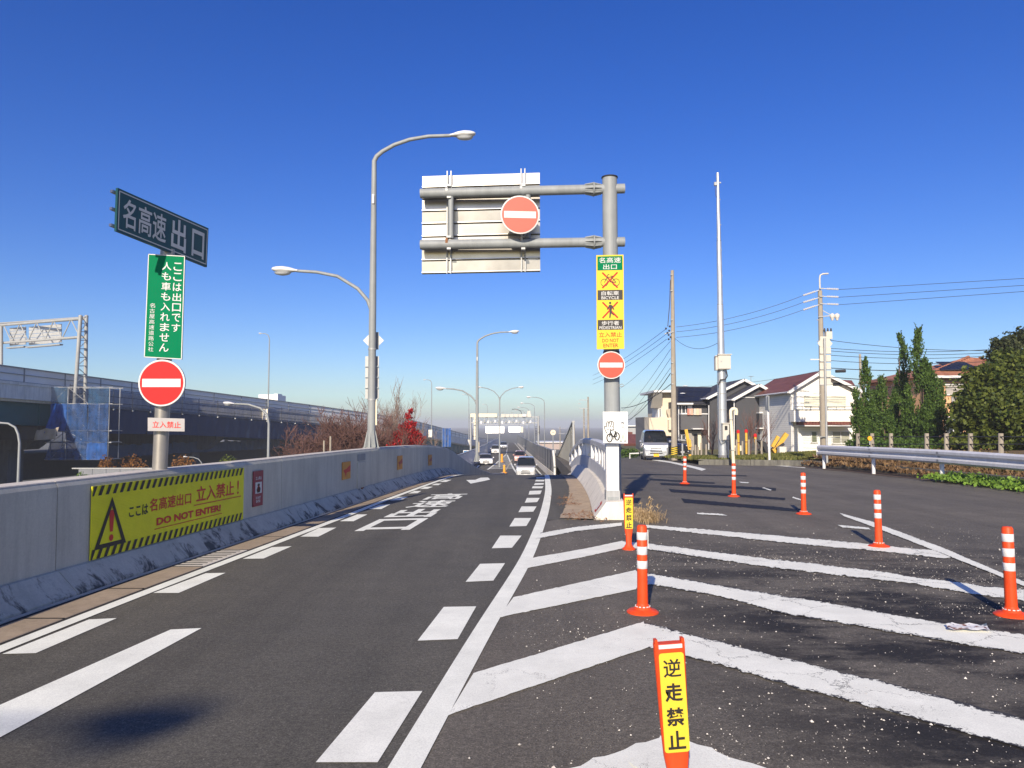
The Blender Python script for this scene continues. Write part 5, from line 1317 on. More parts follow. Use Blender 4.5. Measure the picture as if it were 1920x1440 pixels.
tree_broad('large dense broadleaf tree with yellowing leaves at the right edge', [
    (pb(1850, 730, 33), (1.25, 1.2, 1.0), 1.3), (pb(1905, 720, 33.5), (1.3, 1.3, 1.2), 1.5), (pb(1835, 770, 32.6), (1.1, 1.1, .8), 1.1), (pb(1880, 780, 32), (1.3, 1.1, .9), 1.4), (pb(1815, 800, 33), (.7, .8, .55), .6),
    (pb(1930, 790, 32), (1.2, 1.2, 1.2), 1.2), (pb(1890, 690, 34), (.9, .9, .7), .9), (pb(1965, 730, 33), (1.3, 1.3, 1.4), 1.2), (pb(1850, 825, 32.5), (1.3, .9, .5), .8), (pb(1920, 830, 32), (1.2, .9, .5), .7), (pb(1805, 830, 33), (.7, .8, .4), .4)],
    (22.2, 33, .3), m_olive, .145, 26000, None, 21)
tree_broad('darker taller tree behind the yellowing broadleaf tree', [(pb(1880, 660, 38), (.75, .8, .7), .7), (pb(1920, 655, 38), (.9, .9, .9), 1), (pb(1915, 690, 38), (1.2, 1, .8), 1), (pb(1868, 690, 38), (.6, .6, .5), .4)], (25.5, 38, .3), leaf_mat('dark_evergreen', (.014, .026, .012), (.075, .085, .03), .2), .14, 7000, None, 22)
# low hedge under the junipers
r = np.random.default_rng(5)
hd = thing('hedge', 'low clipped yellow green hedge behind the guard rail', 'hedge', (19, 34.5, .3))
P = np.concatenate([shell((at(px, 828, 34.5).x, 34.5 + r.normal(0, .2), .62), (.5, .45, .36), 330, r, .4) for px in range(1600, 1790, 13)])
leaves('foliage', P, .11, m_hedge, hd, up=.5, seed=8); MB().tube([(16.5, 34.5, .3), (20, 34.5, .4)], .03, 5).build('stem', m_bark, hd)
dk = thing('shrub', 'dark shrub mass under the broadleaf tree', 'shrub', (22, 35, .3))
P = np.concatenate([shell((at(px, 826, 35.5).x, 35.5 + r.normal(0, .2), .75), (.6, .5, .55), 300, r, .4) for px in range(1780, 1960, 15)]); leaves('foliage', P, .13, leaf_mat('dark_shrub', (.012, .022, .009), (.05, .06, .02), .15), dk, seed=9)
hd2 = thing('hedge', 'round green hedge beside the silver van', 'hedge', (8.3, 56, -.9))
P = np.concatenate([shell((at(px, 853, 56).x, 56, -.55), (.42, .45, .42), 260, r, .4) for px in (1168, 1177, 1187)]); leaves('foliage', P, .12, m_hedge, hd2, seed=12)
# grass, weeds, straw
def tufts(name, label, fn, n, size, m, up=2.2, long=2.2, seed=3):
    rr2 = np.random.default_rng(seed); P = np.array([fn(rr2) for _ in range(n)])
    o = leaves(name, P, size, m, None, up=up, long=long, seed=seed); tag(o, label, kind='stuff'); return o
tufts('green_weeds', 'bright green weeds at the foot of the guard rail', lambda q: (lambda y: (12.62 + q.normal(0, .3) , y, .05 + abs(q.normal(0, .075))))(q.uniform(15.5, 21.8)), 5200, .075, m_weed, 1.0, 1.3, 3)
tufts('brown_weeds', 'brown dry weeds along the kerb and bank', lambda q: (lambda y, x: (x, y, vz(x, min(y, 32)) + abs(q.normal(0, .05)) - (.12 if x < 13.3 else 0)))(q.uniform(9, 33), 12.8 + abs(q.normal(.5, .8))), 6000, .075, m_brownweed, 1.3, 1.8, 4)
tufts('bank_grass', 'short green and straw grass on the bank behind the kerb', lambda q: (lambda y, x: (x, y, vz(x, max(y, 34)) + .04))(q.uniform(35.4, 44), q.uniform(9.0, 19)), 9000, .10, leaf_mat('bank_green', (.05, .075, .012), (.19, .18, .05), .2), 2.0, 1.8, 6)
tufts('bank_grass', 'straw coloured grass behind the guard rail', lambda q: (lambda y, x: (x, y, vz(x, min(y, 32)) + .05))(q.uniform(10, 33), 13.9 + abs(q.normal(0, 1.6))), 9000, .10, leaf_mat('bank_straw', (.07, .07, .02), (.24, .17, .07), .2), 2.0, 1.8, 7)
tufts('red_ground_cover', 'reddish ground cover below the houses', lambda q: (lambda y, x: (x, y, vz(x, max(y, 34)) + .03))(q.uniform(38, 44), q.uniform(9.2, 12.5)), 2200, .09, leaf_mat('red_cover', (.13, .03, .02), (.30, .09, .05), .2), .8, 1.2, 8)
# dry grass tuft beside the barrier end
r = np.random.default_rng(31)
dg = thing('dry_grass_tuft', 'clump of dry straw grass beside the pale barrier end', 'grass', (2.35, 12.9, 0))
mb = MB()
for i in range(900):
    x0, y0 = 2.06 + abs(r.normal(0, .17)), 12.75 + r.normal(0, .3); a = r.uniform(-1.9, 1.9); L = r.uniform(.11, .29); sp = r.uniform(.45, 1.25)
    d = Vector((math.cos(a) + .25, math.sin(a), 0)).normalized(); p0 = Vector((x0, y0, 0)); p1 = p0 + d * L * sp * .35 + Vector((0, 0, L * .55)); p2 = p0 + d * L * sp * .8 + Vector((0, 0, L * (.62 - .2 * sp))); p3 = p0 + d * L * sp * 1.15 + Vector((0, 0, L * (.5 - .42 * sp)))
    p3.z = max(.004, p3.z); w = Vector((-d.y, d.x, 0)) * .0032
    mb.add([p0 - w, p0 + w, p1 + w, p1 - w, p2 + w * .7, p2 - w * .7, p3], [(0, 1, 2, 3), (3, 2, 4, 5), (5, 4, 6)])
tag(mb.build('blades', m_dry, dg, fix=False), kind='stuff')
mb = MB()
for i in range(5):
    p0 = Vector((2.12 + r.uniform(0, .35), 12.9 + r.normal(0, .2), 0)); L = r.uniform(.26, .42); d = Vector((r.normal(.12, .12), r.normal(0, .1), 1)); mb.tube([p0, p0 + d * L * .55, p0 + d * L + Vector((r.normal(.06, .05), 0, -.03))], [.004, .003, .002], 4)
    for k in range(8): q = p0 + d * L * (.75 + .03 * k); mb.add([q, q + Vector((r.normal(0, .03), r.normal(0, .03), -.03)), q + Vector((r.normal(0, .02), 0, .02))], [(0, 1, 2)])
tag(mb.build('seed_stalks', m_dry, dg, fix=False), kind='stuff')
# withered weeds on the sandy strip
mb = MB()
for i in range(120):
    c = [(1.18, 16.2), (1.15, 15.0), (1.28, 13.2), (1.05, 12.8), (1.5, 12.75)][i % 5]; p0 = Vector((c[0] + r.normal(0, .1), c[1] + r.normal(0, .25), .012)); d = Vector((r.normal(0, 1), r.normal(0, 1), abs(r.normal(0, .5)))).normalized() * r.uniform(.05, .16)
    mb.tube([p0, p0 + d * .5 + Vector((0, 0, .01)), p0 + d], [.004, .003, .002], 3, caps=False); q = p0 + d
    mb.add([q, q + Vector(r.normal(0, .018, 3)), q + Vector(r.normal(0, .018, 3))], [(0, 1, 2)])
wd = mb.build('withered_weeds', leaf_mat('withered', (.14, .06, .035), (.34, .20, .11), .2), fix=False); tag(wd, 'withered brown weeds on the sandy strip at the right barrier', kind='stuff')
# litter paper
mb = MB(); c = G(1815, 1183); n = 8
for j in range(4):
    for i in range(n): 
        u, v = i / (n - 1) - .5, j / 3 - .5
        mb.v.append((c.x + u * .30 + v * .05, c.y + v * .12 - u * .03, .014 + .022 * abs(math.sin(u * 7 + v * 2)) + .012 * (j % 2)))
for j in range(3):
    for i in range(n - 1): q = j * n + i; mb.f.append((q, q + 1, q + n + 1, q + n))
m_lit, ln, ll, lb_ = nt('printed_paper'); tnoise = noise(ln, ll, 14, 2, .5, pos(ln)); ll.new(ramp(ln, ll, tnoise.outputs[0], [(.40, (.20, .10, .07)), (.47, (.62, .62, .62)), (.58, (.72, .72, .72)), (.66, (.10, .13, .16))]).outputs[0], lb_.inputs['Base Color'])
pp = mb.build('litter_paper', m_lit, smooth=60, fix=False); tag(pp, 'crumpled printed paper lying on the worn white stripe', 'litter')

# ================================================================== HOUSES
def wbox(name, px0, px1, py0, py1, Y, depth, m, parent):
    a, b = at(px0, py1, Y), at(px1, py0, Y)
    return MB().box(((a.x + b.x) / 2, Y + depth / 2, (a.z + b.z) / 2), (b.x - a.x, depth, b.z - a.z)).build(name, m, parent)
def window(px0, px1, py0, py1, Y, parent, frame=None, glass=None, mull=1):
    a, b = at(px0, py1, Y), at(px1, py0, Y); W_, H_ = b.x - a.x, b.z - a.z; c = (a + b) / 2
    mb = MB(); t = .06
    for dx, dz, w, h in ((0, H_ / 2, W_ + 2 * t, t), (0, -H_ / 2, W_ + 2 * t, t), (-W_ / 2, 0, t, H_), (W_ / 2, 0, t, H_)): mb.box((c.x + dx, Y - .04, c.z + dz), (w, .1, h))
    for k in range(mull): mb.box((c.x - W_ / 2 + W_ * (k + 1) / (mull + 1), Y - .035, c.z), (.05, .07, H_ - .05))
    o = mb.build('window', frame or m_white, parent)
    MB().box((c.x, Y - .012, c.z), (W_ - .01, .02, H_ - .01)).build('pane', glass or m_winglass, o)
    return o
def gable(parent, xl, xr, Y, depth, z0, ze, za, wm, rm, xa=None, trim=m_white, ov=.35, side=None):
    xa = xa if xa is not None else (xl + xr) / 2
    mb = MB(); f = [(xl, Y, z0), (xr, Y, z0), (xr, Y, ze), (xa, Y, za), (xl, Y, ze)]
    mb.add(f + [(x, Y + depth, z) for x, _, z in f], [(0, 1, 2, 3, 4), (9, 8, 7, 6, 5), (0, 5, 6, 1), (1, 6, 7, 2), (0, 4, 9, 5)]); mb.build('wall', wm, parent)
    for x, s in ((xl, -1), (xr, 1)):
        sl = (za - ze) / abs(xa - x); ex = x + s * ov; ez = ze - sl * ov; t = .14
        q = [(ex, Y - .45, ez + .02), (xa, Y - .45, za + .02), (xa, Y + depth + .4, za + .02), (ex, Y + depth + .4, ez + .02)]
        MB().add([Vector(p) for p in q] + [Vector(p) + Vector((0, 0, t)) for p in q], [(0, 1, 2, 3), (4, 5, 6, 7), (0, 1, 5, 4), (1, 2, 6, 5), (2, 3, 7, 6), (3, 0, 4, 7)]).build('roof', rm, parent)
        MB().bar((ex, Y - .48, ez + .05), (xa + s * .02, Y - .48, za + .05), .05, .22, up=(0, 0, 1)).build('fascia', trim, parent)
        MB().tube([(ex + s * .05, Y - .45, ez + .06), (ex + s * .05, Y + depth, ez + .06)], .07, 8).build('gutter', trim, parent)
def tile_mat(name, a, b, sc):
    m, n, l, bs = nt(name); p = pos(n); t = noise(n, l, sc, 3, .7, p)
    w = n.new('ShaderNodeTexWave'); w.bands_direction = 'Z'; w.inputs['Scale'].default_value = 3.2; l.new(p, w.inputs[0])
    w2 = n.new('ShaderNodeTexWave'); w2.bands_direction = 'X'; w2.inputs['Scale'].default_value = 1.4; l.new(p, w2.inputs[0])
    c = ramp(n, l, t.outputs[0], [(.3, a), (.7, b)]).outputs[0]
    c = mixc(n, l, 1.0, c, ramp(n, l, w.outputs['Fac'], [(.0, .62), (.25, 1)]).outputs[0], 'MULTIPLY'); l.new(c, bs.inputs['Base Color']); bs.inputs['Roughness'].default_value = .7
    bp = n.new('ShaderNodeBump'); bp.inputs['Strength'].default_value = .6; bp.inputs['Distance'].default_value = .05
    l.new(math_(n, l, 'ADD', w.outputs['Fac'], w2.outputs['Fac']), bp.inputs['Height']); l.new(bp.outputs[0], bs.inputs['Normal'])
    return m
def siding(name, col, sc=2.6):
    m, n, l, bs = nt(name); p = pos(n); w = n.new('ShaderNodeTexWave'); w.bands_direction = 'Z'; w.inputs['Scale'].default_value = sc; l.new(p, w.inputs[0])
    t = noise(n, l, .5, 4, .6, p); c = mixc(n, l, 1.0, col, ramp(n, l, w.outputs['Fac'], [(0, .78), (.12, 1)]).outputs[0], 'MULTIPLY'); c = mixc(n, l, 1.0, c, ramp(n, l, t.outputs[0], [(.3, .9), (.7, 1.06)]).outputs[0], 'MULTIPLY')
    l.new(c, bs.inputs['Base Color']); bs.inputs['Roughness'].default_value = .7; return m
m_slate = tile_mat('slate_roof', (.035, .035, .042), (.06, .06, .068), 3)
m_redroof = tile_mat('red_roof', (.15, .045, .032), (.22, .075, .052), 1.5)
m_terra = tile_mat('terracotta_roof', (.30, .10, .045), (.50, .23, .13), 2.6)
m_dwall = siding('dark_siding', (.048, .05, .058)); m_wwall = siding('white_siding', (.82, .80, .72), 2.0); m_cwall = M('cream_wall', (.62, .54, .42), .8, 0, .06, 1)
m_owall = M('peach_wall', (.66, .38, .20), .8, 0, .12, 3); m_pv = M('solar_panel', (.011, .013, .022), .4, 0, .1, 1, spec=.2); m_shut = M('grey_shutter', (.36, .34, .31), .6, 0, .06, 3)
GZ = -.85
# dark house
dh = thing('dark_house', 'dark grey two storey house with white edged twin gables', 'house', (at(1420, 850, 62).x, 62, GZ))
Y = 62; a, b = at(1379, 747, Y), at(1464, 747, Y); ap = at(1421, 724, Y)
gable(dh, a.x, b.x, Y, 7, GZ, a.z, ap.z, m_dwall, m_slate, xa=ap.x)
Y2 = 65; a2, b2 = at(1331, 745, Y2), at(1452, 745, Y2); ap2 = at(1393, 714, Y2)
gable(dh, a2.x, b2.x, Y2, 8, GZ, a2.z, ap2.z, m_dwall, m_slate, xa=ap2.x)
window(1427, 1434.5, 755, 773, Y, dh, mull=0); window(1441, 1451, 755, 773, Y, dh, mull=1); window(1428, 1460, 812, 838, Y, dh, m_pole, mull=2)
wbox('balcony', 1424, 1469, 775, 803, Y - .75, .74, m_dwall, dh); wbox('balcony_rail', 1424, 1470, 772.5, 775, Y - .85, .9, m_white, dh); wbox('storm_shutter', 1466, 1470, 748, 773, Y - .1, .3, m_cream, dh); wbox('wall_band', 1379, 1464, 744.5, 745.6, Y - .04, .05, m_white, dh)
wbox('canopy', 1424, 1467, 802, 804, Y - 1, 1, m_white, dh); wbox('entrance_shade', 1430, 1462, 806, 846, Y - .03, .05, m_dark, dh); window(1440, 1452, 810, 846, Y - .05, dh, m_galv, mull=1); window(1366, 1374, 755, 761, Y2, dh, mull=0)  # flat dark panel on the wall paints the shade of the entrance
# neighbour with solar roof and balcony
sh = thing('solar_house', 'grey house with black solar panel roof and laundry balcony behind the concrete pole', 'house', (at(1300, 850, 66).x, 66, GZ))
Y = 66; wbox('wall', 1272, 1330, 752, 852, Y, 8, m_dwall, sh); wbox('balcony', 1277, 1326, 777, 806, Y - 1, 1, M('balcony_grey', (.085, .085, .09), .7, 0, .06, 2), sh); wbox('balcony_rail', 1277, 1327, 775, 777, Y - 1.1, 1.2, m_white, sh)
q = [at(1262, 757, Y - .6), at(1332, 757, Y - .6), at(1346, 726, Y + 4), at(1262, 724, Y + 4)]
MB().plate(q, (0, -.5, .85), .15).build('roof', m_slate, sh)
nrm = Vector((0, -.5, .85)).normalized()
F4 = lambda u, v: q[0].lerp(q[1], u).lerp(q[3].lerp(q[2], u), v) + nrm * .08
for i in range(4):
    for j in range(3):
        u0, u1, v0, v1 = .12 + i * .19, .12 + i * .19 + .18, .1 + j * .27, .1 + j * .27 + .25; MB().plate([F4(u0, v0), F4(u1, v0), F4(u1, v1), F4(u0, v1)], nrm, .05).build('solar_panel', m_pv, sh)
wbox('eave', 1270, 1300, 755.5, 758.5, Y - .9, 1, m_white, sh); window(1278, 1292, 760, 775, Y - .02, sh, mull=1); wbox('white_wall', 1290, 1298, 760, 776, Y - .2, .2, m_white, sh)
for px, c in ((1291, (.45, .2, .15)), (1297, (.6, .35, .25)), (1303, (.55, .5, .42)), (1308, (.65, .5, .35)), (1313, (.5, .42, .34))):
    ld = wbox('laundry', px - 2.3, px + 2.3, 766, 778, Y - 1.22, .08, M('laundry_%d' % px, c, .9), None); tag(ld, {1291: 'dark red laundry hung on the balcony', 1297: 'pinkish laundry hung on the balcony', 1303: 'pale laundry hung on the balcony', 1308: 'tan laundry hung on the balcony', 1313: 'brownish laundry farthest along the balcony'}[px], 'laundry', 'laundry on the balcony')
wbox('entrance', 1290, 1316, 808, 850, Y - .4, .4, M('entrance_wall', (.30, .28, .25), .8), sh); wbox('door', 1302, 1309, 814, 848, Y - .45, .06, m_dark, sh); wbox('canopy', 1299, 1319, 803, 805, Y - 1.6, 1.2, m_white, sh); wbox('side_post', 1309, 1314, 812, 850, Y - .6, .2, m_cream, sh)
window(1278, 1285, 815, 826, Y - .02, sh, mull=0)
# cream house
ch = thing('cream_house', 'cream stucco house with a flat grey overhang left of the concrete pole', 'house', (at(1240, 850, 70).x, 70, GZ - .1))
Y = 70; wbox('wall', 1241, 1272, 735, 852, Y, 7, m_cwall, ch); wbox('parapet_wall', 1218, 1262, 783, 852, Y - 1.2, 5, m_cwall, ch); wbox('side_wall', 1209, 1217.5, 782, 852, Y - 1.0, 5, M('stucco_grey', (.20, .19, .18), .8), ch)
wbox('fascia', 1226, 1276, 731.5, 735.5, Y - 1.0, 7.5, m_white, ch)
MB().add([at(1226, 735, Y - .9), at(1242, 735, Y - .9), at(1242, 765, Y + .1), at(1219.5, 765, Y + .1), at(1226, 735, Y + 3), at(1242, 735, Y + 3), at(1242, 765, Y + 3), at(1219.5, 765, Y + 3)], [(0, 1, 2, 3), (0, 3, 7, 4), (4, 5, 6, 7), (2, 3, 7, 6), (1, 2, 6, 5), (0, 1, 5, 4)]).build('overhang', M('soffit_grey', (.28, .27, .25), .8), ch)
wbox('upper_wall', 1234, 1242, 764, 786, Y + .2, 3, m_white, ch); window(1236, 1239, 766, 782, Y + .15, ch, mull=0)
MB().add([at(1249, 768, Y - .9), at(1262, 765, Y - .9), at(1262, 786, Y - .9), at(1255, 786, Y - .9)] + [at(1249, 768, Y), at(1262, 765, Y), at(1262, 786, Y), at(1255, 786, Y)], [(0, 1, 2, 3), (4, 5, 6, 7), (0, 1, 5, 4), (1, 2, 6, 5), (2, 3, 7, 6), (3, 0, 4, 7)]).build('bay', M('bay_beige', (.42, .37, .29), .8), ch)
wbox('bay_lower', 1254, 1262, 787, 806, Y - 1.7, .5, m_cwall, ch); wbox('screen_wall', 1269, 1276, 777, 807, Y - 2.5, .3, m_cwall, ch)
# white house with red roof
wh = thing('white_house', 'white house with red gabled roof and pole shadow on its wall', 'house', (at(1545, 855, 55).x, 55, -.6))
Y = 55; a, b, ap = at(1482, 733, Y), at(1605, 730, Y), at(1536, 700, Y)
gable(wh, a.x, b.x, Y, 9, -.8, a.z, ap.z, m_wwall, m_redroof, xa=ap.x, ov=.3)
MB().tube([(a.x - .05, Y - .12, a.z - .1), (a.x + .08, Y - .1, a.z - .5), (a.x + .08, Y - .1, -.6)], .06, 8).build('downpipe', m_white, wh, smooth=40)
wbox('shutter_box', 1509, 1586, 742, 763, Y - .12, .13, M('cream_shutter', (.60, .58, .46), .6), wh)
for py in (744, 749, 753): wbox('shutter_slat', 1509, 1586, py, py + .9, Y - .15, .04, m_pole, wh)
wbox('balcony', 1489, 1602, 768, 791, Y - .9, .88, m_wwall, wh)
for py in (761.5, 767.2): wbox('balcony_rail', 1488, 1602, py, py + 1.3, Y - .98, .06, m_pole, wh)
for px in range(1488, 1603, 16): wbox('rail_post', px, px + 1, 761.5, 768, Y - .97, .05, m_pole, wh)
wbox('awning', 1508, 1601, 790.5, 796.5, Y - 1.5, 1.5, m_redroof, wh); wbox('awning_edge', 1509, 1600, 797.3, 799.2, Y - 1.45, 1.4, m_white, wh); wbox('vent', 1562, 1579, 718, 723, Y - .06, .08, m_dark, wh)
window(1521, 1531, 809, 830, Y, wh, m_white, M('curtain_green', (.16, .18, .12), .4), 0); window(1560, 1592, 809, 832, Y, wh, m_white, M('curtain_grey', (.30, .30, .24), .4), 1)
rr3 = at(1590, 714, 62); MB().add([at(1570, 722, 60), at(1606, 727, 60), at(1597, 713, 63), at(1576, 712, 63)], [(0, 1, 2, 3)]).build('roof', m_redroof, wh, fix=False)
# peach house with terracotta hip roof
oh = thing('peach_house', 'peach coloured house with terracotta tile hip roof and solar panels', 'house', (at(1815, 830, 50).x, 50, -.3))
Y = 50; wbox('wall', 1742, 1895, 706, 846, Y, 8, m_owall, oh); wbox('wall_band', 1741, 1896, 708, 716, Y - .05, .1, M('soffit_brown', (.22, .16, .12), .8), oh)
e0, e1 = at(1735, 703, Y - .8), at(1902, 703, Y - .8); e0.z = e1.z; apx = at(1816, 670, Y + 3.6); e2, e3 = Vector((e1.x, Y + 8.8, e1.z)), Vector((e0.x, Y + 8.8, e0.z)); rd = apx + Vector((1.2, .6, 0))
MB().add([e0, e1, e2, e3, apx, rd] + [p - Vector((0, 0, .12)) for p in (e0, e1, e2, e3)], [(0, 1, 5, 4), (1, 2, 5), (2, 3, 4, 5), (3, 0, 4), (0, 6, 7, 1), (1, 7, 8, 2), (2, 8, 9, 3), (3, 9, 6, 0), (6, 9, 8, 7)]).build('roof', m_terra, oh)
MB().bar(e0 + Vector((0, -.05, -.12)), e1 + Vector((0, -.05, -.12)), .1, .16).build('fascia', m_white, oh)
MB().tube([e0 + Vector((0, 0, .02)), apx + Vector((0, 0, .04))], .1, 8).build('hip_ridge', m_terra, oh); MB().tube([rd + Vector((0, 0, .04)), e1 + Vector((0, 0, .02))], .1, 8).build('hip_ridge', m_terra, oh)
nn_ = (e1 - e0).cross(apx - e0).normalized(); nn_ = nn_ if nn_.z > 0 else -nn_
RF = lambda s, t: e0 + Vector((1, 0, 0)) * s + (Vector((0, apx.y - e0.y, apx.z - e0.z))) * t + nn_ * .1
for row, s0, k in ((0, 1.6, 9), (1, 2.35, 6)):
    for i in range(k): MB().plate([RF(s0 + i * .34 + .01, .2 + row * .24), RF(s0 + i * .34 + .32, .2 + row * .24), RF(s0 + i * .34 + .32, .42 + row * .24), RF(s0 + i * .34 + .01, .42 + row * .24)], nn_, .05).build('solar_panel', m_pv, oh)
wbox('shutter_box', 1772, 1810, 719, 722, Y - .15, .16, m_white, oh); wbox('shutter', 1774, 1808, 722, 739.5, Y - .08, .1, m_shut, oh); wbox('sill', 1772, 1810, 739.5, 741, Y - .15, .16, m_white, oh)
window(1784, 1797, 745, 755, Y, oh, m_galv, m_shut, 0); window(1773, 1800, 782, 812, Y, oh, m_white, None, 1)
# distant houses between signs and van
fh = thing('pink_house', 'pink house with red roof far behind the sign column', 'house', (at(1180, 850, 95).x, 95, -2.5))
a, b = at(1160, 817, 95), at(1183, 817, 95); wbox('wall', 1161, 1182, 817, 870, 95, 6, M('pink_wall', (.62, .36, .27), .8), fh); wbox('roof', 1158, 1186, 810, 817.5, 94, 8, m_redroof, fh); window(1173, 1180, 838, 846, 95, fh, mull=1)
fh2 = thing('red_roof_house', 'low house with dark red roof behind the silver van', 'house', (at(1195, 850, 85).x, 85, -2.2))
q = [at(1170, 832, 84), at(1215, 832, 84), at(1215, 814, 88), at(1176, 814, 88)]; MB().plate(q, (0, -.5, .8), .3).build('roof', m_redroof, fh2); wbox('wall', 1174, 1214, 832, 870, 85, 5, M('mauve_wall', (.30, .22, .20), .8), fh2)
fh3 = thing('grey_shed', 'pale grey corrugated shed roof far behind the van', 'shed', (at(1195, 815, 120).x, 120, -3.8)); wbox('wall', 1178, 1222, 799, 870, 120, 10, m_galv, fh3); wbox('roof', 1176, 1224, 797.5, 799.5, 119.5, 11, m_screen, fh3)
fh4 = thing('far_building', 'long low pinkish building on the horizon behind the noise walls', 'building', (at(1025, 830, 330).x, 330, -7)); wbox('wall', 1008, 1062, 830, 860, 330, 20, M('far_pink', (.40, .32, .28), .9), fh4); wbox('roof', 1007, 1063, 828.5, 830, 329, 22, m_screen, fh4)

# ================================================================== POLES AND WIRES
p1 = thing('utility_pole', 'plain concrete utility pole beside the silver van, striped guard at its foot', 'utility pole', (9.92, 45, -.4), 'utility poles along the side road')
X1, Y1 = at(1264.5, 862, 45).x, 45; T1 = at(1260.5, 507, 45)
MB().tube([(X1, Y1, -.9), (T1.x, Y1, T1.z)], [.19, .10], 16).build('pole', m_utility, p1, smooth=40)
mb = MB(); z0, z1 = at(0, 856, 45).z, at(0, 838, 45).z; MB().lathe([(.197, z0), (.196, z1)], (X1, Y1, 0), 18).build('guard', m_yellow, p1, smooth=40)
mb = MB()
for k in range(5):
    for i in range(10):
        a0 = -math.pi + i * .314 + .0; zz = lambda a: z0 + (z1 - z0) * ((k + .1) / 5) + a * .045 + .08
        a1 = a0 + .314; h_ = .055
        mb.poly([(X1 + .2 * math.cos(a0), Y1 + .2 * math.sin(a0), zz(a0 + 1.5)), (X1 + .2 * math.cos(a1), Y1 + .2 * math.sin(a1), zz(a1 + 1.5)), (X1 + .2 * math.cos(a1), Y1 + .2 * math.sin(a1), zz(a1 + 1.5) + h_), (X1 + .2 * math.cos(a0), Y1 + .2 * math.sin(a0), zz(a0 + 1.5) + h_)])
mb.build('guard_stripes', m_black, p1, fix=False)
for py in (515, 545, 600, 680, 700, 720): MB().box(at(1258.5 + (py - 507) * .011, py, 44.87), (.12, .08, .06)).build('step_bolt', m_galv, p1)
mb = MB()
for k in range(7): mb.lathe([(.03, -.06), (.06, -.03), (.06, .03), (.03, .06)], at(1251.5 + r.uniform(-3, 6), 612 + k * 4, 44.8), 8)
mb.build('insulator_cluster', m_wire, p1); MB().bar(at(1246, 626, 44.85), at(1263, 622, 44.85), .06, .06).build('crossarm', m_galv, p1); MB().tube([at(1257, 525, 44.85), at(1255.5, 570, 44.85), at(1252, 612, 44.85)], .025, 5).build('riser_cable', m_wire, p1)

ms = thing('steel_mast', 'tall bright steel mast with two beige boxes at the side road', 'mast', (at(1356, 864, 36).x, 36, -.2))
A, B = at(1356, 866, 36), at(1345.5, 324, 36)
def mp(py): t = (866 - py) / (866 - 324); return A.lerp(B, t)
for (py0, py1, r0, r1) in ((866, 690, .225, .205), (690, 575, .175, .15), (575, 455, .135, .115), (455, 324, .10, .072)):
    MB().tube([mp(py0), mp(py1)], [r0, r1], 20).build('tube_section', m_galvs, ms, smooth=40)
    MB().lathe([(r0 * 1.06, -.03), (r0 * 1.06, .05)], mp(py0), 20).build('collar', m_galv, ms, smooth=40)
for py in (808, 770, 740, 720): MB().lathe([(.232, -.02), (.232, .02)], mp(py), 20).build('band', m_galv, ms, smooth=40)
MB().lathe([(.235, 0), (.232, .33)], mp(866), 20).build('foot_sleeve', M('grey_sleeve', (.17, .17, .18), .7), ms, smooth=40)
def ebox(px0, px1, py0, py1, Y, d, parent, nm='enclosure'):
    o = wbox(nm, px0, px1, py0, py1, Y, d, m_boxbeige, parent); a, b = at(px0, py1, Y), at(px1, py0, Y); c = (a + b) / 2
    MB().box((c.x, Y - .012, c.z), (b.x - a.x - .06, .02, b.z - a.z - .06)).build('door', m_boxbeige, o); MB().box((c.x, Y - .02, b.z + .01), (b.x - a.x + .08, d + .06 if False else .12, .04)).build('rain_lip', m_boxbeige, o)
    return o, c
o, c = ebox(1347, 1370, 665, 692, 35.6, .45, ms); MB().box((c.x - .16, 35.57, c.z + .02), (.07, .02, .05)).build('latch', m_galv, o); ebox(1342, 1347, 668, 694, 35.75, .3, ms, 'side_enclosure')
o, c = ebox(1355.5, 1367, 794, 825, 35.5, .25, ms); MB().box((c.x, 35.475, c.z + .18), (.13, .02, .2)).build('meter_window', m_dark, o)
MB().tube([at(1361, 692, 35.7), at(1363.5, 705, 35.65), at(1360, 711, 35.65), at(1351, 712, 35.7), at(1347, 722, 35.7)], .035, 7).build('cable_loop', m_wire, ms, smooth=50); MB().tube([at(1349, 700, 35.72), at(1349, 822, 35.72), at(1352, 832, 35.7), at(1359, 828, 35.65)], .03, 6).build('conduit', m_galv, ms, smooth=50)
MB().tube([at(1365.5, 826, 35.6), at(1366, 866, 35.6)], .03, 6).build('ground_pipe', m_boxbeige, ms)
MB().box(mp(346) + Vector((-.12, -.05, 0)), (.16, .12, .16)).build('antenna_box', m_galv, ms); MB().box(mp(343) + Vector((.1, 0, 0)), (.1, .06, .06)).build('antenna_bracket', m_galv, ms); MB().tube([mp(348) + Vector((-.16, -.05, 0)), mp(370) + Vector((-.13, -.08, 0)), mp(372)], .012, 5).build('antenna_cable', m_wire, ms)
for i in range(12):
    MB().box(mp(640 - i * 24) + Vector((.09 * (1 if i % 2 else -1) * (1.3 - i * .05), -.06, 0)), (.05, .04, .04)).build('step_bolt', m_galv, ms)

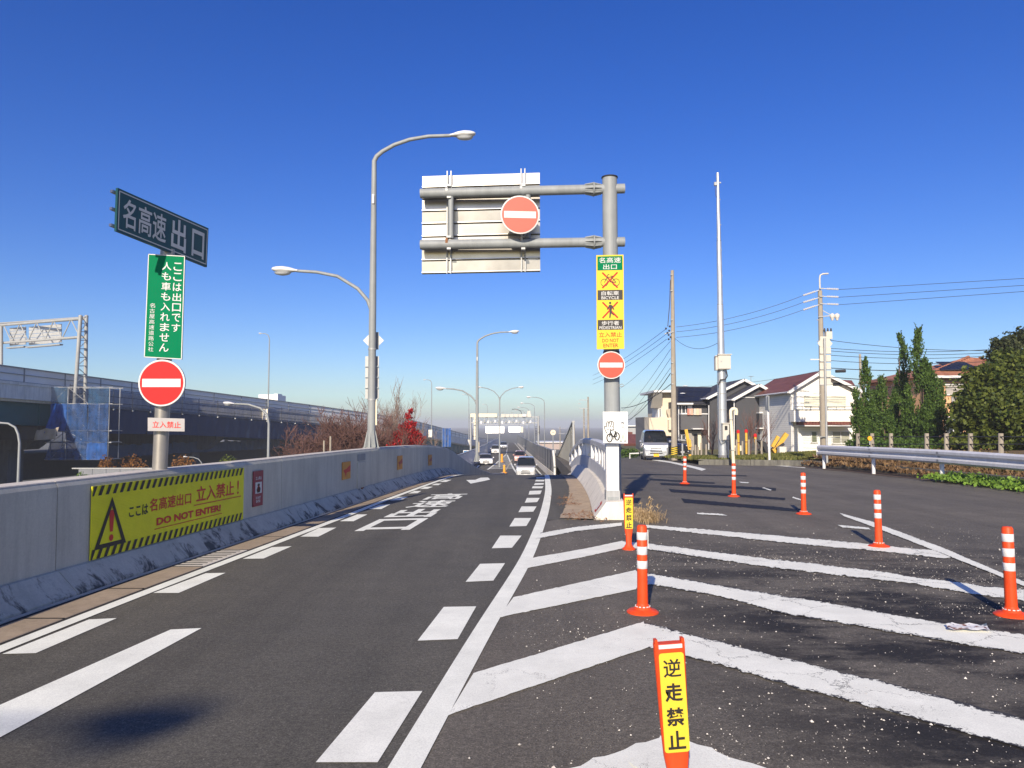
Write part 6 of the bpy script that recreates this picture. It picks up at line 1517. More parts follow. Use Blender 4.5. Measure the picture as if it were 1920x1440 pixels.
Y2 = 44.0
X2 = at(1545, 860, Y2).x
p2 = thing('utility_pole', 'concrete utility pole with insulators and transformers in front of the white house', 'utility pole', (X2, Y2, -.2), 'utility poles along the side road')
P2 = lambda py: at(1545 - (860 - py) * .024, py, Y2)
MB().tube([P2(862), P2(545)], [.20, .125], 16).build('pole', m_utility, p2, smooth=40); MB().tube([P2(548), P2(522), at(1538, 516, Y2), at(1543, 513.5, Y2), at(1553, 513, Y2)], .05, 8).build('top_pipe', m_boxbeige, p2, smooth=50)
def insul(a, b, parent, n=7, r_=.07):
    a, b = Vector(a), Vector(b); d = (b - a).normalized(); mb = MB(); mb.tube([a, b], .022, 6)
    s = d.cross(Vector((0, 0, 1))).normalized(); u = s.cross(d)
    for k in range(n): mb.lathe([(.02, -.03), (r_, -.012), (r_, .012), (.02, .03)], a.lerp(b, .3 + .65 * k / (n - 1)), 8, (s, u, d))
    return mb.build('insulator', m_porc, parent)
for pyr, pyl0, pyl1 in ((542, 545, 554), (556.5, 559, 567), (570.5, 572, 581)):
    MB().bar(P2(pyr) + Vector((-.1, -.16, 0)), P2(pyr) + Vector((.15, -.16, 0)), .07, .07).build('crossarm', m_galv, p2)
    insul(P2(pyr) + Vector((.12, -.15, 0)), at(1572, pyr + .3, Y2 - .2), p2); insul(P2(pyl0) + Vector((-.12, -.15, 0)), at(1506, pyl1, Y2 - .2), p2)
MB().bar(P2(595) + Vector((-.2, -.15, 0)), at(1574, 590, Y2 - .2), .06, .06).build('bracket_arm', m_galv, p2); MB().bar(P2(580), at(1560, 592, Y2 - .1), .04, .04).build('brace', m_galv, p2)
for px in (1560.5, 1569.5): MB().lathe([(.06, -.22), (.12, -.05), (.15, .0), (.15, .12), (.06, .2)], at(px, 594, Y2 - .2), 12).build('cutout_switch', m_porc, p2, smooth=40)
MB().box(at(1553, 629, Y2 - .25), (.36, .3, .45)).build('switch_tank', m_boxbeige, p2)
for px in (1546, 1552, 1558): MB().lathe([(.05, -.1), (.06, 0), (.035, .12)], at(px, 619, Y2 - .25), 8).build('bushing', m_wire, p2)
MB().bar(at(1519, 674, Y2), P2(674), .06, .06).build('bracket_arm', m_porc, p2)
for py in (600, 640, 700, 740, 790, 820): MB().box(P2(py) + Vector((-.2, -.05, 0)), (.1, .06, .05)).build('step_bolt', m_galv, p2)
MB().bar(at(1532, 818, Y2 - .3), at(1575, 821, Y2 - .3), .07, .05).build('low_bracket', m_pole, p2)

nw = 0
def wire(label, A, B, sag=.3, r=.017, group='power lines over the side road', sub=14):
    A, B = Vector(A), Vector(B); pts = [A.lerp(B, t) + Vector((0, 0, -4 * sag * t * (1 - t))) for t in np.linspace(0, 1, sub)]
    o = MB().tube(pts, r, 5).build('power_line', m_wire, None, smooth=60); tag(o, label, 'cable', group); return o
for i, (a, b, c_) in enumerate(((543, 522, 'topmost'), (557.5, 535, 'middle'), (571.5, 546.5, 'lowest'))):
    e = at(1920, b, 40); s = at(1572, a, Y2 - .2); d = e - s; wire(f'{c_} of three cables running right from the upper insulators', s, s + d * 1.6, .0, .014)
for i, (l, b, c_) in enumerate(((554, 613, 'topmost'), (567, 622, 'middle'), (581, 632.5, 'lowest'))):
    wire(f'{c_} of three cables between the insulator pole and the plain concrete pole', at(1506, l, Y2 - .2), at(1268, b, 44.8), .28, .014)
for i, (a, b, c_) in enumerate(((616, 668, 'topmost'), (626, 677, 'middle'), (636, 686, 'lowest'))):
    s = at(1250, a, 44.8); e = at(1168, b, 60); wire(f'{c_} of three cables going left from the plain concrete pole', s, s + (e - s) * 2.2, .25, .014)
for i, (a, b, Yb, c_) in enumerate(((700, 790, 75, 'thick'), (655, 770, 110, 'thin upper'), (672, 795, 110, 'thin middle'), (690, 812, 110, 'thin lower'), (640, 735, 110, 'highest thin'))):
    wire(f'{c_} service cable dropping left from the plain concrete pole', at(1257, a, 44.8), at(1172 - i * 6, b, Yb), .5, .024 if i == 0 else .013)
wire('black service cable looping to the cream house', at(1258, 720, 44.8), at(1165, 765, 58), .35, .024); wire('cable from the concrete pole to the steel mast', at(1265, 634, 44.8), at(1346, 643, 36), .45, .012)
for i, (a, b, c_) in enumerate(((638, 649, 'loose upper'), (653, 646, 'second'), (658, 652, 'third'), (666, 658, 'fourth'), (676, 668, 'fifth'), (690, 680, 'sixth'), (707, 703, 'seventh'), (720, 714, 'lowest'))):
    s = at(1556, a, Y2); e = at(1870, b, 44); wire(f'{c_} communication cable running right behind the junipers', s, s + (e - s) * 1.35, .35, .017 if i < 5 else .024)
sl = MB(); sl.tube([at(1567, 696, 41.9), at(1585, 695.5, 41.9)], .09, 10); o = sl.build('cable_closure', m_wire, None, smooth=50); tag(o, 'black cable closure hanging beside the insulator pole', 'cable box')
wire('guy wire slanting down behind the junipers', at(1723, 655, 45), at(1664, 735, 45), 0, .014); wire('faint cable crossing above the dark house', at(1262, 727, 52), at(1560, 690, 52), .3, .012)
def small_pole(px, pt, pbm, Y, label, arms=()):
    x = at(px, 800, Y).x; t = thing('utility_pole', label, 'utility pole', (x, Y, at(px, pbm, Y).z), 'distant utility poles')
    MB().tube([(x, Y, at(px, pbm, Y).z), (x, Y, at(px, pt, Y).z)], [.17, .11], 8).build('pole', m_utility, t, smooth=40)
    for (y_, x0, x1) in arms: MB().bar(at(x0, y_, Y - .2), at(x1, y_, Y - .2), .09, .09).build('crossarm', m_galv, t)
    return t
small_pole(1103, 744, 850, 110, 'distant utility pole right of the tan noise wall', ((750, 1086, 1103), (766, 1086, 1103), (757, 1084, 1089)))
small_pole(1616, 664, 840, 70, 'utility pole standing behind the slim twisted juniper'); small_pole(1095, 766, 850, 130, 'short distant pole with crossarms beside the curved railing', ((782, 1090, 1102), (790, 1091, 1101), (798, 1092, 1101)))
small_pole(1050, 800, 850, 200, 'thin distant pole left of the tan noise wall', ((803, 1046, 1062), (813, 1047, 1060)))
small_pole(1075.5, 796, 840, 72, 'white ribbed post at the end of the tan noise wall')
ls = thing('round_sign', 'back of a round sign on a lattice mast beyond the noise wall', 'sign', (at(1037, 830, 160).x, 160, -5)); c = at(1037, 811, 160)
MB().lathe([(.58, -.04), (.6, 0), (.58, .04)], c, 24, (Vector((1, 0, 0)), Vector((0, 0, 1)), Vector((0, -1, 0)))).build('disc', m_cream, ls, smooth=30); MB().tube([c + Vector((0, .1, -.3)), c + Vector((0, .1, -4))], .12, 8).build('mast', m_pole, ls); MB().box(c + Vector((0, -.06, .06)), (.5, .05, .12)).build('bracket', m_pole, ls)

# sign post seen from behind beside the guard rail
bs = thing('road_sign', 'backs of stacked road signs on a grey post behind the guard rail end', 'sign', (at(1549, 868, 31).x, 31, .1))
MB().tube([at(1551, 872, 31), at(1546, 634, 31)], .045, 12).build('post', m_galv, bs, smooth=40)
oc = at(1547, 644, 31.1); MB().plate([oc + Vector((x, 0, z)) for x, z in ((-.32, 0), (-.2, -.15), (.2, -.15), (.32, 0), (.2, .15), (.2, .3), (-.2, .3), (-.2, .15))], (0, -1, 0), .015).build('sign_back', m_boxbeige, bs)
for i in range(5):
    a, b = at(1537, 651 + i * 14.6, 31.08), at(1558, 664 + i * 14.6, 31.08); k = MB().box((a + b) / 2, (b.x - a.x, .015, a.z - b.z)).build('sign_plank', m_boxbeige, bs)
    MB().box(((a.x + b.x) / 2, 31.05, b.z + .01), (b.x - a.x, .06, .03)).build('lip', m_pole, k)

# small things along the kerb
def simple(name, label, cat, loc, parts, group=None):
    t = thing(name, label, cat, loc, group)
    for nm, mb, m, sm in parts: mb.build(nm, m, t, smooth=sm)
    return t
c = at(1376, 869, 33); q = lambda px, py, Y=33: at(px, py, Y)
simple('vent_pipe', 'cream pipe with a hooked top beside the steel mast', 'pipe', c, (('pipe', MB().tube([q(1375.5, 871), q(1370, 775), q(1370.3, 769.5), q(1373, 766.8), q(1377, 766.3), q(1380, 767.5), q(1381, 771), q(1380.5, 778)], .075, 12), m_cream, 50), ('clamp', MB().lathe([(.09, -.02), (.09, .02)], q(1370.6, 787), 12), m_pole, 40), ('clamp', MB().lathe([(.09, -.02), (.09, .02)], q(1373, 844), 12), m_pole, 40)))
simple('sign_post', 'white post with a sign seen edge on, in front of the dark house', 'sign', q(1443, 868, 34), (('post', MB().tube([q(1443, 869, 34), q(1440, 770, 34), q(1439, 742, 34)], .055, 10), m_white, 40), ('sign_plate', MB().box(q(1438.5, 756, 34), (.05, .45, .65)), m_pole, None)))
for px, pt, pbm, lb in ((1384, 807, 853, 'yellow post with a red cap, left of three by the dark house'), (1399, 806, 851, 'yellow post with a red cap, middle of three by the dark house'), (1416, 814, 834, 'short yellow post with a red cap, right of three by the dark house')):
    Yq = 44; t = thing('yellow_post', lb, 'post', q(px, pbm, Yq), 'yellow posts with red caps'); MB().tube([q(px + 1, pbm, Yq), q(px, pt + 4, Yq)], .075, 10).build('post', M('safety_yellow', (.62, .36, .045), .6), t, smooth=40); MB().lathe([(.1, -.1), (.1, .05), (.03, .1)], q(px, pt + 2, Yq), 10).build('cap', m_red, t, smooth=40)
    MB().lathe([(.085, -.03), (.085, .03)], q(px + .6, (pt + pbm) / 2, Yq), 10).build('band', m_rust, t, smooth=40)
m_sy = MATS['safety_yellow']
t = thing('excavator', 'small yellow digger arm with a black bucket by the dark house', 'digger', q(1450, 850, 46))
MB().bar(q(1448, 846, 46), q(1460, 838, 46), .5, .3).build('boom_base', m_sy, t); MB().bar(q(1452, 846, 46), q(1475, 813, 46), .2, .26).build('boom', m_sy, t); MB().bar(q(1448, 838, 45.7), q(1459, 818, 45.7), .14, .2).build('ram', m_sy, t); MB().bar(q(1456, 842, 45.6), q(1470, 832, 45.6), .1, .16).build('linkage', m_wire, t)
mb = MB(); mb.plate([q(x, y, 45.5) for x, y in ((1418, 826), (1428, 825), (1437, 830), (1441, 842), (1443, 850), (1436, 848), (1432, 838), (1425, 829))], (0, -1, 0), .5); mb.build('bucket', m_wire, t)
simple('concrete_block', 'pale concrete block beside the digger', 'block', q(1464, 850, 45), (('block', MB().box(q(1466, 844, 45), (.42, .4, .42)), m_conc2, None),))
r = np.random.default_rng(77)
for i, (px, pt) in enumerate(((1381, 824), (1392, 827), (1404, 824), (1417, 823), (1428, 826), (1298, 836), (1304, 834), (1309, 838), (1315, 830), (1324, 833))):
    Yq = 43.5; t = thing('fence_stake', ('weathered wooden stake before the dark house, %s right of the steel mast' % ('first', 'second', 'third', 'fourth', 'fifth')[i] if px > 1350 else 'weathered stake below the laundry balcony, %s right of the yellow barrier arm' % ('first', 'second', 'third', 'fourth', 'fifth')[i - 5]), 'stake', q(px, 852, Yq), 'wooden stakes before the dark house' if px > 1350 else 'wooden stakes below the balcony'); MB().tube([q(px, 853, Yq), q(px, pt, Yq)], .055, 7).build('stake', m_utility, t, smooth=40)
t = thing('raised_barrier_arm', 'yellow tilted barrier arm behind the farthest orange post', 'barrier arm', q(1294, 862, 40)); MB().bar(q(1286, 805, 40), q(1293, 843, 40), .1, .16).build('arm', m_sy, t); MB().bar(q(1292.5, 824, 39.9), q(1294, 838, 39.9), .12, .14).build('arm_sleeve', m_sy, t); MB().bar(q(1293, 840, 40), q(1293.5, 853, 40), .06, .06).build('stem', m_wire, t); MB().bar(q(1293, 852, 39.9), q(1296, 864, 39.9), .14, .14).build('foot', m_sy, t)
simple('grey_post', 'thin grey post with crossbar left of the yellow barrier arm', 'post', q(1280, 862, 41), (('post', MB().tube([q(1280, 864, 41), q(1279.5, 832, 41)], .05, 8), m_galv, 40), ('crossbar', MB().tube([q(1271, 855, 41), q(1288, 855, 41)], .03, 6), m_galv, None), ('crossbar', MB().tube([q(1271, 825, 41), q(1299, 824.5, 41)], .035, 6), m_galv, None)))
simple('pipe_hoop', 'low white pipe hoop left of the silver van', 'hoop', q(1190, 864, 50), (('hoop', MB().tube([q(1181, 863, 50), q(1181, 850.5, 50), q(1198, 850, 50)], .05, 7), m_white, None), ('hoop_rail', MB().tube([q(1181, 861, 50), q(1198, 861, 50)], .04, 7), m_white, None)))
# post and wire fence behind the guard rail
pf_ = thing('post_fence', 'low fence of weathered posts with a wire behind the guard rail', 'fence', (16, 27, .4))
fp = [(1609, 33.6), (1636, 32.2), (1671, 30.6), (1738, 28.2), (1775, 27.0), (1820, 25.7), (1877, 24.2), (1940, 22.9)]
for px, Yq in fp: MB().tube([q(px, 862, Yq), q(px - .6, 812.5, Yq)], [.085, .08], 9).build('post', m_utility, pf_, smooth=40)
for h in (819, 833):
    MB().tube([q(px, h, Yq - .09) for px, Yq in fp], .018, 5).build('rail_wire', m_wire, pf_)
for px, h in ((1652, 800), (1700, 806)): pass
# bare saplings in front of the dark house and beside the balcony
r = np.random.default_rng(3)
for px, pt, lb in ((1402, 765, 'leafless sapling spreading before the dark house gable'), (1425, 770, 'leafless sapling between the yellow posts and the white post'), (1335, 772, 'leafless dark sapling left of the steel mast')):
    Yq = 47; b0 = q(px, 852, Yq); t = thing('bare_sapling', lb, 'tree', b0, 'leafless saplings by the dark house'); mb = MB()
    for k in range(4): branching(mb, b0 + Vector((r.normal(0, .06), r.normal(0, .06), 0)), (r.normal(0, .28), r.normal(0, .2), 1), 1.35, .028, 3, r, .42, .35, 3, 4, .006)
    mb.build('branches', m_twig, t, fix=False)

# ================================================================== VEHICLES
def car(name, label, cat, paint, L=3.4, W=1.475, H=1.8, hl=.5, hh=1.0, wl=.5, bh=.98, plate=None, tail='box', glass_open=False, wr=.27, group=None, detail=True):
    t = thing(name, label, cat, (0, 0, 0), group); w = W / 2
    st = [(0, .24, hh * .62, hh * .70, .84, .88, .80), (.07, .24, hh * .78, hh * .86, .95, .96, .88), (.22, .2, hh * .86, hh * .96, .99, .99, .90), (hl, .2, bh, hh + .03, 1, 1, .90), (hl + wl, .2, bh, H - .06, 1, 1, .80), (hl + wl + .3, .2, bh, H - .005, 1, 1, .79)]
    st += [(L * .7, .2, bh, H, 1, 1, .79), (L - .3, .22, bh, H - .05, 1, 1, .78), (L - .04, .3, bh * .97, H - .3, .96, .96, .74), (L, .36, bh * .9, bh, .9, .9, .8)] if tail == 'box' else [(L * .62, .2, bh, H - .04, 1, 1, .77), (L - .75, .2, bh, bh + .16, 1, 1, .85), (L - .1, .25, bh * .97, bh + .08, .96, .96, .85), (L, .36, bh * .8, bh * .9, .9, .9, .8)]
    mb = MB(); ns = len(st); sec = []
    for (y, zb, zt, zr, kb_, kt, kr) in st:
        rise = zr - zt; rc = min(.10, max(.02, rise * .25))
        h_ = [(kb_ * w * .93, zb), (kb_ * w, zb + .12), (kt * w, zt - .12), (kt * w * .985, zt), (kr * w + (kt - kr) * w * .12, zr - rc), (kr * w * .93, zr - rc * .2), (kr * w * .6, zr)]
        s = [(-x, y, z) for x, z in h_] + [(x, y, z) for x, z in h_[::-1]]; sec.append(s); mb.v += s
    n = 14
    for i in range(ns - 1):
        for k in range(n):
            if i == 3 and k in (4, 5, 6, 7, 8): continue
            mb.f.append((i * n + k, i * n + (k + 1) % n, (i + 1) * n + (k + 1) % n, (i + 1) * n + k))
    mb.f.append(tuple(range(n))); mb.f.append(tuple((ns - 1) * n + k for k in range(n))[::-1])
    body = mb.build('body', paint, t, smooth=28)
    S = lambda i, k: Vector(sec[i][k])
    def pane(nm, q, off, inset=.06, m=m_glassd):
        c = sum(q, Vector()) / len(q); nrm = (q[1] - q[0]).cross(q[-1] - q[0]).normalized()
        if nrm.dot(off) < 0: nrm = -nrm
        return MB().plate([c + (p - c) * (1 - inset) + nrm * .012 for p in q], nrm, .02).build(nm, m, t)
    ws = [S(3, 4) + Vector((.04, 0, .02)), S(3, 9) + Vector((-.04, 0, .02)), S(4, 9), S(4, 4)]
    pane('windshield', ws, Vector((0, -1, .5)), .015, m_glasst if glass_open else m_glassd)
    last = 7 if tail == 'box' else 6
    for sd in (-1, 1):
        g = lambda i, k: S(i, k) if sd < 0 else S(i, 13 - k)
        q1 = [g(4, 3), g(5, 3).lerp(g(6, 3), .55), g(5, 4).lerp(g(6, 4), .55), g(4, 4)]; q1[0] = g(3, 3).lerp(g(4, 3), .55)
        pane('side_window', q1, Vector((sd, 0, 0)), .10)
        pane('side_window', [g(5, 3).lerp(g(6, 3), .6), g(last, 3), g(last, 4), g(5, 4).lerp(g(6, 4), .6)], Vector((sd, 0, 0)), .10)
        MB().lathe([(.0, -.02), (.09, 0), (.10, .04), (.07, .09), (0, .11)], (sd * (w + .12), hl + wl * .45, bh + .10), 10, (Vector((0, 0, 1)), Vector((1, 0, 0)), Vector((0, -1, 0)))).build('mirror', paint, t, smooth=50)
        MB().bar((sd * (w - .02), hl + wl * .5, bh + .04), (sd * (w + .10), hl + wl * .5, bh + .08), .05, .04).build('mirror_arm', m_wire, t)
        x0 = sd * w * .70
        hb = MB(); zc = hh * .80; hb.plate([(x0 - .17 * 1, -.0 + .03, zc - .09), (x0 + .17, .03, zc - .07), (x0 + .18, .06, zc + .10), (x0 - .13, .05, zc + .06)] if sd > 0 else [(x0 - .17, .03, zc - .07), (x0 + .17, .03, zc - .09), (x0 + .13, .05, zc + .06), (x0 - .18, .06, zc + .10)], (0, -1, 0), -.0 + .12)
        hb.build('headlight', m_lens, t)
        MB().lathe([(.045, 0), (.05, .03)], (sd * w * .72, .02, hh * .36), 12, (Vector((1, 0, 0)), Vector((0, 0, 1)), Vector((0, -1, 0)))).build('fog_lamp', m_lens, t)
        for yy in (hl * .55 + .22 if L < 3.6 else .85, L - .7):
            wh_ = MB().lathe([(wr * .6, -.09), (wr, -.08), (wr, .08), (wr * .6, .09)], (sd * (w - .10), yy, wr), 18, (Vector((0, 1, 0)), Vector((0, 0, 1)), Vector((1, 0, 0)))).build('wheel', m_tyre, t, smooth=40)
            MB().lathe([(wr * .62, -.01), (wr * .5, .012)], (sd * (w - .012), yy, wr), 14, (Vector((0, 1, 0)), Vector((0, 0, 1)), Vector((sd, 0, 0)))).build('rim', m_galv, wh_, smooth=40)
    MB().box((0, .02, hh * .69), (W * .44, .09, .055)).build('grille', m_dark, t); MB().box((0, .015, hh * .55), (W * .46, .08, .07)).build('grille', m_dark, t); MB().box((0, .015, hh * .42), (W * .48, .08, .06)).build('lower_grille', m_dark, t)
    MB().lathe([(.05, 0), (.055, .015)], (0, .028, hh * .74), 14, (Vector((1, 0, 0)), Vector((0, 0, 1)), Vector((0, -1, 0)))).build('emblem', m_chrome, t)
    MB().box((0, -.018, hh * .31), (.33, .03, .165)).build('number_plate', plate or m_signwhite, t)
    MB().box((0, .03, .25), (W * .86, .1, .08)).build('bumper_lip', m_dark, t)
    for sx_ in (-.3, .25): MB().bar((sx_ * W, hl - .04, hh + .06), (sx_ * W + .42, hl + .06, hh + .13), .02, .02).build('wiper', m_wire, t)
    return t
m_glasst, gn, gl2, gb = nt('clear_tinted_glass')
gb.inputs['Base Color'].default_value = (.02, .025, .03, 1); gb.inputs['Roughness'].default_value = .04; gb.inputs['Alpha'].default_value = .45
m_silver = M('silver_paint', (.50, .52, .55), .28, .65, .03, 2, coat=.6); m_cwhite = M('white_car_paint', (.74, .74, .73), .25, 0, .02, 2, coat=.6); m_pink = M('salmon_car_paint', (.66, .36, .30), .28, .1, .03, 2, coat=.6); m_platey = M('plate_yellow', (.75, .42, .02), .4)
m_pearl = M('pearl_car_paint', (.56, .57, .57), .25, .3, .02, 2, coat=.6)
Yv = 45.5; sc_ = 1.0
v1 = car('kei_van', 'silver van with a yellow number plate coming up the side road', 'van', m_silver, 3.4, 1.55, 1.88, .34, 1.08, .50, 1.06, m_platey, glass_open=True)
mb = MB(); text_on(mb, '40', (-.11, .40, -.02, .49), lambda u, v: Vector((u, -.030, v)), .02) if False else None
v1.location = ((at(1203, 840, Yv).x + at(1259, 840, Yv).x) / 2 - .02, Yv, ZS(Yv + 1)); v1.rotation_euler = (0, 0, R(-6))
# interior and driver of the van (a thing of its own, seated behind the windscreen)
MB().box((0, 1.9, .75), (1.25, 1.6, .7)).build('rear_seat', m_dark, v1); MB().box((-.33, 1.15, .95), (.48, .14, .75)).build('seat', m_dark, v1); MB().box((.33, 1.15, .95), (.48, .14, .75)).build('seat', m_dark, v1)
MB().box((0, .62, 1.0), (1.2, .3, .06)).build('dashboard', m_dark, v1)
MB().tube([(-.33 + .17 * math.cos(a), .78 + .05 * math.sin(a), 1.10 + .15 * math.sin(a)) for a in np.linspace(0, 2 * math.pi, 17)], .015, 6).build('steering_wheel', m_wire, v1)
def skin_body(name, joints, bones, m, parent):
    me = bpy.data.meshes.new(name); me.from_pydata([j[0] for j in joints], bones, []); o = bpy.data.objects.new(name, me); COL.objects.link(o)
    sk = o.modifiers.new('skin', 'SKIN'); sb = o.modifiers.new('sub', 'SUBSURF'); sb.levels = 1; sb.render_levels = 1
    for i, j in enumerate(joints): me.skin_vertices[0].data[i].radius = j[1]
    me.skin_vertices[0].data[0].use_root = True
    dg = bpy.context.evaluated_depsgraph_get(); me2 = bpy.data.meshes.new_from_object(o.evaluated_get(dg)); bpy.data.objects.remove(o); me2.name = name
    me2.materials.append(m); me2.polygons.foreach_set('use_smooth', [True] * len(me2.polygons)); q_ = bpy.data.objects.new(name, me2); link(q_, parent); return q_
drv = thing('person', 'driver in dark clothes seated at the wheel of the silver van', 'person', (0, 0, 0))
J = [((-.33, 1.02, .78), (.15, .12)), ((-.33, 1.02, 1.0), (.16, .11)), ((-.33, 1.02, 1.22), (.13, .09)), ((-.33, 1.01, 1.32), (.05, .05)), ((-.33, .99, 1.36), (.05, .05)), ((-.52, 1.0, 1.22), (.055, .055)), ((-.57, .93, 1.0), (.048, .048)), ((-.46, .78, 1.10), (.036, .036)), ((-.14, 1.0, 1.22), (.055, .055)), ((-.09, .93, 1.0), (.048, .048)), ((-.20, .78, 1.10), (.036, .036)), ((-.43, .70, .74), (.075, .075)), ((-.23, .70, .74), (.075, .075))]
skin_body('body', J, [(0, 1), (1, 2), (2, 3), (3, 4), (2, 5), (5, 6), (6, 7), (2, 8), (8, 9), (9, 10), (0, 11), (0, 12)], M('driver_clothes', (.05, .05, .06), .9), drv)
m_skin = M('skin', (.50, .30, .21), .6)
mb = MB(); mb.lathe([(.02, -.12), (.055, -.10), (.075, -.03), (.08, .03), (.07, .09), (.03, .12)], (-.33, .98, 1.45), 14); hd_ = mb.build('head', m_skin, drv, smooth=60)
MB().lathe([(.086, .02), (.088, .06), (.075, .115), (.03, .14)], (-.33, .99, 1.45), 14).build('hair', m_black, drv, smooth=60)
MB().lathe([(.014, -.02), (.018, .0), (.006, .03)], (-.33, .90, 1.44), 8).build('nose', m_skin, drv); 
for s in (-.03, .03): MB().box((-.33 + s, .905, 1.465), (.02, .01, .01)).build('eye', m_black, drv)
for hx in (-.46, -.20):
    mb = MB()
    for k in range(4): mb.tube([(hx - .03 + k * .02, .78, 1.10), (hx - .03 + k * .02, .755, 1.13), (hx - .03 + k * .02, .77, 1.155)], .011, 5)
    mb.tube([(hx, .79, 1.09), (hx + (.03 if hx < -.3 else -.03), .78, 1.12)], .012, 5); mb.lathe([(.03, -.03), (.04, 0), (.03, .03)], (hx, .785, 1.10), 8); mb.build('hand', m_skin, drv, smooth=60)
drv.location = v1.location; drv.rotation_euler = v1.rotation_euler
def put(c, px, Y, z=None, rot=0): c.location = (at(px, 800, Y).x, Y, ZR(Y + 1.5) if z is None else z); c.rotation_euler = (0, 0, R(rot))
put(car('minivan', 'pearl grey minivan coming over the crest of the exit lane', 'minivan', m_pearl, 4.5, 1.72, 1.86, .95, 1.08, .72, 1.06, glass_open=False, wr=.31), 985.5, 66, rot=-2)
put(car('kei_car', 'small salmon pink car with yellow plate behind the pearl minivan', 'car', m_pink, 3.4, 1.5, 1.66, .75, .98, .55, .98, m_platey), 974, 106, rot=-1)
put(car('sedan', 'white low sedan in the lane left of the gore', 'car', m_cwhite, 4.5, 1.82, 1.46, 1.15, .88, .8, .88, tail='sedan', wr=.31), 911.5, 97, rot=4)
put(car('box_van', 'white tall box shaped small car behind the white sedan', 'car', m_cwhite, 3.4, 1.6, 1.80, .6, 1.02, .45, 1.0), 888.5 + 40.5, 146, rot=3)
put(car('hatchback', 'silver car farthest up the far road beside the thin lamp post', 'car', m_silver, 4.0, 1.78, 1.70, .85, 1.0, .7, .98), 944.5, 192, rot=2)
put(car('parked_car', 'dark parked car behind the concrete pole in front of the balcony house', 'car', M('black_car_paint', (.02, .02, .025), .25, .2, .02, 2, coat=.6), 3.8, 1.6, 1.5, .9, .92, .7, .92, tail='sedan'), 1279, 56, z=-.72, rot=30)
o = dup(bpy.data.objects['hatchback'], loc=(-2.6, 236, ZR(237)), label='barely visible red lit car at the far end of the road') if False else None

# bollards at the gore
for px, pt, pbm, Y, lb in ((941, 851, 866.5, 106, 'taller orange gore post beside the twin arm lamp'), (945.5, 871.5, 887, 73, 'orange gore post at the tip of the barrier')):
    a, b = at(px, pbm, Y), at(px, pt, Y); t = thing('gore_post', lb, 'post', a, 'orange posts on the gore'); m = M('gore_orange', (.75, .33, .03), .5); MB().lathe([(.02, 0), (.17 * Y / 106, .02), (.17 * Y / 106, b.z - a.z - .05), (.10, b.z - a.z)], a, 14).build('tube', m, t, smooth=40); MB().lathe([(.3, 0), (.3, .05), (.2, .1)], a, 14).build('base', m, t, smooth=40)
t = thing('slanted_pole', 'slanting yellow marker pole over the gore dashes', 'pole', at(947, 884, 74)); MB().tube([at(947, 884, 74), at(960, 862, 76)], .05, 7).build('pole', m_utility, t)

# ================================================================== GANTRY OVER THE FAR ROAD
Yg = 146; q = lambda px, py, d=0: at(px, py, Yg + d)
fg = thing('road_gantry', 'lattice gantry over the far road with sign backs shining in the sun', 'gantry', (at(947, 845, Yg).x, Yg, ZR(Yg)))
for px, pt in ((882.5, 776), (1009.5, 780)):
    for d in (0, 2.2): MB().tube([q(px, 850, d), q(px, pt, d)], .2 if d == 0 else .14, 10).build('column', m_galv, fg, smooth=40)
    for k in range(6): MB().bar(q(px, 785 + k * 9, 0), q(px, 789 + k * 9, 2.2), .08, .08).build('brace', m_galv, fg)
for d in (0, 2.2):
    for py in (781.5, 792.5): MB().bar(q(882.5, py, d), q(1009.5, py + .3, d), .2, .2).build('chord', m_galv, fg)
    for k in range(14):
        x0 = 886 + k * 8.8; MB().bar(q(x0, 782 if k % 2 else 792, d), q(x0 + 8.8, 792 if k % 2 else 782, d), .09, .09).build('web', m_galv, fg)
MB().box(q(907, 778.8, -.3), (5.2, .5, .7)).build('equipment_box', m_cream, fg)
for k in range(7): MB().box(q(943 + k * 8.2, 779.3, -.3), (.76, .5, .62)).build('equipment_box', m_boxbeige, fg)
MB().box(q(983, 778.8, -.6), (.66, .3, .52)).build('equipment_box', m_white, fg); MB().box(q(991.5, 774.5, 0), (.6, .4, .85)).build('equipment_box', m_boxbeige, fg)
MB().tube([q(960, 767.5), q(966, 767), q(972, 768.5), q(977, 771.5), q(978, 777)], .06, 6).build('camera_arm', m_wire, fg)
for px in (942, 960, 983): MB().box(q(px, 774, 0), (.5, .4, .12)).build('camera_hood', m_pole, fg)
for k in range(17): MB().box(q(889 + k * 6.6, 790 + (k % 3), -.2), (.32, .4, .5)).build('sensor', m_pole if k % 2 else m_white, fg)
MB().bar(q(888, 796.5, -.6), q(992, 796.5, -.6), .5, .1).build('catwalk', m_galv, fg)
def tiltpanel(x0, x1, y0, y1, d, deg, m, nm):
    a, b = q(x0, y1, d), q(x1, y0, d); w, h = b.x - a.x, b.z - a.z; c = (a + b) / 2; n_ = Vector((0, -math.cos(R(deg)), math.sin(R(deg)))); u = Vector((0, math.sin(R(deg)), math.cos(R(deg)))); X = Vector((1, 0, 0))
    return MB().plate([c - X * w / 2 - u * h / 2, c + X * w / 2 - u * h / 2, c + X * w / 2 + u * h / 2, c - X * w / 2 + u * h / 2], n_, .25).build(nm, m, fg)
tiltpanel(911, 945, 799.5, 812, -.5, 11, m_mirror, 'sign_back'); tiltpanel(954, 975.5, 799.5, 810.5, -.5, 10, m_mirror, 'sign_back'); tiltpanel(976.5, 981, 800, 811, -.3, 4, m_boxbeige, 'sign_back')
for k in range(7): MB().box(q(890.3, 783 + k * 6.4, -.5), (.42, .12, .6)).build('sign_plank', m_cream, fg)
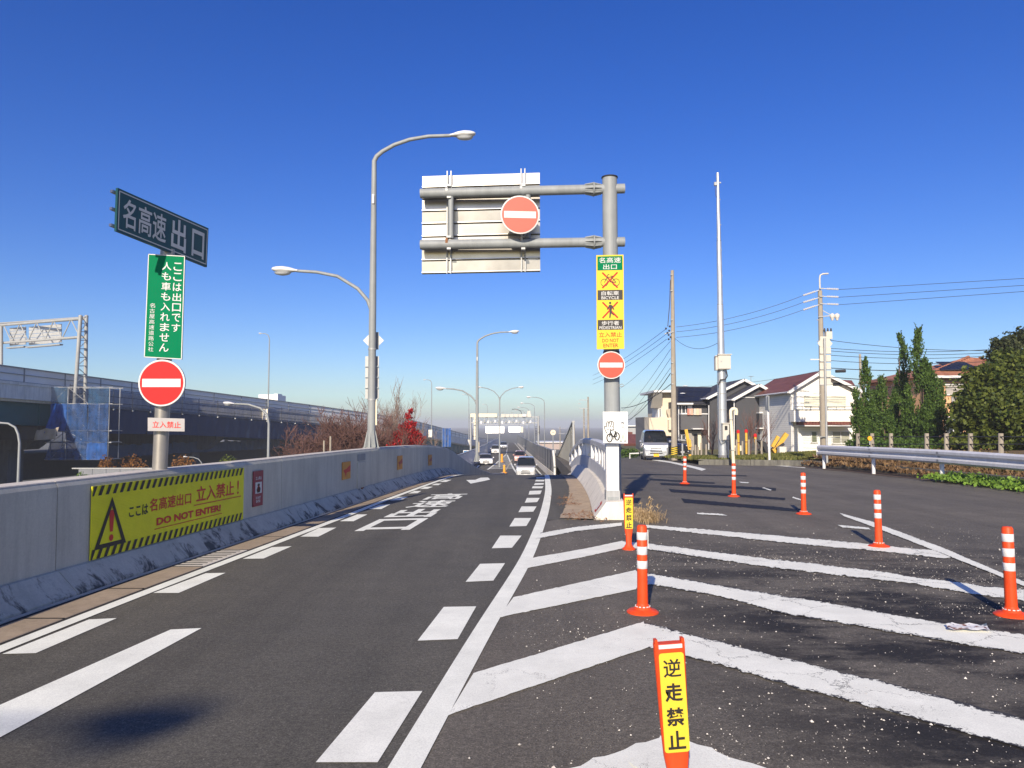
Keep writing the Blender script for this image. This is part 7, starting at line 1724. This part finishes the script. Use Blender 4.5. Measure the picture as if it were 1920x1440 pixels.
for k in range(6): MB().box(q(1005, 800.5 + k * 3, -.4), (.3, .1, .14)).build('louver', m_wire, fg)
MB().box(q(1011.5, 806.5, -.3), (.14, .2, 1.7)).build('side_sign', m_wire, fg); MB().bar(q(973, 803, -.9), q(973.5, 795, -.6), .06, .06).build('camera_arm', m_wire, fg)

sg = thing('blue_sign', 'small blue and white sign board behind the far barrier', 'sign', at(874, 850, 92)); o, f, N = plane_board('board', at(868.5, 844, 92), at(881, 844.5, 92), at(881, 851, 92), at(868.5, 853, 92), m_white, sg); g = f(.01)
MB().poly([g(.08, .3), g(.7, .3), g(.7, .85), g(.08, .85)]).build('blue_field', M('sign_blue', (.03, .16, .35), .4), o, fix=False); MB().tube([at(874, 848, 92.2), at(874, 875, 92.2)], .06, 6).build('post', m_galv, sg)

# ================================================================== BARE AND RED TREES BEHIND THE LEFT BARRIER
def bare(label, px, Y, zt_trunk, n, L, seed, m, spread, up, depth=4, group='leafless shrubs behind the left barrier', kids=3, rad=.04):
    r = np.random.default_rng(seed); x = at(px, 800, Y).x; t = thing('bare_tree', label, 'tree', (x, Y, -6.6), group); mb = MB(); mb.tube([(x, Y, -6.6), (x, Y, zt_trunk)], [.14, .10], 7); mb.build('trunk', m_bark, t); mb = MB()
    for k in range(n): branching(mb, (x + r.normal(0, .15), Y + r.normal(0, .15), zt_trunk), (r.normal(0, spread), r.normal(0, spread), 1), L * r.uniform(.8, 1.15), rad, depth, r, spread * .8, up, kids, 3, .011)
    mb.build('branches', m, t, fix=False); return t
for i, (px, Y, zt_, n, L, lb) in enumerate(((578, 40, -2.6, 9, 1.45, 'low bare brown tree at the left end of the thicket'), (612, 42, -2.5, 10, 1.75, 'bare brown tree left of the stakes'), (645, 43, -2.4, 11, 1.95, 'bare brown tree in the middle of the thicket'), (672, 41, -2.2, 11, 2.05, 'bare brown tree just left of the near lamp post'), (712, 43, -2.3, 9, 1.8, 'bare brown tree just right of the near lamp post'))):
    bare(lb, px, Y, zt_, n, L, 40 + i, m_twig, .62, .12, 5, rad=.035)
bare('tall slender leafless tree rising behind the near lamp post', 728, 48, -2.4, 8, 2.25, 61, m_twigg, .42, .38, 4, kids=3, rad=.04)
bare('tall leafless tree leaning over the red tree', 765, 48, -2.4, 7, 1.95, 62, m_twigg, .45, .32, 4, kids=3, rad=.04)
r = np.random.default_rng(9); Y = 40; x = at(762, 800, Y).x
rt = thing('red_maple', 'bright red leaved tree behind the barrier, right of the near lamp post', 'tree', (x, Y, -6.6)); mb = MB(); mb.tube([(x, Y, -6.6), (x, Y, -2)], [.14, .10], 7); mb.build('trunk', m_bark, rt)
mb = MB()
for k in range(7): branching(mb, (x, Y, -2), (r.normal(0, .35), r.normal(0, .3), 1), 1.7, .035, 4, r, .4, .25, 3, 3, .01)
mb.build('branches', m_twig, rt, fix=False); P = []
for (px, py, w, h, n) in ((735, 838, .35, .25, 420), (744, 815, .28, .25, 300), (790, 822, .25, .25, 250), (740, 832, .35, .3, 500), (785, 836, .3, .28, 400), (756, 810, .3, .3, 350), (783, 815, .22, .25, 220), (762, 822, .62, .42, 1500), (748, 826, .4, .38, 700), (778, 830, .35, .35, 600), (765, 800, .42, .32, 750), (772, 812, .4, .3, 650), (766, 781, .22, .25, 260), (770, 770, .16, .14, 130), (752, 800, .22, .16, 160), (775, 795, .22, .2, 170), (758, 838, .8, .3, 1100)):
    c = at(px, py, Y); P.append(shell((c.x, Y, c.z), (w, .45, h), int(n * .75), r, .6))
leaves('leaf_clumps', np.concatenate(P), .085, m_redleaf, rt, seed=5)
for px, pt in ((608, 826), (620, 818)):
    a = at(px, 852, 36); t = thing('wooden_stake', 'pale stake with a dark top, left one in the bare thicket' if px < 615 else 'pale wooden stake, right one in the bare thicket', 'stake', (a.x, 36, -3), 'stakes in the thicket'); MB().tube([(a.x, 36, -6.6), (a.x - .02, 36, at(px, pt, 36).z)], .045, 7).build('stake', m_utility, t)
for i, (px, w, m, lb) in enumerate(((200, 14, m_autumn, 'reddish autumn shrub under the viaduct beside the scaffold'), (250, 26, m_autumn, 'rusty autumn shrub under the viaduct left of the sign post'), (345, 22, m_autumn, 'orange brown shrub under the viaduct right of the sign post'), (430, 20, m_olive, 'dark olive shrub under the viaduct near the small lamp'))):
    Yq = 62; c = at(px, 872, Yq); t = thing('street_shrub', lb, 'shrub', (c.x, Yq, -6.6), 'shrubs under the viaduct'); MB().tube([(c.x, Yq, -6.6), (c.x, Yq, c.z)], .08, 6).build('stem', m_bark, t)
    leaves('foliage', shell((c.x, Yq, c.z - .5), (w * Yq / F, .8, 1.25), 1500, r, .45), .16, m, t, seed=70 + i)
c = at(154, 893, 40); t = thing('street_shrub', 'small green shrub before the pale street fence', 'shrub', (c.x, 40, -6.6), 'shrubs under the viaduct'); MB().tube([(c.x, 40, -6.6), (c.x, 40, c.z)], .06, 6).build('stem', m_bark, t); leaves('foliage', shell((c.x, 40, c.z - .4), (.5, .4, .6), 700, r, .5), .11, m_hedge, t, seed=81)

# small fittings of the houses
def ac_unit(px, py, Y, parent):
    c = at(px, py, Y - .25); o = MB().box(c, (.78, .3, .58)).build('air_conditioner', m_cream, parent); MB().lathe([(.22, 0), (.22, .015)], c + Vector((-.12, -.155, 0)), 14, (Vector((1, 0, 0)), Vector((0, 0, 1)), Vector((0, -1, 0)))).build('fan_grille', m_pole, o)
ac_unit(1384, 842, 62, dh); ac_unit(1546, 846, 55, wh)
def antenna(px, pt, pb_, Y, parent):
    MB().tube([at(px, pb_, Y), at(px, pt, Y)], .02, 5).build('antenna_mast', m_galv, parent); mb = MB()
    for k in range(5): mb.bar(at(px - 4 + k * 2, pt + 1, Y) + Vector((0, -.3, 0)), at(px - 4 + k * 2, pt + 1, Y) + Vector((0, .3, 0)), .015, .015)
    mb.bar(at(px - 5, pt + 1, Y), at(px + 5, pt + 1, Y), .02, .02); mb.build('antenna', m_galv, parent)
antenna(1408, 705, 720, 65, dh); antenna(1548, 686, 704, 60, wh)
for px, Y, pr, z0 in ((1376.5, 61.9, dh, 748), (1466.5, 61.9, dh, 749), (1329, 64.9, sh, 760), (1272.5, 65.9, sh, 760), (1744, 49.9, oh, 708)):
    MB().tube([at(px, z0, Y), at(px, 850, Y)], .045, 7).build('downpipe', m_white, pr)
for px in (1284, 1289): MB().lathe([(.25, 0), (.22, .04), (.05, .08)], at(px - 4, 738 if px == 1284 else 724, 66), 12).build('roof_vent', m_white, sh)

# ================================================================== HAZE (the air itself)
m_haze = bpy.data.materials.new('haze'); m_haze.use_nodes = True
hn = m_haze.node_tree.nodes; hl_ = m_haze.node_tree.links
for nd in list(hn):
    if nd.type != 'OUTPUT_MATERIAL': hn.remove(nd)
pv_ = hn.new('ShaderNodeVolumePrincipled'); pv_.inputs['Color'].default_value = (.82, .86, .93, 1); pv_.inputs['Density'].default_value = .00065; pv_.inputs['Anisotropy'].default_value = 0
hl_.new(pv_.outputs[0], hn['Material Output'].inputs['Volume'])
hz = MB().box((0, 1400, 4.5), (6100, 3300, 26.0)).build('haze', m_haze, None); tag(hz, 'thin pale blue haze over the far road', kind='stuff')
